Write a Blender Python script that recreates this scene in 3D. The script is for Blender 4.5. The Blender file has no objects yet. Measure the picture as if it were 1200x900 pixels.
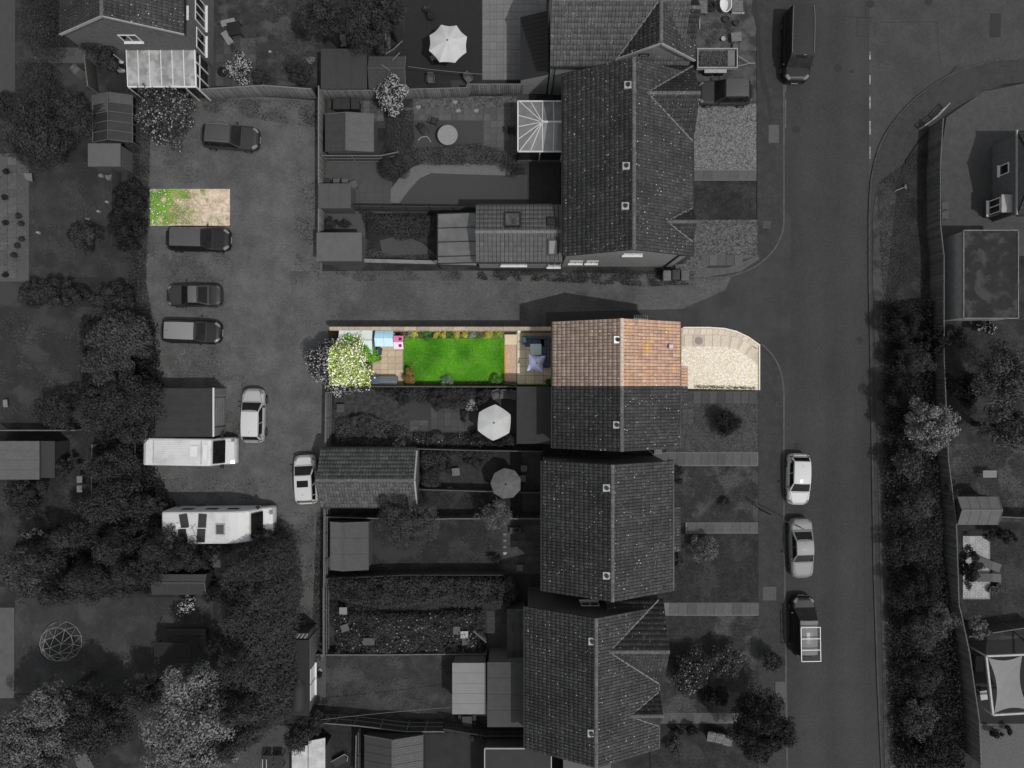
import bpy, math, random
import numpy as np
from mathutils import Vector, Matrix, noise as mnoise

# ---------------------------------------------------------------- camera, light, sky
sc = bpy.context.scene
HC = 53.3333                     # camera height in metres, 15 px of the photograph to the metre on the ground
cam_d = bpy.data.cameras.new('camera'); cam = bpy.data.objects.new('camera', cam_d)
sc.collection.objects.link(cam); sc.camera = cam
cam.location = (0, 0, HC); cam.rotation_euler = (0, 0, 0)
cam_d.sensor_width = 36; cam_d.lens = 24.0; cam_d.clip_end = 2000
sc.render.resolution_x = 1024; sc.render.resolution_y = 768
SUN_EL = math.radians(61); SUN_DIR = Vector((0.76*math.cos(SUN_EL), -0.65*math.cos(SUN_EL), math.sin(SUN_EL))).normalized()
w = bpy.data.worlds.new("World"); sc.world = w; w.use_nodes = True
nt = w.node_tree; bg = nt.nodes['Background']
sky = nt.nodes.new('ShaderNodeTexSky'); sky.sky_type = 'NISHITA'; sky.sun_disc = False
sky.sun_elevation = SUN_EL; sky.sun_rotation = math.atan2(SUN_DIR.x, SUN_DIR.y)
hs = nt.nodes.new('ShaderNodeHueSaturation'); hs.inputs['Saturation'].default_value = 0.12
nt.links.new(sky.outputs[0], hs.inputs['Color']); nt.links.new(hs.outputs[0], bg.inputs[0]); bg.inputs[1].default_value = 0.15
sd = bpy.data.lights.new('sun', 'SUN'); sd.energy = 2.3; sd.angle = math.radians(0.5); sd.color = (1, 0.985, 0.955)
so = bpy.data.objects.new('sun', sd); sc.collection.objects.link(so)
so.rotation_euler = SUN_DIR.to_track_quat('Z', 'Y').to_euler(); so.location = (40, -40, 80)
sc.view_settings.view_transform = 'Standard'; sc.view_settings.look = 'None'
sc.view_settings.exposure = 0.13; sc.view_settings.gamma = 1

rnd = random.Random(7); rng = np.random.default_rng(7)

# ---------------------------------------------------------------- coordinates: photograph pixel + real height -> metres
def W(px, py, h=0.0):
    k = (HC-h)/HC/15.0
    return ((px-600)*k, (450-py)*k)
def W3(px, py, h=0.0):
    x, y = W(px, py, h); return (x, y, h)
def poly_w(pts, h=0.0): return [W(a, b, h) for a, b in pts]

# ---------------------------------------------------------------- materials
MATS = {}
def mat(name, c, c2=None, scale=3.0, rough=0.85, detail=6, bump=0.0, bscale=None, metal=0.0, spec=0.3, tone=None,
        speck=None, objrand=0.0, coat=0.0, lo=0.35, hi=0.65, c3=None, scale3=0.4, lo3=.5, hi3=.6, cells=None, brick=None, wave=None, alpha=None):
    """procedural principled material; grey when c is a number"""
    if name in MATS: return MATS[name]
    def col(v): return (v, v, v, 1) if isinstance(v, (int, float)) else (v[0], v[1], v[2], 1)
    m = bpy.data.materials.new(name); m.use_nodes = True; n = m.node_tree; N = n.nodes; Lk = n.links
    p = N['Principled BSDF']; p.inputs['Roughness'].default_value = rough; p.inputs['Metallic'].default_value = metal
    p.inputs['Specular IOR Level'].default_value = spec
    if coat: p.inputs['Coat Weight'].default_value = coat; p.inputs['Coat Roughness'].default_value = 0.08
    tc = N.new('ShaderNodeTexCoord'); out = None
    def noise(sc_, det=detail, lo_=lo, hi_=hi, rg=.6):
        t = N.new('ShaderNodeTexNoise'); t.inputs['Scale'].default_value = sc_; t.inputs['Detail'].default_value = det
        t.inputs['Roughness'].default_value = rg
        Lk.new(tc.outputs['Object'], t.inputs['Vector'])
        r = N.new('ShaderNodeMapRange'); r.inputs[1].default_value = lo_; r.inputs[2].default_value = hi_
        Lk.new(t.outputs['Fac'], r.inputs[0]); return r.outputs[0], t
    def mix(fac, a, b, mode='MIX'):
        x = N.new('ShaderNodeMix'); x.data_type = 'RGBA'; x.blend_type = mode
        if isinstance(fac, float): x.inputs[0].default_value = fac
        else: Lk.new(fac, x.inputs[0])
        for s, v in ((x.inputs[6], a), (x.inputs[7], b)):
            if isinstance(v, tuple): s.default_value = v
            else: Lk.new(v, s)
        return x.outputs[2]
    base = col(c)
    if c2 is not None:
        f, _ = noise(scale); base = mix(f, base, col(c2))
    if tone is not None:
        a = N.new('ShaderNodeAttribute'); a.attribute_name = 'tone'
        base = mix(a.outputs['Fac'], base, col(tone))
    if c3 is not None:
        f, _ = noise(scale3, 4, lo3, hi3); base = mix(f, base, col(c3))
    if cells:      # (scale, darkest, lightest): every pebble its own shade
        v = N.new('ShaderNodeTexVoronoi'); v.inputs['Scale'].default_value = cells[0]; Lk.new(tc.outputs['Object'], v.inputs['Vector'])
        sx = N.new('ShaderNodeSeparateColor'); Lk.new(v.outputs['Color'], sx.inputs[0])
        r = N.new('ShaderNodeMapRange'); r.inputs[3].default_value = cells[1]; r.inputs[4].default_value = cells[2]; Lk.new(sx.outputs[0], r.inputs[0])
        base = mix(1.0, base, r.outputs[0], 'MULTIPLY')
        if len(cells) > 3:
            r2 = N.new('ShaderNodeMapRange'); r2.inputs[1].default_value = .72; r2.inputs[2].default_value = .78; Lk.new(sx.outputs[1], r2.inputs[0]); base = mix(r2.outputs[0], base, col(cells[3]))
    if brick:
        b = N.new('ShaderNodeTexBrick'); b.inputs['Scale'].default_value = 1.0
        b.inputs['Brick Width'].default_value = brick[0]; b.inputs['Row Height'].default_value = brick[1]
        b.inputs['Mortar Size'].default_value = brick[2]; b.inputs['Color1'].default_value = (1, 1, 1, 1)
        b.inputs['Color2'].default_value = (.72, .72, .72, 1); b.inputs['Mortar'].default_value = (brick[3],)*3+(1,)
        mp = N.new('ShaderNodeMapping'); Lk.new(tc.outputs['Object'], mp.inputs[0])
        mp.inputs['Rotation'].default_value = (math.radians(90), 0, 0) if len(brick) < 5 else (0, 0, brick[4])
        if len(brick) < 5:
            cx = N.new('ShaderNodeCombineXYZ'); sx = N.new('ShaderNodeSeparateXYZ'); ad = N.new('ShaderNodeMath')
            Lk.new(tc.outputs['Object'], sx.inputs[0]); Lk.new(sx.outputs[0], ad.inputs[0]); Lk.new(sx.outputs[1], ad.inputs[1])
            Lk.new(ad.outputs[0], cx.inputs[0]); Lk.new(sx.outputs[2], cx.inputs[1]); Lk.new(cx.outputs[0], b.inputs['Vector'])
        else: Lk.new(mp.outputs[0], b.inputs['Vector'])
        base = mix(1.0, base, b.outputs['Color'], 'MULTIPLY')
    if wave:
        wv = N.new('ShaderNodeTexWave'); wv.inputs['Scale'].default_value = wave[0]; wv.bands_direction = wave[1]
        wv.inputs['Distortion'].default_value = wave[3] if len(wave) > 3 else 0.3
        Lk.new(tc.outputs['Object'], wv.inputs['Vector'])
        r = N.new('ShaderNodeMapRange'); r.inputs[3].default_value = 1-wave[2]; Lk.new(wv.outputs['Fac'], r.inputs[0])
        base = mix(1.0, base, r.outputs[0], 'MULTIPLY')
    if speck:      # (scale, threshold, colour)
        for s_ in (speck if isinstance(speck[0], tuple) else (speck,)):
            v = N.new('ShaderNodeTexVoronoi'); v.inputs['Scale'].default_value = s_[0]; Lk.new(tc.outputs['Object'], v.inputs['Vector'])
            r = N.new('ShaderNodeMapRange'); r.inputs[1].default_value = s_[1]; r.inputs[2].default_value = s_[1]*.6
            Lk.new(v.outputs['Distance'], r.inputs[0]); 
            th_ = s_[4] if len(s_) > 4 else .5; sn, _ = noise(s_[3] if len(s_) > 3 else .8, 3, th_, th_+(.08 if th_ == .5 else .02))
            mm = N.new('ShaderNodeMath'); mm.operation = 'MULTIPLY'; Lk.new(r.outputs[0], mm.inputs[0]); Lk.new(sn, mm.inputs[1])
            base = mix(mm.outputs[0], base, col(s_[2]))
    if objrand:
        oi = N.new('ShaderNodeObjectInfo'); r = N.new('ShaderNodeMapRange')
        r.inputs[3].default_value = 1-objrand; r.inputs[4].default_value = 1+objrand*.5
        Lk.new(oi.outputs['Random'], r.inputs[0]); base = mix(1.0, base, r.outputs[0], 'MULTIPLY')
    if isinstance(base, tuple): p.inputs['Base Color'].default_value = base
    else: Lk.new(base, p.inputs['Base Color'])
    if bump:
        _, t = noise(bscale or scale*4); bn = N.new('ShaderNodeBump'); bn.inputs['Strength'].default_value = 1.0
        bn.inputs['Distance'].default_value = bump; Lk.new(t.outputs['Fac'], bn.inputs['Height']); Lk.new(bn.outputs[0], p.inputs['Normal'])
    if alpha is not None: p.inputs['Alpha'].default_value = alpha
    MATS[name] = m; return m

# ---------------------------------------------------------------- object helpers
COL = sc.collection
def tag(o, label=None, cat=None, group=None, kind=None):
    if label: o['label'] = label
    if cat: o['category'] = cat
    if group: o['group'] = group
    if kind: o['kind'] = kind
    return o
def thing(name, label, cat, loc=(0, 0, 0), rz=0.0, group=None):
    o = bpy.data.objects.new(name, None); o.empty_display_size = .3; COL.objects.link(o)
    o.location = loc; o.rotation_euler = (0, 0, rz); return tag(o, label, cat, group)
def root_of(o):
    while o.parent: o = o.parent
    return o
def to_local(parent, v):
    r = root_of(parent); c, s = math.cos(-r.rotation_euler.z), math.sin(-r.rotation_euler.z)
    x, y, z = v[0]-r.location.x, v[1]-r.location.y, v[2]-r.location.z
    return (x*c-y*s, x*s+y*c, z)
def copy_tree(o, parent=None):
    c = o.copy(); COL.objects.link(c); c.parent = parent
    for ch in o.children: copy_tree(ch, c)
    return c

class MB:
    def __init__(s): s.v = []; s.f = []; s.m = []
    def add(s, vs, fs, mi=0):
        b = len(s.v); s.v += [tuple(p) for p in vs]; s.f += [tuple(i+b for i in f) for f in fs]; s.m += [mi]*len(fs); return s
    def box(s, x0, x1, y0, y1, z0, z1, mi=0):
        if x0 > x1: x0, x1 = x1, x0
        if y0 > y1: y0, y1 = y1, y0
        return s.add([(x0,y0,z0),(x1,y0,z0),(x1,y1,z0),(x0,y1,z0),(x0,y0,z1),(x1,y0,z1),(x1,y1,z1),(x0,y1,z1)],
              [(0,3,2,1),(4,5,6,7),(0,1,5,4),(1,2,6,5),(2,3,7,6),(3,0,4,7)], mi)
    def prism(s, pts, z0, z1, mi=0):
        a = sum(pts[i][0]*pts[(i+1)%len(pts)][1]-pts[(i+1)%len(pts)][0]*pts[i][1] for i in range(len(pts)))
        if a < 0: pts = pts[::-1]
        n = len(pts); zf = z1 if callable(z1) else (lambda x, y: z1)
        vs = [(x, y, z0) for x, y in pts]+[(x, y, zf(x, y)) for x, y in pts]
        fs = [tuple(range(n-1, -1, -1)), tuple(range(n, 2*n))]+[(i, (i+1)%n, n+(i+1)%n, n+i) for i in range(n)]
        return s.add(vs, fs, mi)
    def beam(s, p, q, wd, ht=None, mi=0):
        ht = ht or wd; p = Vector(p); q = Vector(q); d = (q-p)
        if d.length < 1e-6: return s
        d.normalize(); up = Vector((0, 0, 1)) if abs(d.z) < .95 else Vector((1, 0, 0))
        a = d.cross(up).normalized(); b = a.cross(d).normalized(); a *= wd/2; b *= ht/2
        vs = [p-a-b, p+a-b, p+a+b, p-a+b, q-a-b, q+a-b, q+a+b, q-a+b]
        return s.add(vs, [(0,3,2,1)[::-1],(4,5,6,7)[::-1],(0,1,5,4)[::-1],(1,2,6,5)[::-1],(2,3,7,6)[::-1],(3,0,4,7)[::-1]], mi)
    def tube(s, p, q, r, r2=None, n=8, mi=0, cap=True):
        r2 = r if r2 is None else r2; p = Vector(p); q = Vector(q); d = (q-p).normalized()
        up = Vector((0, 0, 1)) if abs(d.z) < .95 else Vector((1, 0, 0)); a = d.cross(up).normalized(); b = a.cross(d).normalized()
        vs = []
        for c, rr in ((p, r), (q, r2)):
            for i in range(n):
                t = 2*math.pi*i/n; vs.append(c+a*math.cos(t)*rr+b*math.sin(t)*rr)
        fs = [(i, (i+1)%n, n+(i+1)%n, n+i)[::-1] for i in range(n)]
        if cap: fs += [tuple(range(n)), tuple(range(2*n-1, n-1, -1))]
        return s.add(vs, fs, mi)
    def lathe(s, c, prof, n=14, mi=0):
        vs = []; 
        for r, z in prof:
            for i in range(n):
                t = 2*math.pi*i/n; vs.append((c[0]+r*math.cos(t), c[1]+r*math.sin(t), c[2]+z))
        fs = []
        for k in range(len(prof)-1):
            for i in range(n): fs.append((k*n+i, k*n+(i+1)%n, (k+1)*n+(i+1)%n, (k+1)*n+i))
        fs += [tuple(range(n-1, -1, -1)), tuple(range((len(prof)-1)*n, len(prof)*n))]
        return s.add(vs, fs, mi)
    def build(s, name, m, parent=None, local=False, smooth=False, bevel=0):
        me = bpy.data.meshes.new(name)
        v = s.v if (parent is None or local) else [to_local(parent, p) for p in s.v]
        me.from_pydata(v, [], s.f)
        for mm in (m if isinstance(m, (list, tuple)) else [m]): me.materials.append(mm)
        if len(me.materials) > 1: me.polygons.foreach_set('material_index', s.m)
        if smooth: me.polygons.foreach_set('use_smooth', [True]*len(me.polygons))
        me.update(); o = bpy.data.objects.new(name, me); COL.objects.link(o); o.parent = parent
        if bevel:
            bm = o.modifiers.new('bevel', 'BEVEL'); bm.width = bevel; bm.segments = 2; bm.limit_method = 'ANGLE'; bm.angle_limit = .6
        return o
def one(name, label, cat, mb, m, loc=None, group=None, **k):
    """a thing that is a single mesh, its origin at its base"""
    if loc is None:
        xs = [p[0] for p in mb.v]; ys = [p[1] for p in mb.v]; loc = ((min(xs)+max(xs))/2, (min(ys)+max(ys))/2, min(p[2] for p in mb.v))
    mb.v = [(p[0]-loc[0], p[1]-loc[1], p[2]-loc[2]) for p in mb.v]
    o = mb.build(name, m, **k); o.location = loc; return tag(o, label, cat, group)

def np_mesh(name, V, F, m, parent=None, tone=None, mi=None, origin=(0, 0, 0)):
    V = np.asarray(V, dtype=np.float32).reshape(-1, 3); F = np.asarray(F, dtype=np.int32); k = F.shape[1]
    me = bpy.data.meshes.new(name); me.vertices.add(len(V)); me.vertices.foreach_set('co', (V-np.array(origin, dtype=np.float32)).ravel())
    me.loops.add(F.size); me.loops.foreach_set('vertex_index', F.ravel()); me.polygons.add(len(F))
    me.polygons.foreach_set('loop_start', np.arange(len(F), dtype=np.int32)*k)
    for mm in (m if isinstance(m, (list, tuple)) else [m]): me.materials.append(mm)
    if mi is not None: me.polygons.foreach_set('material_index', np.asarray(mi, dtype=np.int32))
    me.update(calc_edges=True)
    if tone is not None:
        a = me.attributes.new('tone', 'FLOAT', 'FACE'); a.data.foreach_set('value', np.asarray(tone, dtype=np.float32))
    o = bpy.data.objects.new(name, me); COL.objects.link(o); o.parent = parent; return o

# ---------------------------------------------------------------- foliage
def leaf_quads(P, Nn, size, aspect=0.6, jitter=.7):
    n = len(P); D = rng.normal(size=(n, 3)); D /= np.linalg.norm(D, axis=1)[:, None]
    Nn = Nn+jitter*D; Nn /= np.linalg.norm(Nn, axis=1)[:, None]+1e-9
    A = np.cross(Nn, rng.normal(size=(n, 3))); A /= np.linalg.norm(A, axis=1)[:, None]+1e-9
    B = np.cross(Nn, A); s = (size*rng.uniform(.6, 1.35, n))[:, None]
    V = np.stack([P-A*s*.5, P+B*s*.5*aspect, P+A*s*.5, P-B*s*.5*aspect], axis=1).reshape(-1, 3)
    return V, np.arange(4*n).reshape(-1, 4)
def clump_points(n, rx, ry, zb, zt, k, cr=.34, seed=0, cone=False):
    """n leaf positions and outward normals spread through k clumps inside a crown"""
    r = np.random.default_rng(seed); C = []; zc = zb+(zt-zb)*.42
    while len(C) < k:
        u = r.normal(size=3); u /= np.linalg.norm(u); q = r.uniform(.25, 1)**.6
        if u[2] < -.35: u[2] *= -1
        hz = (zt-zc) if u[2] > 0 else (zc-zb)
        sh = 1-.25*r.random(); ang = math.atan2(u[1], u[0]); lob = 1+.14*math.sin(3*ang+seed)+.1*math.sin(5*ang+2.1*seed)
        if cone: 
            t = r.random()**1.3; a = r.uniform(0, 6.283); rr = (1-t*.9)*r.uniform(.25, .95)**.7
            C.append((rx*rr*math.cos(a), ry*rr*math.sin(a), zb+(zt-zb)*t*.92+.1)); continue
        C.append((u[0]*rx*q*.78*lob*sh, u[1]*ry*q*.78*lob*sh, zc+u[2]*hz*q*.8))
    C = np.array(C); R = (min(rx, ry)*cr)*r.uniform(.5, 1.15, k)
    w_ = R**2; idx = r.choice(k, n, p=w_/w_.sum())
    U = r.normal(size=(n, 3)); U[:, 2] = np.abs(U[:, 2])*.95-.18; U /= np.linalg.norm(U, axis=1)[:, None]
    q = r.uniform(.25, 1, n)**.45
    # small lumps on each clump so the outline stays ragged
    P = C[idx]+U*(R[idx]*q)[:, None]*np.array([1, 1, .8]); P += r.normal(size=(n, 3))*.05
    return P, U, idx, C
M_BARK = mat('bark', .035, .02, scale=8, bump=.02)
def tree(name, label, cat, px, py, r_px, h, m, n=None, leaf=.17, aspect=.6, ry_px=None, k=None, cr=.3, base=None, split=None,
         group=None, flowers=None, cone=False, jitter=.7, seed=None, dens=330):
    seed = seed if seed is not None else int(px*7+py*13) % 9999
    leaf *= .8; dens *= 1.25; r_px *= 1.13; ry_px = ry_px*1.13 if ry_px else None
    x, y = W(px, py, h*.62); f = (HC-h*.62)/HC/15; rx = r_px*f; ry = (ry_px or r_px)*f
    root = thing(name, label, cat, (x, y, 0), 0, group)
    zb = h*.22 if base is None else base
    n = n or int(dens*math.pi*rx*ry/ (leaf/.17)**1.6)+60; k = k or max(9, int(5.0*rx*ry)+6)
    P, U, idx, C = clump_points(n, rx, ry, zb, h, k, cr, seed, cone)
    P[:, 2] = np.clip(P[:, 2], .03, None)
    V, F = leaf_quads(P, U, leaf, aspect, jitter)
    ct = np.random.default_rng(seed+5).random(k)
    tone = np.clip(.55*ct[idx]+.5*rng.random(n)-.05, 0, 1)
    mi = None; mats = [m]
    if flowers:     # (material, share, size)
        kf = int(n*flowers[1]); sel = rng.choice(n, kf, replace=True); up = U[sel].copy(); up[:, 2] += .6
        Pf = P[sel]+up*.07; 
        Vf, Ff = leaf_quads(Pf, up, flowers[2], 1.0, .45); F = np.vstack([F, Ff+len(V)]); V = np.vstack([V, Vf])
        tone = np.concatenate([tone, rng.random(kf)]); mi = np.concatenate([np.zeros(n), np.ones(kf)]); mats = [m, flowers[0]]
    if split:       # crown whose garden side differs: split(xworld, yworld) -> True picks the second pair of materials
        c = V.reshape(-1, 4, 3).mean(axis=1); inside = split(c[:, 0]+x, c[:, 1]+y, c[:, 2])
        mi = (mi if mi is not None else np.zeros(len(F)))+np.where(inside, len(mats), 0); mats = mats+split_mats
    np_mesh('crown', V, F, mats, root, tone, mi)
    t = MB(); tz = max(.25, h*.5); rr = .035*h+.02
    t.tube((0, 0, 0), (0, 0, tz), rr, rr*.6, 8)
    t.build('trunk', M_BARK, root, local=True)
    t = MB()
    for c in C[:min(9, len(C))]:
        t.tube((0, 0, tz*.75), (c[0]*.9, c[1]*.9, max(c[2]*.95, tz*.8)), rr*.45, rr*.15, 5)
    tag(t.build('limbs', M_BARK, root, local=True), kind='stuff')
    return root
split_mats = []
def in_poly(pts, X, Y):
    ins = np.zeros(len(X), bool); n = len(pts); j = n-1
    for i in range(n):
        xi, yi = pts[i]; xj, yj = pts[j]
        c = ((yi > Y) != (yj > Y)) & (X < (xj-xi)*(Y-yi)/((yj-yi) or 1e-9)+xi); ins ^= c; j = i
    return ins
def rand_in(pts, n):
    A = np.array(pts); lo, hi = A.min(0), A.max(0); out = np.zeros((0, 2))
    while len(out) < n:
        q = rng.uniform(lo, hi, (n*2+20, 2)); out = np.vstack([out, q[in_poly(pts, q[:, 0], q[:, 1])]])
    return out[:n]
def edge_dist(pts, Q):
    d = np.full(len(Q), 1e9); n = len(pts)
    for i in range(n):
        a = np.array(pts[i]); b = np.array(pts[(i+1)%n]); ab = b-a; t = np.clip(((Q-a)@ab)/(ab@ab+1e-9), 0, 1)
        d = np.minimum(d, np.linalg.norm(Q-a-t[:, None]*ab, axis=1))
    return d
def nz(Q, s, seed=0): return np.array([mnoise.noise((q[0]*s+seed, q[1]*s-seed, seed*.37)) for q in Q])
def hedge(name, label, cat, pts_px, h, m, dens=420, leaf=.15, aspect=.6, bump=.35, flowers=None, kind=None, z0=0.0, edge=.5, group=None, top=None, jitter=.75):
    """foliage filling an outline given in photograph pixels at the height of its top"""
    pts = poly_w(pts_px, h if top is None else top); A = np.array(pts)
    area = abs(sum(pts[i][0]*pts[(i+1)%len(pts)][1]-pts[(i+1)%len(pts)][0]*pts[i][1] for i in range(len(pts))))/2
    leaf *= .85; dens *= 1.3; n = int(area*dens)+30; Q = rand_in(pts, n); d = edge_dist(pts, Q)
    prof = np.clip(d/edge, 0, 1); prof = np.sqrt(1-(1-prof)**2)*.75+.25
    lump = nz(Q, 1.1, len(pts_px)+h)*.6+nz(Q, 3.2, 3.3)*.4
    Z = h*prof*(1+bump*lump)*(rng.uniform(0, 1, n)**.28); Z = np.clip(Z, .02, None)+z0
    Q = Q+rng.normal(size=Q.shape)*.06
    P = np.column_stack([Q, Z]); c = A.mean(0); U = np.column_stack([(Q-c)*.12, np.ones(n)]); U /= np.linalg.norm(U, axis=1)[:, None]
    V, F = leaf_quads(P, U, leaf, aspect, jitter); tone = np.clip(.5+.6*lump+.5*(rng.random(n)-.5), 0, 1); mi = None; mats = [m]
    if flowers:
        kf = int(n*flowers[1]); sel = rng.choice(n, kf); Pf = P[sel]; Pf[:, 2] += .08
        keep = Pf[:, 2] > h*.45; Pf = Pf[keep]; kf = len(Pf); Uf = np.tile([0, 0, 1.0], (kf, 1))
        Vf, Ff = leaf_quads(Pf, Uf, flowers[2], 1, .5); F = np.vstack([F, Ff+len(V)]); V = np.vstack([V, Vf])
        tone = np.concatenate([tone, rng.random(kf)]); mi = np.concatenate([np.zeros(n), np.ones(kf)]); mats = [m, flowers[0]]
    loc = (c[0], c[1], z0)
    if kind == 'stuff':
        o = np_mesh(name, V, F, mats, None, tone, mi, loc); o.location = loc; return tag(o, label, cat, group, 'stuff')
    root = thing(name, label, cat, loc, 0, group)
    np_mesh('foliage', V, F, mats, root, tone, mi, loc)
    if h > .5:
        s = MB()
        for q in Q[:14]: s.tube((q[0]-c[0], q[1]-c[1], 0), (q[0]-c[0]+.05, q[1]-c[1], h*.55), .03, .015, 5)
        tag(s.build('stems', M_BARK, root, local=True), kind='stuff')
    return root
SHEETS = [0]
def sheet(name, pts_px, level, m, world=False):
    SHEETS[0] += 1; z = level*.004+SHEETS[0]*.00009; pts = pts_px if world else poly_w(pts_px)
    mb = MB(); a = sum(pts[i][0]*pts[(i+1)%len(pts)][1]-pts[(i+1)%len(pts)][0]*pts[i][1] for i in range(len(pts)))
    if a < 0: pts = pts[::-1]
    mb.add([(x, y, z) for x, y in pts], [tuple(range(len(pts)))]); o = mb.build(name, m); o['kind'] = 'structure'; return o
def raised(name, pts_px, z, m, z0=0.0):
    mb = MB(); mb.prism(poly_w(pts_px), z0, z); o = mb.build(name, m); o['kind'] = 'structure'; return o
def R(x0, y0, x1, y1): return [(x0, y0), (x1, y0), (x1, y1), (x0, y1)]
def slabs(parent, x0, y0, x1, y1, nx, ny, z, m, gap=.03, th=.02, stagger=0.0, h=0, name='slab', jz=.006, skip=None, clip=None):
    """paving slabs laid in a grid (pixel rectangle on the ground), one object each with shared mesh"""
    ax, ay = W(x0, y0); bx, by = W(x1, y1); sx = (bx-ax)/nx; sy = (by-ay)/ny
    b = MB(); b.box(-abs(sx)/2+gap/2, abs(sx)/2-gap/2, -abs(sy)/2+gap/2, abs(sy)/2-gap/2, 0, th)
    first = None; pl = poly_w(clip) if clip else None
    for i in range(nx):
        for j in range(ny):
            if skip and (i, j) in skip: continue
            ox = ax+(i+.5)*sx; oy = ay+(j+.5)*sy+(stagger*sy if i % 2 else 0)
            if stagger and i % 2 and j == ny-1: continue
            if pl and not in_poly(pl, np.array([ox]), np.array([oy]))[0]: continue
            if first is None:
                o = b.build(name, m, None); first = o
            else: o = first.copy(); COL.objects.link(o)
            o.parent = parent; o.location = (ox-(parent.location.x if parent else 0), oy-(parent.location.y if parent else 0), z+rnd.uniform(0, jz))
            o.rotation_euler = (0, 0, rnd.uniform(-.006, .006))
# ---------------------------------------------------------------- shared materials (the photograph is greyed and darkened outside one plot)
G_ = lambda v: v
M_TILE = mat('roof_tile_grey', .034, .026, scale=2.5, rough=.8, tone=.056, bump=.01, c3=.022, scale3=.45, lo3=.5, hi3=.68, speck=((5, .24, .5, 7, .56), (11, .25, .2, 3, .56)))
M_TILE_OUT = mat('roof_tile_old', .07, .045, scale=3, rough=.85, tone=.11, speck=(9, .28, .3, 1.6))
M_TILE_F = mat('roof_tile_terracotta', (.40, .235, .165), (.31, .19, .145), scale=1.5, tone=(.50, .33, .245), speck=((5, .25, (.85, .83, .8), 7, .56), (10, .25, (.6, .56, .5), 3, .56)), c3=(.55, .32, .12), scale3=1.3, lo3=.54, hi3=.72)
M_TILE_FB = mat('roof_tile_brown', (.31, .225, .18), (.24, .18, .15), scale=1.2, tone=(.40, .30, .25), speck=((5, .25, (.85, .83, .8), 7, .56), (10, .25, (.6, .57, .52), 3, .56)))  # browner, less red tile colour for the left slope of the terracotta roof
M_DECK = mat('roof_deck', .017, rough=1)
M_DECK_F = mat('roof_deck_brown', (.10, .07, .055), rough=1)
M_RIDGE = mat('ridge_tile', .095, .06, scale=5, speck=(14, .3, .35, 1.2))
M_RIDGE_F = mat('ridge_tile_tan', (.5, .42, .36), (.4, .3, .24), scale=5)
M_BRICK = mat('brick_grey', .12, .09, scale=6, brick=(.225, .075, .01, .8), rough=.9)
M_BRICK_L = mat('brick_pale', .24, .19, scale=6, brick=(.225, .075, .01, .8), rough=.9)
M_BRICK_D = mat('brick_dark', .06, .045, scale=6, brick=(.225, .075, .01, .8), rough=.9)
M_WHITE = mat('white_upvc', .55, .5, scale=4, rough=.4)
M_WHITE2 = mat('painted_grey_white', .30, .24, scale=4, rough=.5)
M_GLASS = mat('window_glass', .012, rough=.06, spec=.6)
M_GUTTER = mat('gutter_plastic', .012, rough=.4)
M_LEAD = mat('lead', .14, .09, scale=6, rough=.6)
M_WOOD = mat('fence_wood', .085, .05, scale=7, rough=.9, tone=.12, wave=(4, 'X', .25, 2))
M_WOOD_L = mat('rail_wood', .13, .08, scale=7, rough=.9)
M_WOOD_T = mat('rail_wood_tan', (.36, .29, .21), (.26, .21, .16), scale=7, rough=.9)
M_WOOD_D = mat('dark_wood', .03, .02, scale=7, rough=.9)
M_METAL = mat('grey_metal', .25, rough=.35, metal=.8)
M_BLACK = mat('black_rubber', .012, rough=.7)
M_FELT = mat('roofing_felt', .031, .026, scale=2, rough=.95, bump=.004)
M_FELT_M = mat('roofing_felt_mid', .05, .042, scale=2, rough=.95, bump=.004)
M_FELT_L = mat('roofing_felt_light', .085, .075, scale=2, rough=.9)
M_FELT_XL = mat('sheet_roof_pale', .165, .15, scale=1.5, rough=.8)
M_CONC = mat('concrete', .13, .10, scale=5, rough=.9)

def tile_field(P0, P1, Q0, Q1, g=.335, tw=.225):
    """geometry of overlapping roof tiles, eave P0-P1 up to ridge Q0-Q1"""
    P0, P1, Q0 = np.array(P0, float), np.array(P1, float), np.array(Q0, float)
    e = P1-P0; L = np.linalg.norm(e); e /= L; s = Q0-P0; S = np.linalg.norm(s); s /= S
    nn = np.cross(e, s); nn = nn if nn[2] > 0 else -nn
    nr = max(2, round(S/g)); g = S/nr; nc = max(2, round(L/tw)); tw = L/nc
    r, c = np.meshgrid(np.arange(nr), np.arange(nc), indexing='ij'); r = r.ravel(); c = c.ravel(); n = len(r)
    lift = rng.uniform(0, .009, n); sk = rng.uniform(-.008, .008, n)
    a = [0.06, .60, .76, .93]; b = [0, 0, .03, .004]
    V = np.zeros((n, 12, 3))
    for i in range(4):
        ex = (c+a[i])*tw
        for k, (so_, up) in enumerate(((0, .062), (g+.02, .016), (0, .005))):
            ss = r*g+so_+(sk if k != 1 else 0)
            V[:, k*4+i] = P0+ex[:, None]*e+ss[:, None]*s+((up+(b[i] if k < 2 else 0)+lift)[:, None])*nn if not np.isscalar(up) else P0+ex[:, None]*e+ss[:, None]*s+(up+(b[i] if k < 2 else 0)+lift)[:, None]*nn
    q = []
    for i in range(3): q.append((i, i+1, 4+i+1, 4+i)); q.append((8+i, 8+i+1, i+1, i))
    q = np.array(q); F = (np.arange(n)*12)[:, None, None]+q[None]; F = F.reshape(-1, 4)
    tone = np.repeat(np.clip(rng.normal(.35, .28, n), 0, 1), 6)
    if np.dot(np.cross(e, s), nn) < 0: F = F[:, ::-1]
    return V.reshape(-1, 3), F, tone
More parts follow.
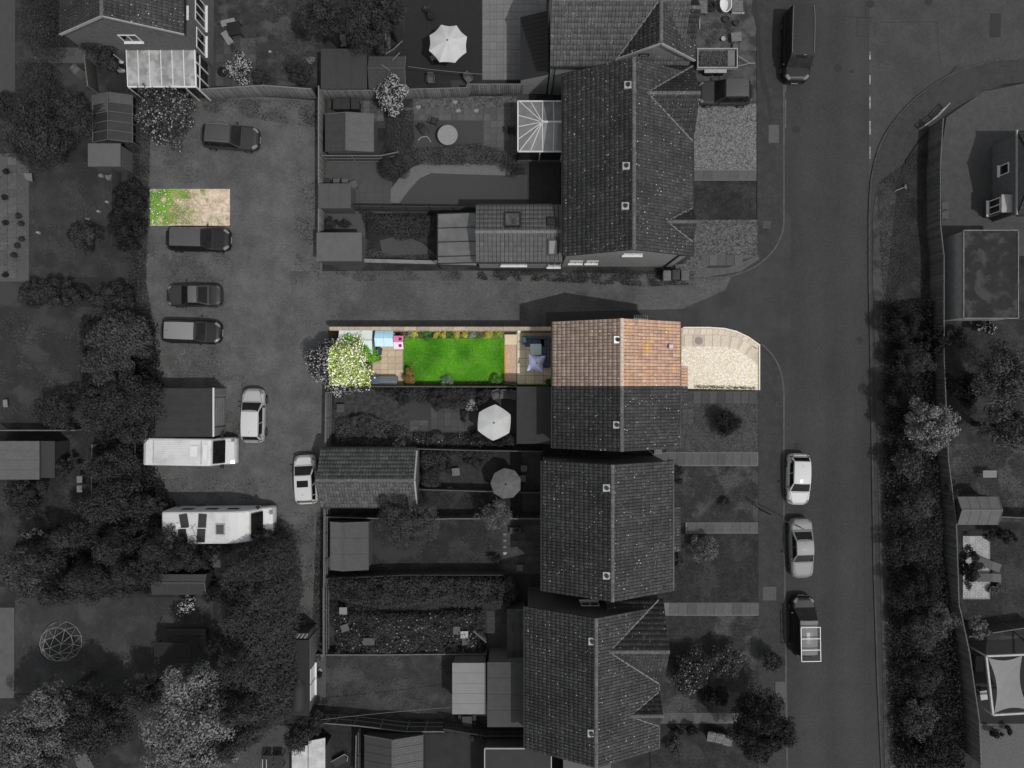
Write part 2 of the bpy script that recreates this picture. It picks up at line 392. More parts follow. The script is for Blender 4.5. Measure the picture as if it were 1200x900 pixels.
def add_tiles(parent, slopes, m, g=.335, tw=.225, name='roof_tiles'):
    mats = m if isinstance(m, (list, tuple)) else [m]; Vs = []; Fs = []; Ts = []; Ms = []; o = 0
    for k, sl in enumerate(slopes):
        V, F, T = tile_field(*sl, g=g, tw=tw); Vs.append(V); Fs.append(F+o); o += len(V); Ts.append(T); Ms += [k % len(mats)]*len(F)
    V = np.vstack(Vs); r = root_of(parent); cc, ss = math.cos(-r.rotation_euler.z), math.sin(-r.rotation_euler.z)
    V = V-np.array(r.location); V = np.column_stack([V[:, 0]*cc-V[:, 1]*ss, V[:, 0]*ss+V[:, 1]*cc, V[:, 2]])
    ob = np_mesh(name, V, np.vstack(Fs), mats, parent, np.concatenate(Ts), Ms); ob['kind'] = 'stuff'; return ob
def gable(root, x0, x1, y0, y1, axis, eave, ridge, tiles=None, deck=None, wall=None, inset=.28, ridge_m=None, mid=None, ends=(1, 1), g=.335, tw=.225, walls=True, gutters=True, flat_m=None, verge=None):
    """one gabled volume (world metres): walls, roof (> tiles, ridge tiles, gutters)"""
    deck = deck or M_DECK; wall = wall or M_BRICK; I = inset
    if axis == 'y':   # ridge along y
        xm = (x0+x1)/2 if mid is None else mid
        P = lambda a, b, z: (a, b, z); A0, A1, B0, B1, AM = x0, x1, y0, y1, xm
    else:
        ym = (y0+y1)/2 if mid is None else mid
        P = lambda a, b, z: (b, a, z); A0, A1, B0, B1, AM = y0, y1, x0, x1, ym
    t = .12
    if walls:
        mb = MB(); ri = lambda a: eave+(ridge-eave)*((a-A0)/(AM-A0) if a < AM else (A1-a)/(A1-AM))-.04
        vs = []
        for b in (B0+I*.6, B1-I*.6): vs += [P(A0+I, b, 0), P(A1-I, b, 0), P(A1-I, b, ri(A1-I)), P(AM, b, ridge-.06), P(A0+I, b, ri(A0+I))]
        mb.add(vs, [(0,1,2,3,4), (9,8,7,6,5), (0,5,6,1), (1,6,7,2), (2,7,8,3), (3,8,9,4), (4,9,5,0)])
        mb.build('wall', wall, root)
    mb = MB()
    vs = [P(A0, B0, eave), P(AM, B0, ridge), P(A1, B0, eave), P(A0, B0, eave-t), P(AM, B0, ridge-t), P(A1, B0, eave-t)]
    vs += [P(A0, B1, eave), P(AM, B1, ridge), P(A1, B1, eave), P(A0, B1, eave-t), P(AM, B1, ridge-t), P(A1, B1, eave-t)]
    mb.add(vs, [(0,1,7,6), (1,2,8,7), (3,9,10,4), (4,10,11,5), (0,6,9,3), (2,5,11,8), (0,3,4,1), (1,4,5,2), (6,7,10,9), (7,8,11,10)], 0)
    if flat_m: rf = mb.build('roof', flat_m, root)
    else: rf = mb.build('roof', deck, root)
    if tiles is not None:
        add_tiles(rf, [(P(A0, B0, eave), P(A0, B1, eave), P(AM, B0, ridge), P(AM, B1, ridge)), (P(A1, B0, eave), P(A1, B1, eave), P(AM, B0, ridge), P(AM, B1, ridge))], tiles, g, tw)
    if ridge_m:
        mb = MB(); L = B1-B0; n = max(2, int(L/.32)); sx = L/n
        for i in range(n):
            a, b = B0+i*sx+.006, B0+(i+1)*sx-.006; j = rnd.uniform(0, .01); r = .11+rnd.uniform(0, .006)
            vs = []
            for bb in (a, b):
                for q in range(6):
                    an = math.pi*q/5; vs.append(P(AM+r*1.15*math.cos(an), bb, ridge+.02+j+r*.8*math.sin(an)))
            mb.add(vs, [(q, q+1, 7+q, 6+q) for q in range(5)]+[(0,1,2,3,4,5), (6,7,8,9,10,11)])
        tag(mb.build('ridge_tiles', ridge_m, rf), kind='stuff')
    if gutters:
        for a, s in ((A0, -1), (A1, 1)):
            mb = MB(); mb.beam(P(a+s*.05, B0+.02, eave-.07), P(a+s*.05, B1-.02, eave-.07), .12, .09); mb.build('gutter', M_GUTTER, rf)
    if verge:
        for b in (B0, B1):
            mb = MB(); s = -1 if b == B0 else 1
            for a in (A0, A1): mb.beam(P(a, b+s*.03, eave-.03), P(AM, b+s*.03, ridge-.03), .05, .2)
            mb.build('bargeboard', verge, rf)
    return rf
def window(root, face, x, y, z, wd, ht, cols=2, frame=None, sill=True):
    """window on a wall facing +x, -x, +y or -y; (x, y) is the middle of the opening on the wall face, z the sill height"""
    frame = frame or M_WHITE; ax, s = face[1], 1 if face[0] == '+' else -1
    def B(mb, u0, u1, d0, d1, z0, z1):
        if ax == 'x': mb.box(x+s*d0, x+s*d1, y+u0, y+u1, z+z0, z+z1)
        else: mb.box(x+u0, x+u1, y+s*d0, y+s*d1, z+z0, z+z1)
    mb = MB(); f = .07; B(mb, -wd/2, wd/2, -.02, .05, 0, f); B(mb, -wd/2, wd/2, -.02, .05, ht-f, ht)
    for i in range(cols+1):
        u = -wd/2+i*(wd-f)/cols; B(mb, u, u+f, -.02, .048, f, ht-f)
    o = mb.build('window', frame, root)
    g = MB()
    for i in range(cols):
        u = -wd/2+f+i*(wd-f)/cols; q = MB(); B(q, u, u+(wd-f)/cols-f, -.01, .012, f, ht-f); q.build('pane', M_GLASS, o)
    if sill: q = MB(); B(q, -wd/2-.06, wd/2+.06, -.02, .16, -.07, -.004); q.build('sill', frame, o)
    return o
def gx(v): return (v-600)/15
def gy(v): return (450-v)/15
def flue(root, px, py, h, zr=None):
    """square pale flue terminal with a dark round outlet"""
    x, y = W(px, py, h+.25); mb = MB(); mb.box(x-.24, x+.24, y-.24, y+.24, h-.6, h+.22)
    o = mb.build('flue', M_WHITE2 if zr is None else zr, root)
    q = MB(); q.tube((x, y, h+.2), (x, y, h+.36), .14, .14, 12); q.build('flue_pipe', M_BLACK, o)
def dormer(root, xr, x1, yc, hw, eave, ridge, hr, out=.0, tiles=None, wall=None, valley=True, ridge_m=None):
    """front gable facing +x cut into the slope that falls from xr to x1"""
    xi = x1-(hr-eave)/(ridge-eave)*(x1-xr)
    gable(root, xi, x1+out, yc-hw, yc+hw, 'x', eave+.03, hr, tiles=tiles or M_TILE, wall=wall, inset=.25, ridge_m=ridge_m or M_RIDGE, gutters=False)
    if valley:
        mb = MB()
        for s in (-1, 1): mb.beam((xi-.05, yc, hr+.07), (x1, yc+s*hw, eave+.1), .1, .03)
        mb.build('valley_strip', M_LEAD, root)

# ---------------------------------------------------------------- fences, walls
def fence(name, label, pts, h, m=None, rail_m=None, post_m=None, step=1.83, group=None, boards=True, rails=(.35, .95, 1.55), side=-1, top_rail=True, kind='wood', post=.09, gap=.012):
    """boarded fence along ground points (photograph pixels on the ground): posts, rails, boards"""
    m = m or M_WOOD; rail_m = rail_m or M_WOOD_L; P = [Vector((gx(a), gy(b), 0)) for a, b in pts]
    root = thing(name, label, 'fence', tuple(P[0]), 0, group)
    V = []; F = []; T = []
    for a, b in zip(P[:-1], P[1:]):
        L = (b-a).length; d = (b-a)/L; nn = Vector((-d.y, d.x, 0))*side; ns = max(1, round(L/step)); 
        for i in range(ns+ (1 if b is P[-1] else 0)):
            q = a+d*(L*i/ns); mb = MB(); mb.box(q.x-post/2, q.x+post/2, q.y-post/2, q.y+post/2, 0, h+.06); mb.build('post', post_m or rail_m, root)
        for i in range(ns):
            q0 = a+d*(L*i/ns+.05); q1 = a+d*(L*(i+1)/ns-.05)
            for rz in rails:
                if rz < h-.05:
                    mb = MB(); mb.beam(q0+nn*.05+Vector((0, 0, rz)), q1+nn*.05+Vector((0, 0, rz)), .045, .07); mb.build('rail', rail_m, root)
            if top_rail: mb = MB(); mb.beam(q0+Vector((0, 0, h+.02)), q1+Vector((0, 0, h+.02)), .075, .035); mb.build('cap_rail', rail_m, root)
        if boards:
            nb = max(2, int(L/.15)); 
            for i in range(nb):
                q0 = a+d*(L*(i+.04)/nb)-nn*.0; q1 = a+d*(L*(i+.96)/nb); o = nn*(-.012-.008*(i % 2)); hh = h-rnd.uniform(0, .015); k = len(V)
                for off in (o, o-nn*.014):
                    for q, z in ((q0, .03), (q1, .03), (q1, hh), (q0, hh)): V.append(((q+off).x, (q+off).y, z))
                F += [(k, k+1, k+2, k+3), (k+7, k+6, k+5, k+4), (k+3, k+2, k+6, k+7), (k, k+3, k+7, k+4), (k+1, k+5, k+6, k+2)]; T += [rnd.random()]*5
    if V:
        o = np_mesh('boards', V, F, m, root, T, origin=tuple(root.location)); o['kind'] = 'stuff'
    return root
def low_wall(name, label, pts, h, m, th=.2, cap=None, cat='wall', group=None):
    P = [Vector((gx(a), gy(b), 0)) for a, b in pts]; root = thing(name, label, cat, tuple(P[0]), 0, group); mb = MB(); c = MB()
    for i, (a, b) in enumerate(zip(P[:-1], P[1:])):
        z = Vector((0, 0, h/2)); d = (b-a).normalized()*(th/2 if i < len(P)-2 else 0); mb.beam(a+z, b+d+z, th, h-.01*(i % 2))
        if cap: z = Vector((0, 0, h+.03)); c.beam(a+z, b+d+z+Vector((0, 0, .002*(i % 2))), th+.06, .06)
    mb.build('brickwork', m, root)
    if cap: c.build('coping', cap, root)
    return root

# ---------------------------------------------------------------- sheds and flat roofed blocks
def flat_block(name, label, cat, px0, py0, px1, py1, h, roof, wall=None, slope=(0, 0), th=.1, seams=0, over=.08, group=None, edge=None, taper=None, door=None):
    """flat roofed building; pixel box is its roof as seen, at height h"""
    x0, y1 = W(px0, py0, h); x1, y0 = W(px1, py1, h); root = thing(name, label, cat, ((x0+x1)/2, (y0+y1)/2, 0), 0, group)
    zf = lambda x, y: h+slope[0]*(x-(x0+x1)/2)+slope[1]*(y-(y0+y1)/2)
    mb = MB(); pts = [(x0+over, y0+over), (x1-over, y0+over), (x1-over, y1-over), (x0+over, y1-over)]
    mb.prism(pts, 0, lambda x, y: zf(x, y)-th); mb.build('wall', wall or M_BRICK_D, root)
    mb = MB(); P = [(x0, y0), (x1, y0), (x1, y1), (x0, y1)]
    mb.add([(a, b, zf(a, b)-th) for a, b in P]+[(a, b, zf(a, b)) for a, b in P], [(3,2,1,0), (4,5,6,7), (0,1,5,4), (1,2,6,5), (2,3,7,6), (3,0,4,7)])
    rf = mb.build('roof', roof, root)
    if seams:
        mb = MB(); n = abs(seams)
        for i in range(1, n):
            if seams > 0: xx = x0+(x1-x0)*i/n; mb.beam((xx, y0+.02, zf(xx, y0)+.005), (xx, y1-.02, zf(xx, y1)+.005), .05, .025)
            else: yy = y0+(y1-y0)*i/n; mb.beam((x0+.02, yy, zf(x0, yy)+.005), (x1-.02, yy, zf(x1, yy)+.005), .05, .025)
        mb.build('seam', roof, rf)
    if edge:
        mb = MB()
        for a, b in zip(P, P[1:]+P[:1]): mb.beam((a[0], a[1], zf(*a)-.03), (b[0], b[1], zf(*b)-.03), .07, .16)
        mb.build('fascia', edge, rf)
    return root
def shed(name, label, px0, py0, px1, py1, axis, eave, ridge, ma, mb_=None, mid_px=None, wall=None, group=None, cat='shed', seams=4, rz=0):
    """felt or sheet roofed gabled shed; pixel box is its roof as seen"""
    x0, y1 = W(px0, py0, eave); x1, y0 = W(px1, py1, eave); root = thing(name, label, cat, ((x0+x1)/2, (y0+y1)/2, 0), 0, group)
    mid = None
    if mid_px is not None: mid = W(mid_px, mid_px, ridge)[0 if axis == 'y' else 1]
    xm = mid if mid is not None else ((x0+x1)/2 if axis == 'y' else (y0+y1)/2)
    P = (lambda a, b, z: (a, b, z)) if axis == 'y' else (lambda a, b, z: (b, a, z))
    A0, A1, B0, B1 = (x0, x1, y0, y1) if axis == 'y' else (y0, y1, x0, x1); I = .09
    m = MB(); vs = []
    for b in (B0+I, B1-I): vs += [P(A0+I, b, 0), P(A1-I, b, 0), P(A1-I, b, eave-.05), P(xm, b, ridge-.06), P(A0+I, b, eave-.05)]
    m.add(vs, [(0,1,2,3,4), (9,8,7,6,5), (0,5,6,1), (1,6,7,2), (2,7,8,3), (3,8,9,4), (4,9,5,0)]); m.build('wall', wall or M_WOOD, root)
    for a, mm in ((A0, ma), (A1, mb_ or ma)):
        m = MB(); t = .05; vs = [P(a, B0, eave), P(a, B1, eave), P(xm, B1, ridge), P(xm, B0, ridge)]; vs += [(v[0], v[1], v[2]-t) for v in vs]
        m.add(vs, [(0,1,2,3), (7,6,5,4), (0,4,5,1), (1,5,6,2), (2,6,7,3), (3,7,4,0)])
        for i in range(1, seams):
            bb = B0+(B1-B0)*i/seams; m.beam(P(a, bb, eave+.012), P(xm, bb, ridge+.012), .06, .02)
        m.build('roof_slope', mm, root)
    m = MB(); m.beam(P(xm, B0, ridge+.02), P(xm, B1, ridge+.02), .14, .03); m.build('ridge_cap', mb_ or ma, root)
    m = MB(); m.beam(P(A0-.02, B1+.02, eave-.04), P(xm, B1+.02, ridge-.02), .03, .12); m.beam(P(A1+.02, B1+.02, eave-.04), P(xm, B1+.02, ridge-.02), .03, .12)
    m.build('bargeboard', M_WOOD_L, root)
    return root

# ---------------------------------------------------------------- vehicles
M_TYRE = mat('tyre_rubber', .01, rough=.8); M_RIM = mat('alloy_rim', .3, rough=.3, metal=.9)
M_CGLASS = mat('car_glass', .004, .012, scale=1.5, rough=.05, spec=.2); M_LAMP = mat('lamp_glass', .13, rough=.12, spec=.7)
M_TLAMP = mat('tail_lamp', .08, rough=.15); M_TRIM = mat('black_trim', .008, rough=.5)
def paint(name, v, metal=0, coat=.25, rough=.5): return mat(name, v, rough=.5, metal=0, coat=.08 if v > .08 else .45, spec=.25)
P_BLACK = paint('paint_black', .005); P_DGREY = paint('paint_dark_grey', .02); P_GREY = paint('paint_grey', .05)
P_SILVER = paint('paint_silver', .17); P_WHITE = paint('paint_white', .42); P_OFFW = paint('paint_off_white', .30)
P_CAMP = mat('camper_white', .46, .34, scale=1.2, rough=.45, lo=.5, hi=.75)
M_DIRTYW = mat('van_roof_white', .48, .36, scale=1.0, rough=.5, lo=.45, hi=.7)
class Shell:
    def __init__(s, L, Wd, roofh, belt, xb, xt, xr, xe, nose=.62, tail=.7, kind='car', vt=.74, vb=.93, round_f=.55, round_r=.45, bon=.82):
        s.__dict__.update(locals())
    def hw(s, x):
        a = x/(s.L/2); r = s.round_f if a > 0 else s.round_r
        return s.Wd/2*(1-.04*abs(a)**2)*(1-r*.22*abs(a)**7-r*.42*abs(a)**28)
    def lower(s, x, v):
        h = s.L/2
        if x > s.xb: t = (x-s.xb)/(h-s.xb); z = s.belt+(s.bon-s.belt)*t; z -= (s.bon-s.nose)*max(0, (t-.7)/.3)**2.2
        elif x < s.xe: t = min(1, (s.xe-x)/max(.05, (h+s.xe))); z = s.belt+.03-(s.belt+.03-s.tail)*max(0, (t-.45)/.55)**2.5
        else: z = s.belt
        return z-.16*max(0, (abs(v)-.8)/.2)**2.2-.03*v*v
    def z(s, x, v):
        f = 0
        if s.xe < x < s.xb: f = min(1, (s.xb-x)/(s.xb-s.xt), (x-s.xe)/(s.xr-s.xe))
        g = 1 if abs(v) < s.vt else max(0, (s.vb-abs(v))/(s.vb-s.vt))
        m = min(f, g); lo = s.lower(x, v)
        t = (x-s.xr)/(s.xt-s.xr+1e-6); crown = .04*(1-(v/s.vt)**2)+.05*max(0, min(1, t))*(1-max(0, min(1, t)))*4 if m >= .999 else 0
        return lo+(s.roofh-.05-lo)*m+crown
    def pt(s, x, v, o=0): return (x, v*s.hw(x), s.z(x, v)+o)
    def body(s, root, m, low=.26):
        xs = sorted(set([round(q, 3) for q in list(np.linspace(-s.L/2, s.L/2, 27))+[s.L/2-.03, s.L/2-.08, -s.L/2+.03, -s.L/2+.08]+[s.xb, s.xt, s.xr, s.xe, s.xb-.02, s.xe+.02]]))
        vv = [-1, -.97, -.93, -.88, -.83, -.78, -.74, -.5, -.25, 0, .25, .5, .74, .78, .83, .88, .93, .97, 1]
        vv = [v if abs(v) not in (.74, .93) else math.copysign(s.vt if abs(v) == .74 else s.vb, v) for v in vv]; vv = sorted(set(vv))
        mb = MB(); nv = len(vv)+4; vs = []
        for x in xs:
            W_ = s.hw(x); a = abs(x)/(s.L/2); sk = low+.12*max(0, a-.9)*5
            row = [(x, -W_*.95, sk), (x, -W_*1.012, .55)]+[s.pt(x, v) for v in vv]+[(x, W_*1.012, .55), (x, W_*.95, sk)]
            if a > .999: row = [(p[0], p[1], p[2]) for p in row]
            vs += row
        fs = []
        for i in range(len(xs)-1):
            for j in range(nv-1): a = i*nv+j; fs.append((a, a+nv, a+nv+1, a+1))
        fs.append(tuple(range(nv))); k = (len(xs)-1)*nv; fs.append(tuple(range(k+nv-1, k-1, -1)))
        mb.add(vs, fs); o = mb.build('body', m, root, local=True)
        # bumpers
        for sx, nm in ((1, 'front_bumper'), (-1, 'rear_bumper')):
            b = MB(); pts = []; h = s.L/2
            vs = []
            for z0, z1, off in ((.3, .5, .05),):
                row0 = []; 
                for q in np.linspace(-1, 1, 11):
                    y = q*s.hw(h)*1.04; xx = sx*(h+off*(1-abs(q)**3)-.02); vs.append((xx, y, z0)); vs.append((xx, y, z1)); vs.append((sx*(h-.12), y, z1+.03))
            fs = []
            for q in range(10):
                a = q*3; fs += [(a, a+3, a+4, a+1), (a+1, a+4, a+5, a+2)]
            if sx < 0: fs = [f[::-1] for f in fs]
            b.add(vs, fs); b.build(nm, m, root, local=True)
        return o
    def patch(s, root, name, m, quad, o=.008, nu=6, nw=6, label=None):
        """panel lying on the shell; quad = four (x, v) corners"""
        mb = MB(); vs = []
        for i in range(nu+1):
            a = i/nu
            for j in range(nw+1):
                b = j/nw; x = (1-a)*(1-b)*quad[0][0]+a*(1-b)*quad[1][0]+a*b*quad[2][0]+(1-a)*b*quad[3][0]
                v = (1-a)*(1-b)*quad[0][1]+a*(1-b)*quad[1][1]+a*b*quad[2][1]+(1-a)*b*quad[3][1]; vs.append(s.pt(x, v, o))
        fs = [(i*(nw+1)+j, (i+1)*(nw+1)+j, (i+1)*(nw+1)+j+1, i*(nw+1)+j+1) for i in range(nu) for j in range(nw)]
        # rim so the panel has thickness
        k = len(vs); per = [i*(nw+1) for i in range(nu+1)]+[nu*(nw+1)+j for j in range(1, nw+1)]+[i*(nw+1)+nw for i in range(nu-1, -1, -1)]+[j for j in range(nw-1, 0, -1)]
        vs += [(vs[p][0], vs[p][1], vs[p][2]-o-.01) for p in per]; n = len(per)
        fs += [(per[i], per[(i+1) % n], k+(i+1) % n, k+i) for i in range(n)]
        mb.add(vs, fs); ob = mb.build(name, m, root, local=True)
        if label: ob['label'] = label
        return ob
def car(name, label, cat, px, py, deg, L, Wd, pm, kind='hatch', roofh=1.46, roof_m=None, rails=False, sunroof=False, group=None, lampm=None, ph=.8, mirror=None):
    x, y = W(px, py, ph); root = thing(name, label, cat, (x, y, 0), math.radians(deg), group); h = L/2
    if kind == 'saloon': S = Shell(L, Wd, roofh, .93, h-1.25, h-1.95, -h+1.55, -h+.78, .6, .82)
    elif kind == 'estate': S = Shell(L, Wd, roofh, .93, h-1.2, h-1.9, -h+.55, -h+.16, .6, .85)
    elif kind == 'mpv': S = Shell(L, Wd, roofh, 1.0, h-.75, h-1.5, -h+.42, -h+.14, .7, .9, round_f=.7, bon=.9)
    elif kind == 'van': S = Shell(L, Wd, roofh, 1.05, h-.8, h-1.45, -h+.22, -h+.08, .8, 1.0, vt=.84, vb=.95, round_f=.5, bon=.98)
    else: S = Shell(L, Wd, roofh, .95, h-1.0, h-1.75, -h+.5, -h+.14, .62, .85, round_f=.65)
    S.body(root, pm); vt, vb = S.vt, S.vb
    S.patch(root, 'windscreen', M_CGLASS, [(S.xt+.05, -vt*.93), (S.xb-.06, -vb*.9), (S.xb-.06, vb*.9), (S.xt+.05, vt*.93)])
    S.patch(root, 'rear_window', M_CGLASS, [(S.xe+(S.xr-S.xe)*.2, -vb*.82), (S.xr-.04*(1 if S.xr-S.xe > .5 else .3), -vt*.88), (S.xr-.04*(1 if S.xr-S.xe > .5 else .3), vt*.88), (S.xe+(S.xr-S.xe)*.2, vb*.82)])
    e = (vb-vt); t0, t1 = vt+e*.12, vt+e*.86; xf_t, xf_b = S.xt+.02, S.xb-.28; xr_t, xr_b = S.xr+.0, S.xe+.22*(S.xr-S.xe)+.1
    cuts = [0, .45, .82, 1] if kind in ('estate', 'mpv', 'van') else ([0, .5, 1])
    for s_ in (-1, 1):
        for a, b in zip(cuts[:-1], cuts[1:]):
            a2, b2 = a+.012, b-.012; q = lambda u, tt: (xf_t+(xr_t-xf_t)*u, s_*t0) if tt else (xf_b+(xr_b-xf_b)*u, s_*t1)
            S.patch(root, 'side_window', M_CGLASS, [q(a2, 1), q(b2, 1), q(b2, 0), q(a2, 0)], nu=3, nw=3)
    S.patch(root, 'roof_panel', roof_m or pm, [(S.xt-.03, -vt*.97), (S.xr+.03, -vt*.97), (S.xr+.03, vt*.97), (S.xt-.03, vt*.97)], o=.012)  # on dark bodies the lighter roof colour stands in for reflected sky
    S.patch(root, 'bonnet_gap', M_TRIM, [(S.xb+.015, -.85), (h-.115, -.645), (h-.115, .645), (S.xb+.015, .85)], o=.004)
    S.patch(root, 'bonnet', pm, [(S.xb+.04, -.82), (h-.14, -.62), (h-.14, .62), (S.xb+.04, .82)], o=.012)
    for s_ in (-1, 1):
        S.patch(root, 'headlight', lampm or M_LAMP, [(h-.42, s_*.74), (h-.1, s_*.56), (h-.03, s_*.84), (h-.36, s_*.97)], o=.014, nu=3, nw=3)
        S.patch(root, 'tail_light', M_TLAMP, [(-h+.22, s_*.7), (-h+.04, s_*.7), (-h+.04, s_*.95), (-h+.24, s_*.97)], o=.012, nu=2, nw=2)
    for s_ in (-1, 1):
        for xd in (S.xb-.12, (S.xb+S.xe)/2+.1, S.xe+.35): S.patch(root, 'door_gap', M_TRIM, [(xd, s_*.94), (xd-.03, s_*.94), (xd-.03, s_*1.0), (xd, s_*1.0)], o=.006, nu=1, nw=3)
    S.patch(root, 'boot_gap', M_TRIM, [(S.xe-.02, -.8), (S.xe+.02, -.8), (S.xe+.02, .8), (S.xe-.02, .8)], o=.006, nu=1, nw=6)
    g = MB(); g.box(h-.05, h+.045, -.42, .42, .5, .62); g.build('grille', M_TRIM, root, local=True)
    g = MB(); g.box(h+.035, h+.055, -.26, .26, .38, .47); g.build('number_plate', M_WHITE2, root, local=True)
    for s_ in (-1, 1):
        g = MB(); yy = s_*(S.hw(S.xb-.35)); g.box(S.xb-.44, S.xb-.32, yy-s_*.04, yy+s_*.15, .95, 1.06); g.build('door_mirror', mirror or M_TRIM, root, local=True, bevel=.03)
    wx = [h-.85, -h+.8] if kind != 'van' else [h-.95, -h+1.15]
    for xx in wx:
        for s_ in (-1, 1):
            g = MB(); yo = s_*(Wd/2+.012); g.tube((xx, yo-s_*.2, .32), (xx, yo, .32), .32, .30, 18); wh = g.build('wheel', M_TYRE, root, local=True)
            g = MB(); g.tube((xx, yo, .32), (xx, yo+s_*.012, .32), .2, .18, 12); g.build('rim', M_RIM, wh, local=True)
    if rails:
        for s_ in (-1, 1):
            g = MB(); p = [S.pt(S.xt-.15-(S.xt-S.xr-.25)*k/6, s_*(vt-.05), .07) for k in range(7)]
            for a, b in zip(p[:-1], p[1:]): g.tube(a, b, .022, n=6)
            g.build('roof_rail', rails if not isinstance(rails, bool) else M_METAL, root, local=True)
    if sunroof: S.patch(root, 'sunroof', M_CGLASS, [(S.xt-.35, -.5), (S.xt-.85, -.5), (S.xt-.85, .5), (S.xt-.35, .5)], o=.02)
    g = MB(); ax = -h+.9; p = S.pt(max(S.xr+.2, ax), 0, 0); g.tube(p, (p[0]-.12, 0, p[2]+.16), .008, n=5); g.build('aerial', M_TRIM, root, local=True)
    root['_xt'] = S.xt
    return root, S

# ---------------------------------------------------------------- garden things
def umbrella(name, label, px, py, r_px, n, h, m, rib=None, rot=0, sag=.1, fold=None, group=None):
    x, y = W(px, py, h-.15); r = r_px*(HC-h)/HC/15; root = thing(name, label, 'umbrella', (x, y, 0), 0, group)
    mb = MB(); vs = [(0, 0, h)]; K = 5; 
    per = n*6
    for k in range(1, K+1):
        q = k/K
        for i in range(per):
            t = i/per*n; fr = abs((t % 1)-.5)*2; a = 2*math.pi*i/per+rot
            sc_ = 1-(1-fr**2)*sag*q*(1+.6*(fold or 0)); zz = h-(.5*q**1.3)*(1)-.06*(1-fr)*q
            vs.append((r*q*sc_*math.cos(a), r*q*sc_*math.sin(a), zz))
    fs = [(0, 1+i, 1+(i+1) % per) for i in range(per)]
    for k in range(K-1):
        for i in range(per): a = 1+k*per+i; b = 1+k*per+(i+1) % per; fs.append((a, a+per, b+per, b))
    vs2 = [(v[0], v[1], v[2]-.012) for v in vs]; nn = len(vs)
    mb.add(vs, fs); mb.add(vs2, [f[::-1] for f in fs]); o = mb.build('canopy', m, root, local=True)
    mb = MB(); mb.tube((0, 0, .1), (0, 0, h+.08), .025, n=8); mb.lathe((0, 0, h+.05), [(.05, 0), (.06, .03), (.02, .09)], 8); mb.build('pole', M_TRIM, root, local=True)
    for i in range(n):
        a = 2*math.pi*i/n+rot; mb = MB(); mb.tube((0, 0, h-.03), (r*.98*math.cos(a), r*.98*math.sin(a), h-.52), .012, n=4); mb.build('rib', rib or M_TRIM, root, local=True)
    mb = MB(); mb.lathe((0, 0, 0.02), [(.3, 0), (.3, .06), (.08, .12)], 12); mb.build('base', M_CONC, root, local=True)
    return root
def bin_(label, px, py, m, rz=0, sx=.55, sy=.68, h=1.05, group=None, lid=None, name='wheelie_bin'):
    x, y = W(px, py, h); root = thing(name, label, 'bin', (x, y, 0), math.radians(rz), group)
    mb = MB(); a, b = sx/2, sy/2; mb.add([(-a*.8,-b*.8,.06),(a*.8,-b*.8,.06),(a*.8,b*.8,.06),(-a*.8,b*.8,.06),(-a,-b,h-.08),(a,-b,h-.08),(a,b,h-.08),(-a,b,h-.08)],
        [(0,3,2,1),(4,5,6,7),(0,1,5,4),(1,2,6,5),(2,3,7,6),(3,0,4,7)]); mb.build('bin_body', m, root, local=True)
    mb = MB(); mb.box(-a-.02, a+.02, -b-.03, b+.03, h-.08, h); mb.box(-a*.7, a*.7, -b*.6, b*.7, h, h+.025); mb.build('lid', lid or m, root, local=True, bevel=.02)
    mb = MB(); mb.tube((-a*.8, b+.07, h-.05), (a*.8, b+.07, h-.05), .018, n=6); mb.build('handle', m, root, local=True)
    for s in (-1, 1): mb = MB(); mb.tube((s*a*.75, b*.8, .1), (s*(a*.75+.05), b*.8, .1), .1, n=10); mb.build('wheel', M_BLACK, root, local=True)
    return root
def table_round(label, px, py, r, m, h=.72):
    x, y = W(px, py, h); root = thing('garden_table', label, 'table', (x, y, 0)); mb = MB()
    mb.lathe((0, 0, h-.04), [(r-.02, 0), (r, .015), (r, .03), (r-.02, .045)], 32); mb.build('tabletop', m, root, local=True)
    for i in range(4):
        a = i*math.pi/2+.7; mb = MB(); mb.tube((r*.75*math.cos(a), r*.75*math.sin(a), 0), (r*.5*math.cos(a), r*.5*math.sin(a), h-.04), .02, n=6); mb.build('leg', M_METAL, root, local=True)
def table_rect(name, label, px, py, lx, ly, m, rz=0, h=.72, cat='table', group=None, planks=0):
    x, y = W(px, py, h); root = thing(name, label, cat, (x, y, 0), math.radians(rz), group)
    if planks:
        for i in range(planks):
            mb = MB(); yy = -ly/2+ly*(i+.5)/planks; mb.box(-lx/2, lx/2, yy-ly/planks/2+.006, yy+ly/planks/2-.006, h-.035, h); mb.build('plank', m, root, local=True)
    else: mb = MB(); mb.box(-lx/2, lx/2, -ly/2, ly/2, h-.04, h); mb.build('tabletop', m, root, local=True, bevel=.015)
    for a in (-1, 1):
        for b in (-1, 1):
            mb = MB(); mb.box(a*(lx/2-.09), a*(lx/2-.03), b*(ly/2-.09), b*(ly/2-.03), 0, h-.04); mb.build('leg', m, root, local=True)
    return root
